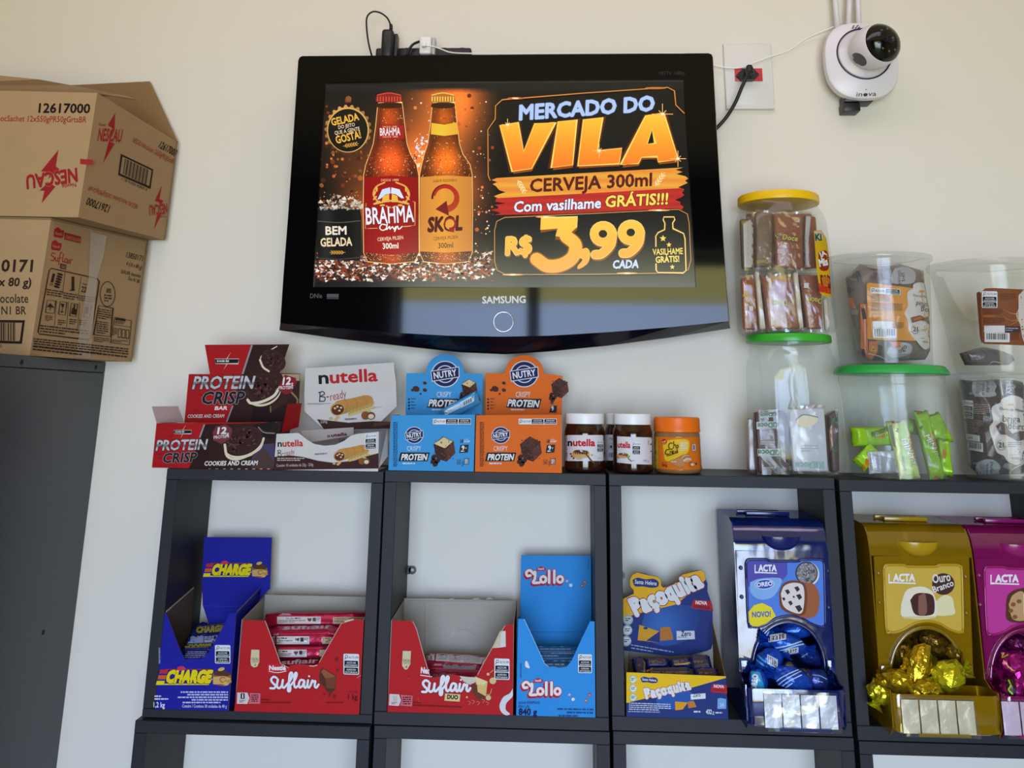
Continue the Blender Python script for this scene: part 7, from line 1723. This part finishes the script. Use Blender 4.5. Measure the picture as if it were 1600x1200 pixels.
a.poly([(618,955),(722,948),(722,985),(620,992)], '#e8ecf0'); a.text('Zero', 636, 974, 688, 971, 26, '#2c3878', b=.02)
a.poly([(510,1005),(600,1012),(602,1056),(512,1066)], '#e8a420'); a.poly([(560,1064),(598,1014),(602,1056)], '#2c3878'); a.poly([(602,1005),(640,1002),(660,1042),(604,1052)], '#c88428')
a.poly([(806,985),(826,980),(866,988),(864,1056),(804,1056)], '#7cb0e4'); a.text('24', 822, 1040, 848, 1040, 24, '#c8e0f4', b=.02)
a.micro(190, 1012, 480, 1068, 4, '#c8d0e8', h=.5, sk=-10); a.micro(185, 1070, 575, 1082, 1, '#a8b4d8', h=.6, sk=-10); a.micro(640, 1070, 722, 1086, 1, '#d8e0f0', h=.7); a.text('432', 724, 1090, 765, 1092, 30, '#f0f4fa', b=.03); a.text('g', 770, 1090, 782, 1090, 24, '#f0f4fa'); a.micro(790, 1078, 875, 1092, 1, '#d8e0f0', h=.7)
a.build('print', f, PRINT)
O_ = [(150,290),(188,268),(225,255),(222,232),(200,205),(196,160),(212,125),(245,108),(300,116),(345,132),(385,135),(410,160),(414,200),(430,215),(480,190),(540,168),(538,140),(560,122),(610,112),(650,95),(690,90),(715,108),(722,150),(736,185),(735,240),(770,340),(772,450),(786,560),(760,640),(730,655),(620,680),(470,690),(300,668),(150,650)]
hd = ysheet('header_card', O_, .098, NV, '#8a7444', t, V5)
a = Art(Surf((0, .098, 0), (0, -1, 0)), V5)
a.sm([(300,390),(520,330),(680,380),(620,560),(420,620),(280,520)], lambda x, y: (.14+.1*g2(x,y,420,470,120), .24+.2*g2(x,y,420,470,120), .50+.24*g2(x,y,420,470,130)))
a.poly([(150,292),(225,256),(222,232),(200,205),(197,160),(213,127),(246,110),(345,133),(385,137),(410,160),(414,200),(430,217),(540,170),(539,142),(562,124),(690,92),(714,110),(722,160),(520,330),(230,400),(145,430)], YW)
santa(a, 305, 180, .92)
pacoq(a, 232, 412, 714, 196, 118)
for x, y in ((184,438),(178,510),(172,585)): a.ell(x, y, 34, 36, '#c4d0cc' if y == 438 else '#e4e8e8', n=28); a.line([(x+30*math.cos(i*.5), y+32*math.sin(i*.5)) for i in range(13)], 3, '#5c8478'); a.micro(x-18, y-12, x+18, y+14, 2, '#34404c', h=.5, seed=y)
a.poly([(630,320),(645,298),(762,308),(776,376),(622,356)], '#b82430'); a.text('NOVA', 652, 328, 732, 334, 24, '#f4ecec', b=.04); a.text('FÓRMULA', 640, 354, 750, 364, 18, '#6a101c', b=.03)
a.poly([(520,515),(645,514),(648,572),(522,578)], '#d8dce8'); a.text('Zero', 552, 550, 622, 549, 34, '#2c3060', b=.03); a.micro(530, 556, 640, 566, 1, '#5c6080')
a.poly([(262,472),(405,520),(402,596),(250,580)], '#e0a428'); a.poly([(310,582),(405,515),(402,596)], '#2c3878'); a.ell(305, 496, 16, 8, '#2c3878'); a.poly([(408,490),(475,486),(500,574),(406,584)], '#c07c30')
a.micro(205, 608, 500, 650, 2, '#b8c0dc', h=.35, sk=-50); a.build('print', hd, PRINT)
M_pac = foil('navy_gold_film', '#2a3474', rough=.25, metal=.2, bump=.4, scale=100)
for i, (q, Y, lean, lb, yel) in enumerate((
    (((300,695),(468,690),(468,752),(305,758)), .06, .012, 'navy candy packet in the back left of the peanut candy box', [(290,684),(315,680),(318,690),(300,700)]),
    (((474,700),(622,695),(625,748),(478,755)), .058, .012, 'navy candy packet at the back middle of the peanut candy box', [(500,742),(622,728),(625,742),(515,752)]),
    (((612,680),(740,672),(770,760),(625,775)), .05, .02, 'navy candy packet tilted at the back right of the peanut candy box', [(610,675),(635,668),(640,690),(618,700)]),
    (((225,690),(300,672),(305,805),(215,815)), .04, .03, 'navy candy packet upright at the left of the peanut candy box', [(285,680),(300,676),(305,800),(295,800)]),
    (((310,760),(640,755),(645,840),(315,845)), .02, .02, 'long navy candy packet in front inside the peanut candy box', [(308,760),(360,758),(345,815),(312,812)]),
    (((648,765),(795,758),(830,845),(650,850)), .02, .02, 'navy candy packet at the front right of the peanut candy box', [(655,758),(720,756),(715,778),(660,780)]))):
    flat_bar('candy_packet', lb, V5, *q, Y, lean, M_pac, (lambda yel, q: lambda a: (a.poly(yel, '#e0b820'), a.sm([(q[0][0]+20,q[0][1]+14),(q[1][0]-20,q[1][1]+10),(q[2][0]-24,q[2][1]-16),(q[3][0]+24,q[3][1]-12)], '#5a4c50'), a.micro(q[0][0]+30, (q[0][1]+q[3][1])/2-6, q[1][0]-30, (q[0][1]+q[3][1])/2+10, 2, '#b8a46c', h=.5)))(yel, q), th=.014, seed=41+i, cat='candy')
XLIM[0] = None
# ================================================================== bonbon dispensers
V6 = (1090, 780, 3.077)
DR = random.Random(21)
def rrect(x0, x1, y0, y1, r, z, n=7):
    P = []
    for cx, cy, a0 in ((x1-r, y0+r, -90), (x1-r, y1-r, 0), (x0+r, y1-r, 90), (x0+r, y0+r, 180)):
        for i in range(n+1): a = math.radians(a0+90*i/n); P.append(Vector((cx+r*math.cos(a), cy+r*math.sin(a), z)))
    return P
def strip(name, prof, xa, xb, m, parent, nx=2):
    """a sheet swept between two x positions along a (y, z) profile"""
    V = []; k = len(prof)
    for i in range(nx+1):
        x = xa+(xb-xa)*i/nx; V += [(x, y, z) for y, z in prof]
    Fs = [(i*k+j, i*k+j+1, (i+1)*k+j+1, (i+1)*k+j) for i in range(nx) for j in range(k-1)]
    return mesh(name, V, Fs, m, parent, smooth=True)
def dispenser(label, sx, sy, zf, lim, m, mt, mhi, art, wd=.152):
    ox, oy, sc = V6
    def at(x, y, Y): return on_y(ox+(x+sx)/sc, oy+(y+sy)/sc, Y)
    YP, YT, YBk = -.008, -.054, .135
    xa = max(at(187, 500, YP).x, lim[0]+.001); xb = min(xa+wd, lim[1]-.001)
    z = lambda y, Y=YP, x=430: at(x, y, Y).z
    t = thing('bonbon_dispenser', label, 'dispenser', ((xa+xb)/2, .05, zf))
    ztop = z(92, .02)
    zp0, zp1 = z(250), z(832)
    curve = [(.045, ztop), (.025, ztop-.001), (.008, ztop-.005), (-.002, ztop-.016), (YP+.001, ztop-.032), (YP, zp0)]
    zr = z(915, YT)
    side = [(YBk, zf), (YBk, ztop), (.06, ztop)]+curve+[(YP, zp1), (-.026, z(880, -.026)), (-.047, zr+.003), (-.049, zr-.01), (-.048, zf+.012), (-.036, zf)]
    for x, s_ in ((xa, -1), (xb, 1)):
        P = [Vector((x, y, zz_)) for y, zz_ in side]
        n = Vector((s_, 0, 0)); k = len(P); V = P+[p-n*.0018 for p in P]
        T = tessellate_polygon([[Vector((p.y, p.z, 0)) for p in P]])
        Fs = [tuple(q) for q in T]+[tuple(i+k for i in q[::-1]) for q in T]+[(i, (i+1) % k, k+(i+1) % k, k+i) for i in range(k)]
        o = mesh('side_wall', V, Fs, m, t)
    strip('back_wall', [(YBk, zf+.001), (YBk, ztop)], xa+.002, xb-.002, m, t)
    strip('top_cover', [(YBk, ztop), (.06, ztop)]+curve, xa+.0018, xb-.0018, m, t)
    # hinge clips on the top
    for (x0, y0, x1, y1), Y in (((185,50,388,80), .075), ((232,72,440,98), .05)):
        a0, a1 = at(x0, y0, Y), at(x1, y1, Y); zc0 = max(a1.z, ztop+.0004)
        box('hinge_clip', (a0.x, Y-.005, zc0), (a1.x, Y+.005, max(a0.z, zc0+.006)), mt, t, bev=.001)
        box('hinge_post', ((a0.x+a1.x)/2-.01, Y-.003, ztop+.0002), ((a0.x+a1.x)/2+.01, Y+.003, zc0-.0001), m, t)
    # front panel with the arched opening
    arch = [(612,832),(609,775),(590,705),(553,645),(505,608),(440,590),(375,604),(325,640),(288,695),(268,765),(262,832)]
    out = [(186,248),(643,248),(664,832)]+arch+[(205,832)]
    P = [at(x, y, YP) for x, y in out]; P = [Vector((min(max(p.x, xa-.001), xb+.001), p.y, p.z)) for p in P]
    fp_ = sheet('front_panel', P, (0, -1, 0), .0025, '#ffffff', '#ffffff', t, m=m)
    tube('arch_rim', [at(x, y, YP-.002) for x, y in arch], .0028, m, fp_, n=10, sub=5)
    for x0, x1 in ((205, 262), (620, 664)):
        a0, a1 = at(x0, 770, YP-.004), at(x1, 832, YP-.004); box('latch', (max(a0.x, xa+.001), YP-.007, a1.z), (min(a1.x, xb+.001), YP-.0006, a0.z), m, fp_, bev=.0012)
    lab = [(232,312),(238,296),(252,290),(330,290),(350,297),(480,298),(500,290),(585,290),(600,298),(608,320),(614,590),(606,610),(590,614),(545,598),(500,572),(440,560),(380,572),(330,600),(290,614),(262,612),(244,590)]
    tube('label_rim', [at(x, y, YP-.001) for x, y in lab+[lab[0]]], .0019, mt, fp_, n=8, sub=3)
    for x, y in ((208,330),(212,470),(626,345),(630,520)):
        bm = bmesh.new(); bmesh.ops.create_icosphere(bm, subdivisions=2, radius=.003, matrix=Matrix.Translation(at(x, y, YP-.001))); bm_obj('bump', bm, m, fp_, smooth=True)
    lc = sheet('label_card', [at(x, y, YP-.0012) for x, y in lab], (0, -1, 0), .0008, art[0], '#d8d4cc', t)
    a = Art(Surf((0, YP-.0012, 0), (0, -1, 0)), (ox+sx/sc, oy+sy/sc, sc)); art[1](a, lab); a.build('print', lc, PRINT)
    # scooped finger grip at the top of the panel
    c = at(400, 178, -.004); rx = (at(500, 178, -.004).x-at(300, 178, -.004).x)/2; rz = c.z-at(400, 255, -.004).z
    V = []; nu, nv = 20, 8
    for i in range(nu+1):
        u = math.pi+math.pi*i/nu
        for j in range(nv+1):
            k = j/nv; V.append((c.x+rx*k*math.cos(u), c.y+.004-.016*math.sqrt(max(0, 1-k*k)), c.z+rz*k*math.sin(u)))
    Fs = [(i*(nv+1)+j, (i+1)*(nv+1)+j, (i+1)*(nv+1)+j+1, i*(nv+1)+j+1) for i in range(nu) for j in range(nv)]
    mesh('finger_grip', V, Fs, mt, t, smooth=True)
    tube('grip_rim', [(c.x+rx*1.02*math.cos(math.pi+math.pi*i/14), c.y+.001-.002*math.sin(math.pi*i/14), c.z+rz*1.02*math.sin(math.pi+math.pi*i/14)) for i in range(15)], .0013, m, t, n=8, sub=2)
    # tray
    t0, t1 = xa-.001, xb+.001
    Z = zf+.0002 if True else zf
    rings = []
    for zz_, k, yf in ((Z, .80, .022), (Z+.004, .90, .010), (Z+.012, .97, .003), (Z+.03, 1, 0), (zr-.004, 1.0, 0), (zr, .985, .001)):
        w = (t1-t0)/2*k; rings.append(rrect((t0+t1)/2-w, (t0+t1)/2+w, YT+yf, -.0012, .012, zz_))
    inner_ = [[Vector((p.x*.975+(t0+t1)/2*.025, p.y*.96-.001, p.z)) for p in rings[5]], [Vector((p.x*.97+(t0+t1)/2*.03, p.y*.94-.0015, Z+.008)) for p in rings[3]]]
    loft('tray', rings+inner_, m, t, sharp=60)
    # clear price holder with crumpled film slips
    q = [(312,925),(668,930),(680,1125),(325,1115)]
    G = 14; V = []
    zt_, zb_ = at(490, 926, YT-.003).z, max(at(490, 1120, YT-.003).z, zf+.0008); x0, x1 = at(318, 1000, YT-.003).x, at(674, 1000, YT-.003).x
    def grid(name, xs, zs, Yb, amp, mm, par, n=G, seed=0, lean=0):
        V = []
        for i in range(n+1):
            for j in range(n+1):
                x = xs[0]+(xs[1]-xs[0])*i/n+lean*(1-j/n); zz_ = zs[0]+(zs[1]-zs[0])*j/n; V.append((x, Yb+noise.noise(Vector((x*70+seed, zz_*70, seed)))*amp, zz_))
        return mesh(name, V, [(i*(n+1)+j, (i+1)*(n+1)+j, (i+1)*(n+1)+j+1, i*(n+1)+j+1) for i in range(n) for j in range(n)], mm, par, smooth=True)
    ph = grid('price_holder', (x0, x1), (zb_, zt_), YT-.0042, .0012, clear_mat('holder_clear', refl=.10, rough=.08, film=.03), t, lean=.004)
    w = (x1-x0)/4
    for i in range(4):
        grid('film_slip', (x0+i*w+.001, x0+(i+1)*w-.001), (zb_+.004, zt_-.004), YT-.0024, .0008, mhi, ph, n=8, seed=i*3+sx)
    strip('holder_ledge', [(YT-.001, zb_+.001), (YT-.006, zb_-.0 +.001), (YT-.006, zb_+.005)], x0+.02, x1-.01, m, ph)
    return t, at
def cookie_art(a, cx, cy, rx, ry, rot):
    a.ell(cx+5, cy+4, rx, ry, '#e8e4de', rot=rot); a.ell(cx+9, cy+6, rx, ry, '#2a2624', rot=rot) if 0 else None
    a.ell(cx, cy, rx*.96, ry*.96, '#3c3a3e', rot=rot, n=36); a.ell(cx, cy, rx*.86, ry*.86, '#8c8a8e', rot=rot, n=36)
    q = random.Random(4); ca, sa = math.cos(math.radians(rot)), math.sin(math.radians(rot))
    for _ in range(70):
        an = q.uniform(0, 6.28); k = math.sqrt(q.random())*.84; x, y = rx*k*math.cos(an), ry*k*math.sin(an); a.ell(cx+x*ca-y*sa, cy+x*sa+y*ca, rx*.1, ry*.05, q.choice(('#4a484c', '#b4b2b4', '#5c5a60')), rot=q.uniform(0, 180), n=7)
def lacta(a, x0, y0, w, h):
    a.text('L', x0, y0+h*.28, x0+w*.13, y0+h*.28, h*1.28, '#f4f2f6', b=.03); a.text('ACTA', x0+w*.17, y0, x0+w, y0, h, '#f4f2f6', b=.05)
    a.line([(x0+w*.06, y0+h*.18), (x0+w*.4, y0+h*.24), (x0+w, y0+h*.32)], h*.2, '#f4f2f6', smooth=True)
def art_blue(a, lab):
    a.poly([(234,312),(252,292),(430,296),(432,360),(400,400),(238,420)], '#5854b4')
    lacta(a, 274, 346, 106, 30)
    a.sm([(252,400),(300,382),(398,380),(396,420),(360,470),(300,482),(256,450)], '#8cb8f0'); a.ell(322, 409, 46, 24, '#e8f0fa', rot=-4); a.ell(322, 409, 43, 21, '#2050b8', rot=-4); a.text('OREO', 284, 422, 362, 414, 20, '#f0f4fa', b=.04)
    cookie_art(a, 524, 356, 56, 58, -10)
    a.sm([(520,400),(560,410),(585,460),(582,530),(560,565),(510,570),(480,540)], '#a4623c'); a.sm([(392,450),(410,410),(450,392),(500,398),(524,430),(526,500),(510,556),(450,552),(400,520)], '#7c4424'); a.sm([(400,455),(416,418),(455,402),(498,408),(512,436),(512,500),(498,548),(450,540),(412,512)], '#e8e2dc')
    for x, y, r in ((432,446,13),(478,432,14),(414,480,9),(446,500,12),(488,470,15),(486,526,18),(462,470,6)): a.poly([(x-r,y-r*.6),(x+r*.3,y-r),(x+r,y+r*.2),(x,y+r)], '#3a3438')
    a.poly([(242,545),(270,510),(310,498),(355,520),(376,562),(330,598),(290,612),(262,610),(246,590)], '#f0e030'); a.text('NOVO!', 262, 568, 352, 564, 26, '#3c6cb8', b=.04)
def art_gold(a, lab):
    lacta(a, 256, 368, 128, 34)
    a.ell(520, 382, 54, 52, '#4a2a28', n=32); a.text('Ouro', 470, 378, 556, 366, 42, '#f0ece8', b=.02); a.text('Branco', 474, 424, 572, 388, 30, '#f0ece8', b=.02)
    a.sm([(480,470),(520,436),(560,445),(572,490),(570,528),(480,530)], '#ece4b4'); a.sm([(316,480),(340,415),(390,395),(440,400),(478,440),(482,540),(330,542)], '#f0ead0'); a.sm([(360,460),(385,430),(430,425),(470,440),(478,500),(462,530),(385,528)], '#4a2820'); a.sm([(400,440),(432,430),(440,520),(402,526)], '#8a6050')
    a.poly([(328,538),(482,538),(484,546),(330,548)], '#dcd0a0')
def art_pink(a, lab):
    lacta(a, 262, 362, 136, 34)
    a.sm([(336,470),(350,420),(400,395),(470,400),(480,540),(350,550)], '#5a3420'); a.sm([(350,470),(370,425),(420,410),(440,500),(430,545),(370,540)], '#c8a070'); a.sm([(420,420),(480,405),(500,540),(430,540)], '#e8dcc0')
    for x, y in ((360,500),(380,530),(400,455),(372,470)): a.ell(x, y, 12, 10, '#8c5a34')
    a.text('Sonho de Valsa', 470, 430, 600, 410, 30, '#f0ecf0', b=.02)
def tint_mat(name, tint, film, col, refl=.10, rough=.08): return clear_mat(name, tint=tint, refl=refl, rough=rough, film=film, film_col=lin(col))
M_dblue = tint_mat('blue_clear_plastic', (.10, .17, .50), .42, '#152c78'); M_dgold = tint_mat('amber_clear_plastic', (.80, .62, .10), .42, '#a8860c'); M_dpink = tint_mat('pink_clear_plastic', (.78, .16, .50), .42, '#a01c70')
M_rb = mat('blue_rim', '#0c1a5a', rough=.2, spec=.6); M_rg = mat('amber_rim', '#a8860c', rough=.2, spec=.6); M_rp = mat('pink_rim', '#8c1460', rough=.2, spec=.6)
M_slip = mat('silvery_film', '#c4c8d0', rough=.28, metal=.25, bump=.35, bump_scale=120); M_slipg = mat('cream_film', '#d4ccac', rough=.28, metal=.2, bump=.35, bump_scale=120); M_slipp = mat('pinkish_film', '#d8c4d8', rough=.28, metal=.2, bump=.35, bump_scale=120)
zf2, zf3 = sbot(2)+.0004, sbot(3)+.0004
dB, atB = dispenser('translucent blue bonbon dispenser with a round cookie on its label', 0, 0, zf2, inner(2), M_dblue, M_rb, M_slip, ('#5888e4', art_blue))
GX = (1320-1090)*3.077-46
dG, atG = dispenser('translucent amber bonbon dispenser with a white bonbon on its label', GX, 26, zf3, inner(3), M_dgold, M_rg, M_slipg, ('#d4b444', art_gold), .1485)
PX_ = GX+484
dG_x1 = max(v.co.x for o in dG.children if o.name.startswith('side_wall') for v in o.data.vertices)+dG.location.x
dP, atP = dispenser('translucent pink bonbon dispenser at the right edge of the picture', PX_, 36, zf3, (dG_x1+.0014, inner(3)[1]), M_dpink, M_rp, M_slipp, ('#c83c9c', art_pink), .1485)
def bonbon(label, at, cx, cy, w, h, rot, Y, m, seed, art=None, sxy=(0, 0), tails=True, amp=.18, depth=None):
    """foil-wrapped bonbon: a crumpled ball with pinched, fanned wrapper ends along its long side"""
    c = at(cx, cy, Y); k = (at(cx+100, cy, Y).x-c.x)/100; a_, b_ = w*k/2, h*k/2
    t = thing('bonbon', label, 'candy', c)
    bm = bmesh.new(); bmesh.ops.create_icosphere(bm, subdivisions=3, radius=1)
    R_ = Matrix.Rotation(math.radians(-rot), 3, 'Y'); d = depth or min(a_, b_)*.95
    for v in bm.verts:
        p = v.co.copy(); q = p*2.2+Vector((seed*7.1, seed*3.3, 0)); f = 1+amp*(abs(noise.noise(q))-.25)+amp*.6*(abs(noise.noise(q*2.3))-.25)
        p = Vector((p.x*a_*f, p.y*d*f, p.z*b_*f)); v.co = c+R_ @ p
    bo = bm_obj('wrapper', bm, m, t, smooth=False)
    if tails:
        for s_ in (-1, 1):
            V, Fs = [], []; n = 9
            for i in range(n):
                u = -1+2*i/(n-1); zz_ = (1 if i % 2 else -1)*.0022
                for r_, sp in ((.80, .38), (1.05, .30), (1.42, .75)):
                    p = Vector((s_*a_*r_, zz_*(1.6 if r_ > 1.2 else .8)-d*.15, u*b_*sp+DR.uniform(-.001, .001))); V.append(c+R_ @ p)
            for i in range(n-1):
                for j in range(2): Fs.append((i*3+j, i*3+j+1, (i+1)*3+j+1, (i+1)*3+j))
            mesh('wrapper_end', V, Fs, m, t)
    if art:
        ox, oy, sc = V6; a = Art(Wrap(bo, base=.0007, dz=.00005), (ox+sxy[0]/sc, oy+sxy[1]/sc, sc), step=3); art(a); a.build('print', t, FILM)
    return t
M_bb = foil('blue_bonbon_foil', '#1a4cb8', rough=.22, metal=.45, bump=.5, scale=130); M_bd = foil('shaded_blue_bonbon_foil', '#14296c', rough=.25, metal=.4, bump=.5, scale=130)  # second blue is a darker copy with shade put into its colour
def swirl(pts, w=7, c='#a8c8f0'): return lambda a: [a.line(p, w, c, smooth=True) for p in pts]
def bc(a, x0, y0, x1, y1, sk):
    a.rect(x0, y0, x1, y1, '#c8d0dc', sk=sk); a.bars(x0+4, y0+5, x1-4, y1-5, 10, '#1c2030', sk=sk)
bonbon('blue bonbon with two barcodes, uppermost in the arch of the blue dispenser', atB, 430, 695, 190, 88, -12, -.016, M_bb, 1, lambda a: (bc(a, 335, 655, 425, 690, 16), bc(a, 410, 725, 485, 752, 14), swirl([[(320,720),(380,715),(450,700),(520,675)],[(330,735),(400,728),(470,705),(540,690)]])(a)))
bonbon('blue bonbon with a tilted barcode, left side of the blue dispenser arch', atB, 345, 775, 140, 105, 25, -.022, M_bb, 2, lambda a: (bc(a, 335, 745, 385, 790, -26), swirl([[(280,770),(320,800),(370,820)],[(285,745),(310,770),(330,785)]], 8, '#4c9cd8')(a)))
bonbon('blue bonbon with teal band lettered sideways, lower left of the blue dispenser', atB, 292, 880, 90, 120, 8, -.034, M_bb, 3, lambda a: (a.poly([(255,825),(300,830),(325,915),(265,920)], '#2a98c4'), a.text('OREO', 282, 920, 290, 842, 26, '#e8f0f8', b=.05)), tails=False)
bonbon('big blue bonbon with white streaks, front middle of the blue dispenser', atB, 455, 865, 200, 110, -14, -.036, M_bb, 4, swirl([[(360,895),(400,860),(470,825),(530,805)],[(375,905),(420,868),(490,830),(540,812)],[(390,912),(440,875),(500,845)],[(410,916),(455,885)]], 5, '#c4d8f4'))
bonbon('blue bonbon with a brown strip, lower right of the blue dispenser', atB, 570, 870, 120, 100, 12, -.032, M_bd, 5, lambda a: (a.poly([(520,840),(535,835),(540,905),(520,912)], '#6a5040'), swirl([[(555,845),(590,850),(620,865)],[(560,870),(600,880)]], 5, '#7c9cd8')(a)))
bonbon('blue bonbon darkened for shade, behind, right of the blue dispenser arch', atB, 540, 755, 130, 90, -20, .008, M_bd, 6, swirl([[(500,760),(540,735),(580,720)]], 6, '#5c78b8'))
bonbon('blue bonbon half hidden at the top left of the blue dispenser arch', atB, 330, 660, 100, 110, 40, .0, M_bb, 7, swirl([[(300,700),(330,660),(350,620)],[(310,640),(345,610)]], 6, '#8cb4e8'))
bonbon('plain blue bonbon at the top of the blue dispenser arch', atB, 475, 630, 170, 80, 8, .012, M_bb, 8)
M_gg = foil('gold_bonbon_foil', '#b89c1c', rough=.2, metal=.8, bump=.6, scale=150); M_gd = foil('shaded_gold_bonbon_foil', '#6a5418', rough=.22, metal=.75, bump=.6, scale=150); M_gy = foil('lime_gold_bonbon_foil', '#c4c020', rough=.2, metal=.75, bump=.6, scale=150)  # dark gold copy paints the shade on bonbons lying further back
sG = (GX, 26)
for i, (x, y, w, h, r, Y, m, lb, tl) in enumerate((
    (395, 790, 110, 235, 68-90, -.020, M_gg, 'tall gold bonbon with twisted top, centre of the amber dispenser arch', True),
    (540, 820, 165, 140, 20, -.030, M_gy, 'bright yellow-gold bonbon with a leaf-like end, right of the amber dispenser', True),
    (300, 850, 150, 110, -10, -.030, M_gg, 'crumpled gold bonbon at the lower left of the amber dispenser arch', True),
    (330, 720, 110, 120, 30, -.004, M_gd, 'gold bonbon darkened for shade, behind at the left of the amber dispenser arch', True),
    (470, 660, 150, 120, -25, .004, M_gd, 'gold bonbon darkened for shade, behind at the top of the amber dispenser arch', True),
    (560, 720, 110, 120, 15, .0, M_gd, 'gold bonbon darkened for shade, behind at the right of the amber dispenser arch', True),
    (430, 890, 160, 90, 5, -.038, M_gg, 'low gold bonbon resting behind the amber dispenser tray front', False),
    (215, 900, 110, 120, 60, -.020, M_gy, 'yellow-gold bonbon seen through the left wall of the amber dispenser', True))):
    bonbon(lb, atG, x, y, w, h, r, Y, m, 20+i, None, sG, tl, amp=.4)
M_pk = foil('pink_bonbon_foil', '#a01c78', rough=.2, metal=.7, bump=.6, scale=150); M_pd = foil('shaded_pink_bonbon_foil', '#5a1448', rough=.22, metal=.65, bump=.6, scale=150)  # dark pink copy carries painted shade for the bonbon at the back
sP = (PX_, 36)
for i, (x, y, w, h, r, Y, m, lb) in enumerate((
    (370, 760, 130, 125, 30, -.018, M_pk, 'pink bonbon with yellow writing, left of the pink dispenser arch'),
    (365, 880, 125, 105, 60, -.032, M_pk, 'pink bonbon with green yellow lettering, lower left of the pink dispenser'),
    (400, 670, 150, 110, -10, .0, M_pd, 'pink bonbon darkened for shade, behind, top of the pink dispenser arch'),
    (450, 830, 150, 150, 10, -.03, M_pk, 'pink bonbon at the cut-off right edge of the pink dispenser'))):
    ar = None
    if i == 0: ar = lambda a: (a.line([(290,700),(310,690),(300,715),(325,700),(318,725),(345,712)], 6, '#d8c830', smooth=True), a.line([(325,740),(350,770),(380,790),(400,780)], 6, '#d8c030', smooth=True))
    if i == 1: ar = lambda a: (a.sm([(335,820),(375,830),(390,880),(370,920),(340,880)], '#2a0c24'), a.line([(350,835),(360,860),(350,880),(368,900)], 8, '#b8d030', smooth=True), a.text('LACTA', 318, 955, 330, 900, 16, '#e8e0e8', b=.05))
    bonbon(lb, atP, x, y, w, h, r, Y, m, 40+i, ar, sP, True, amp=.35)
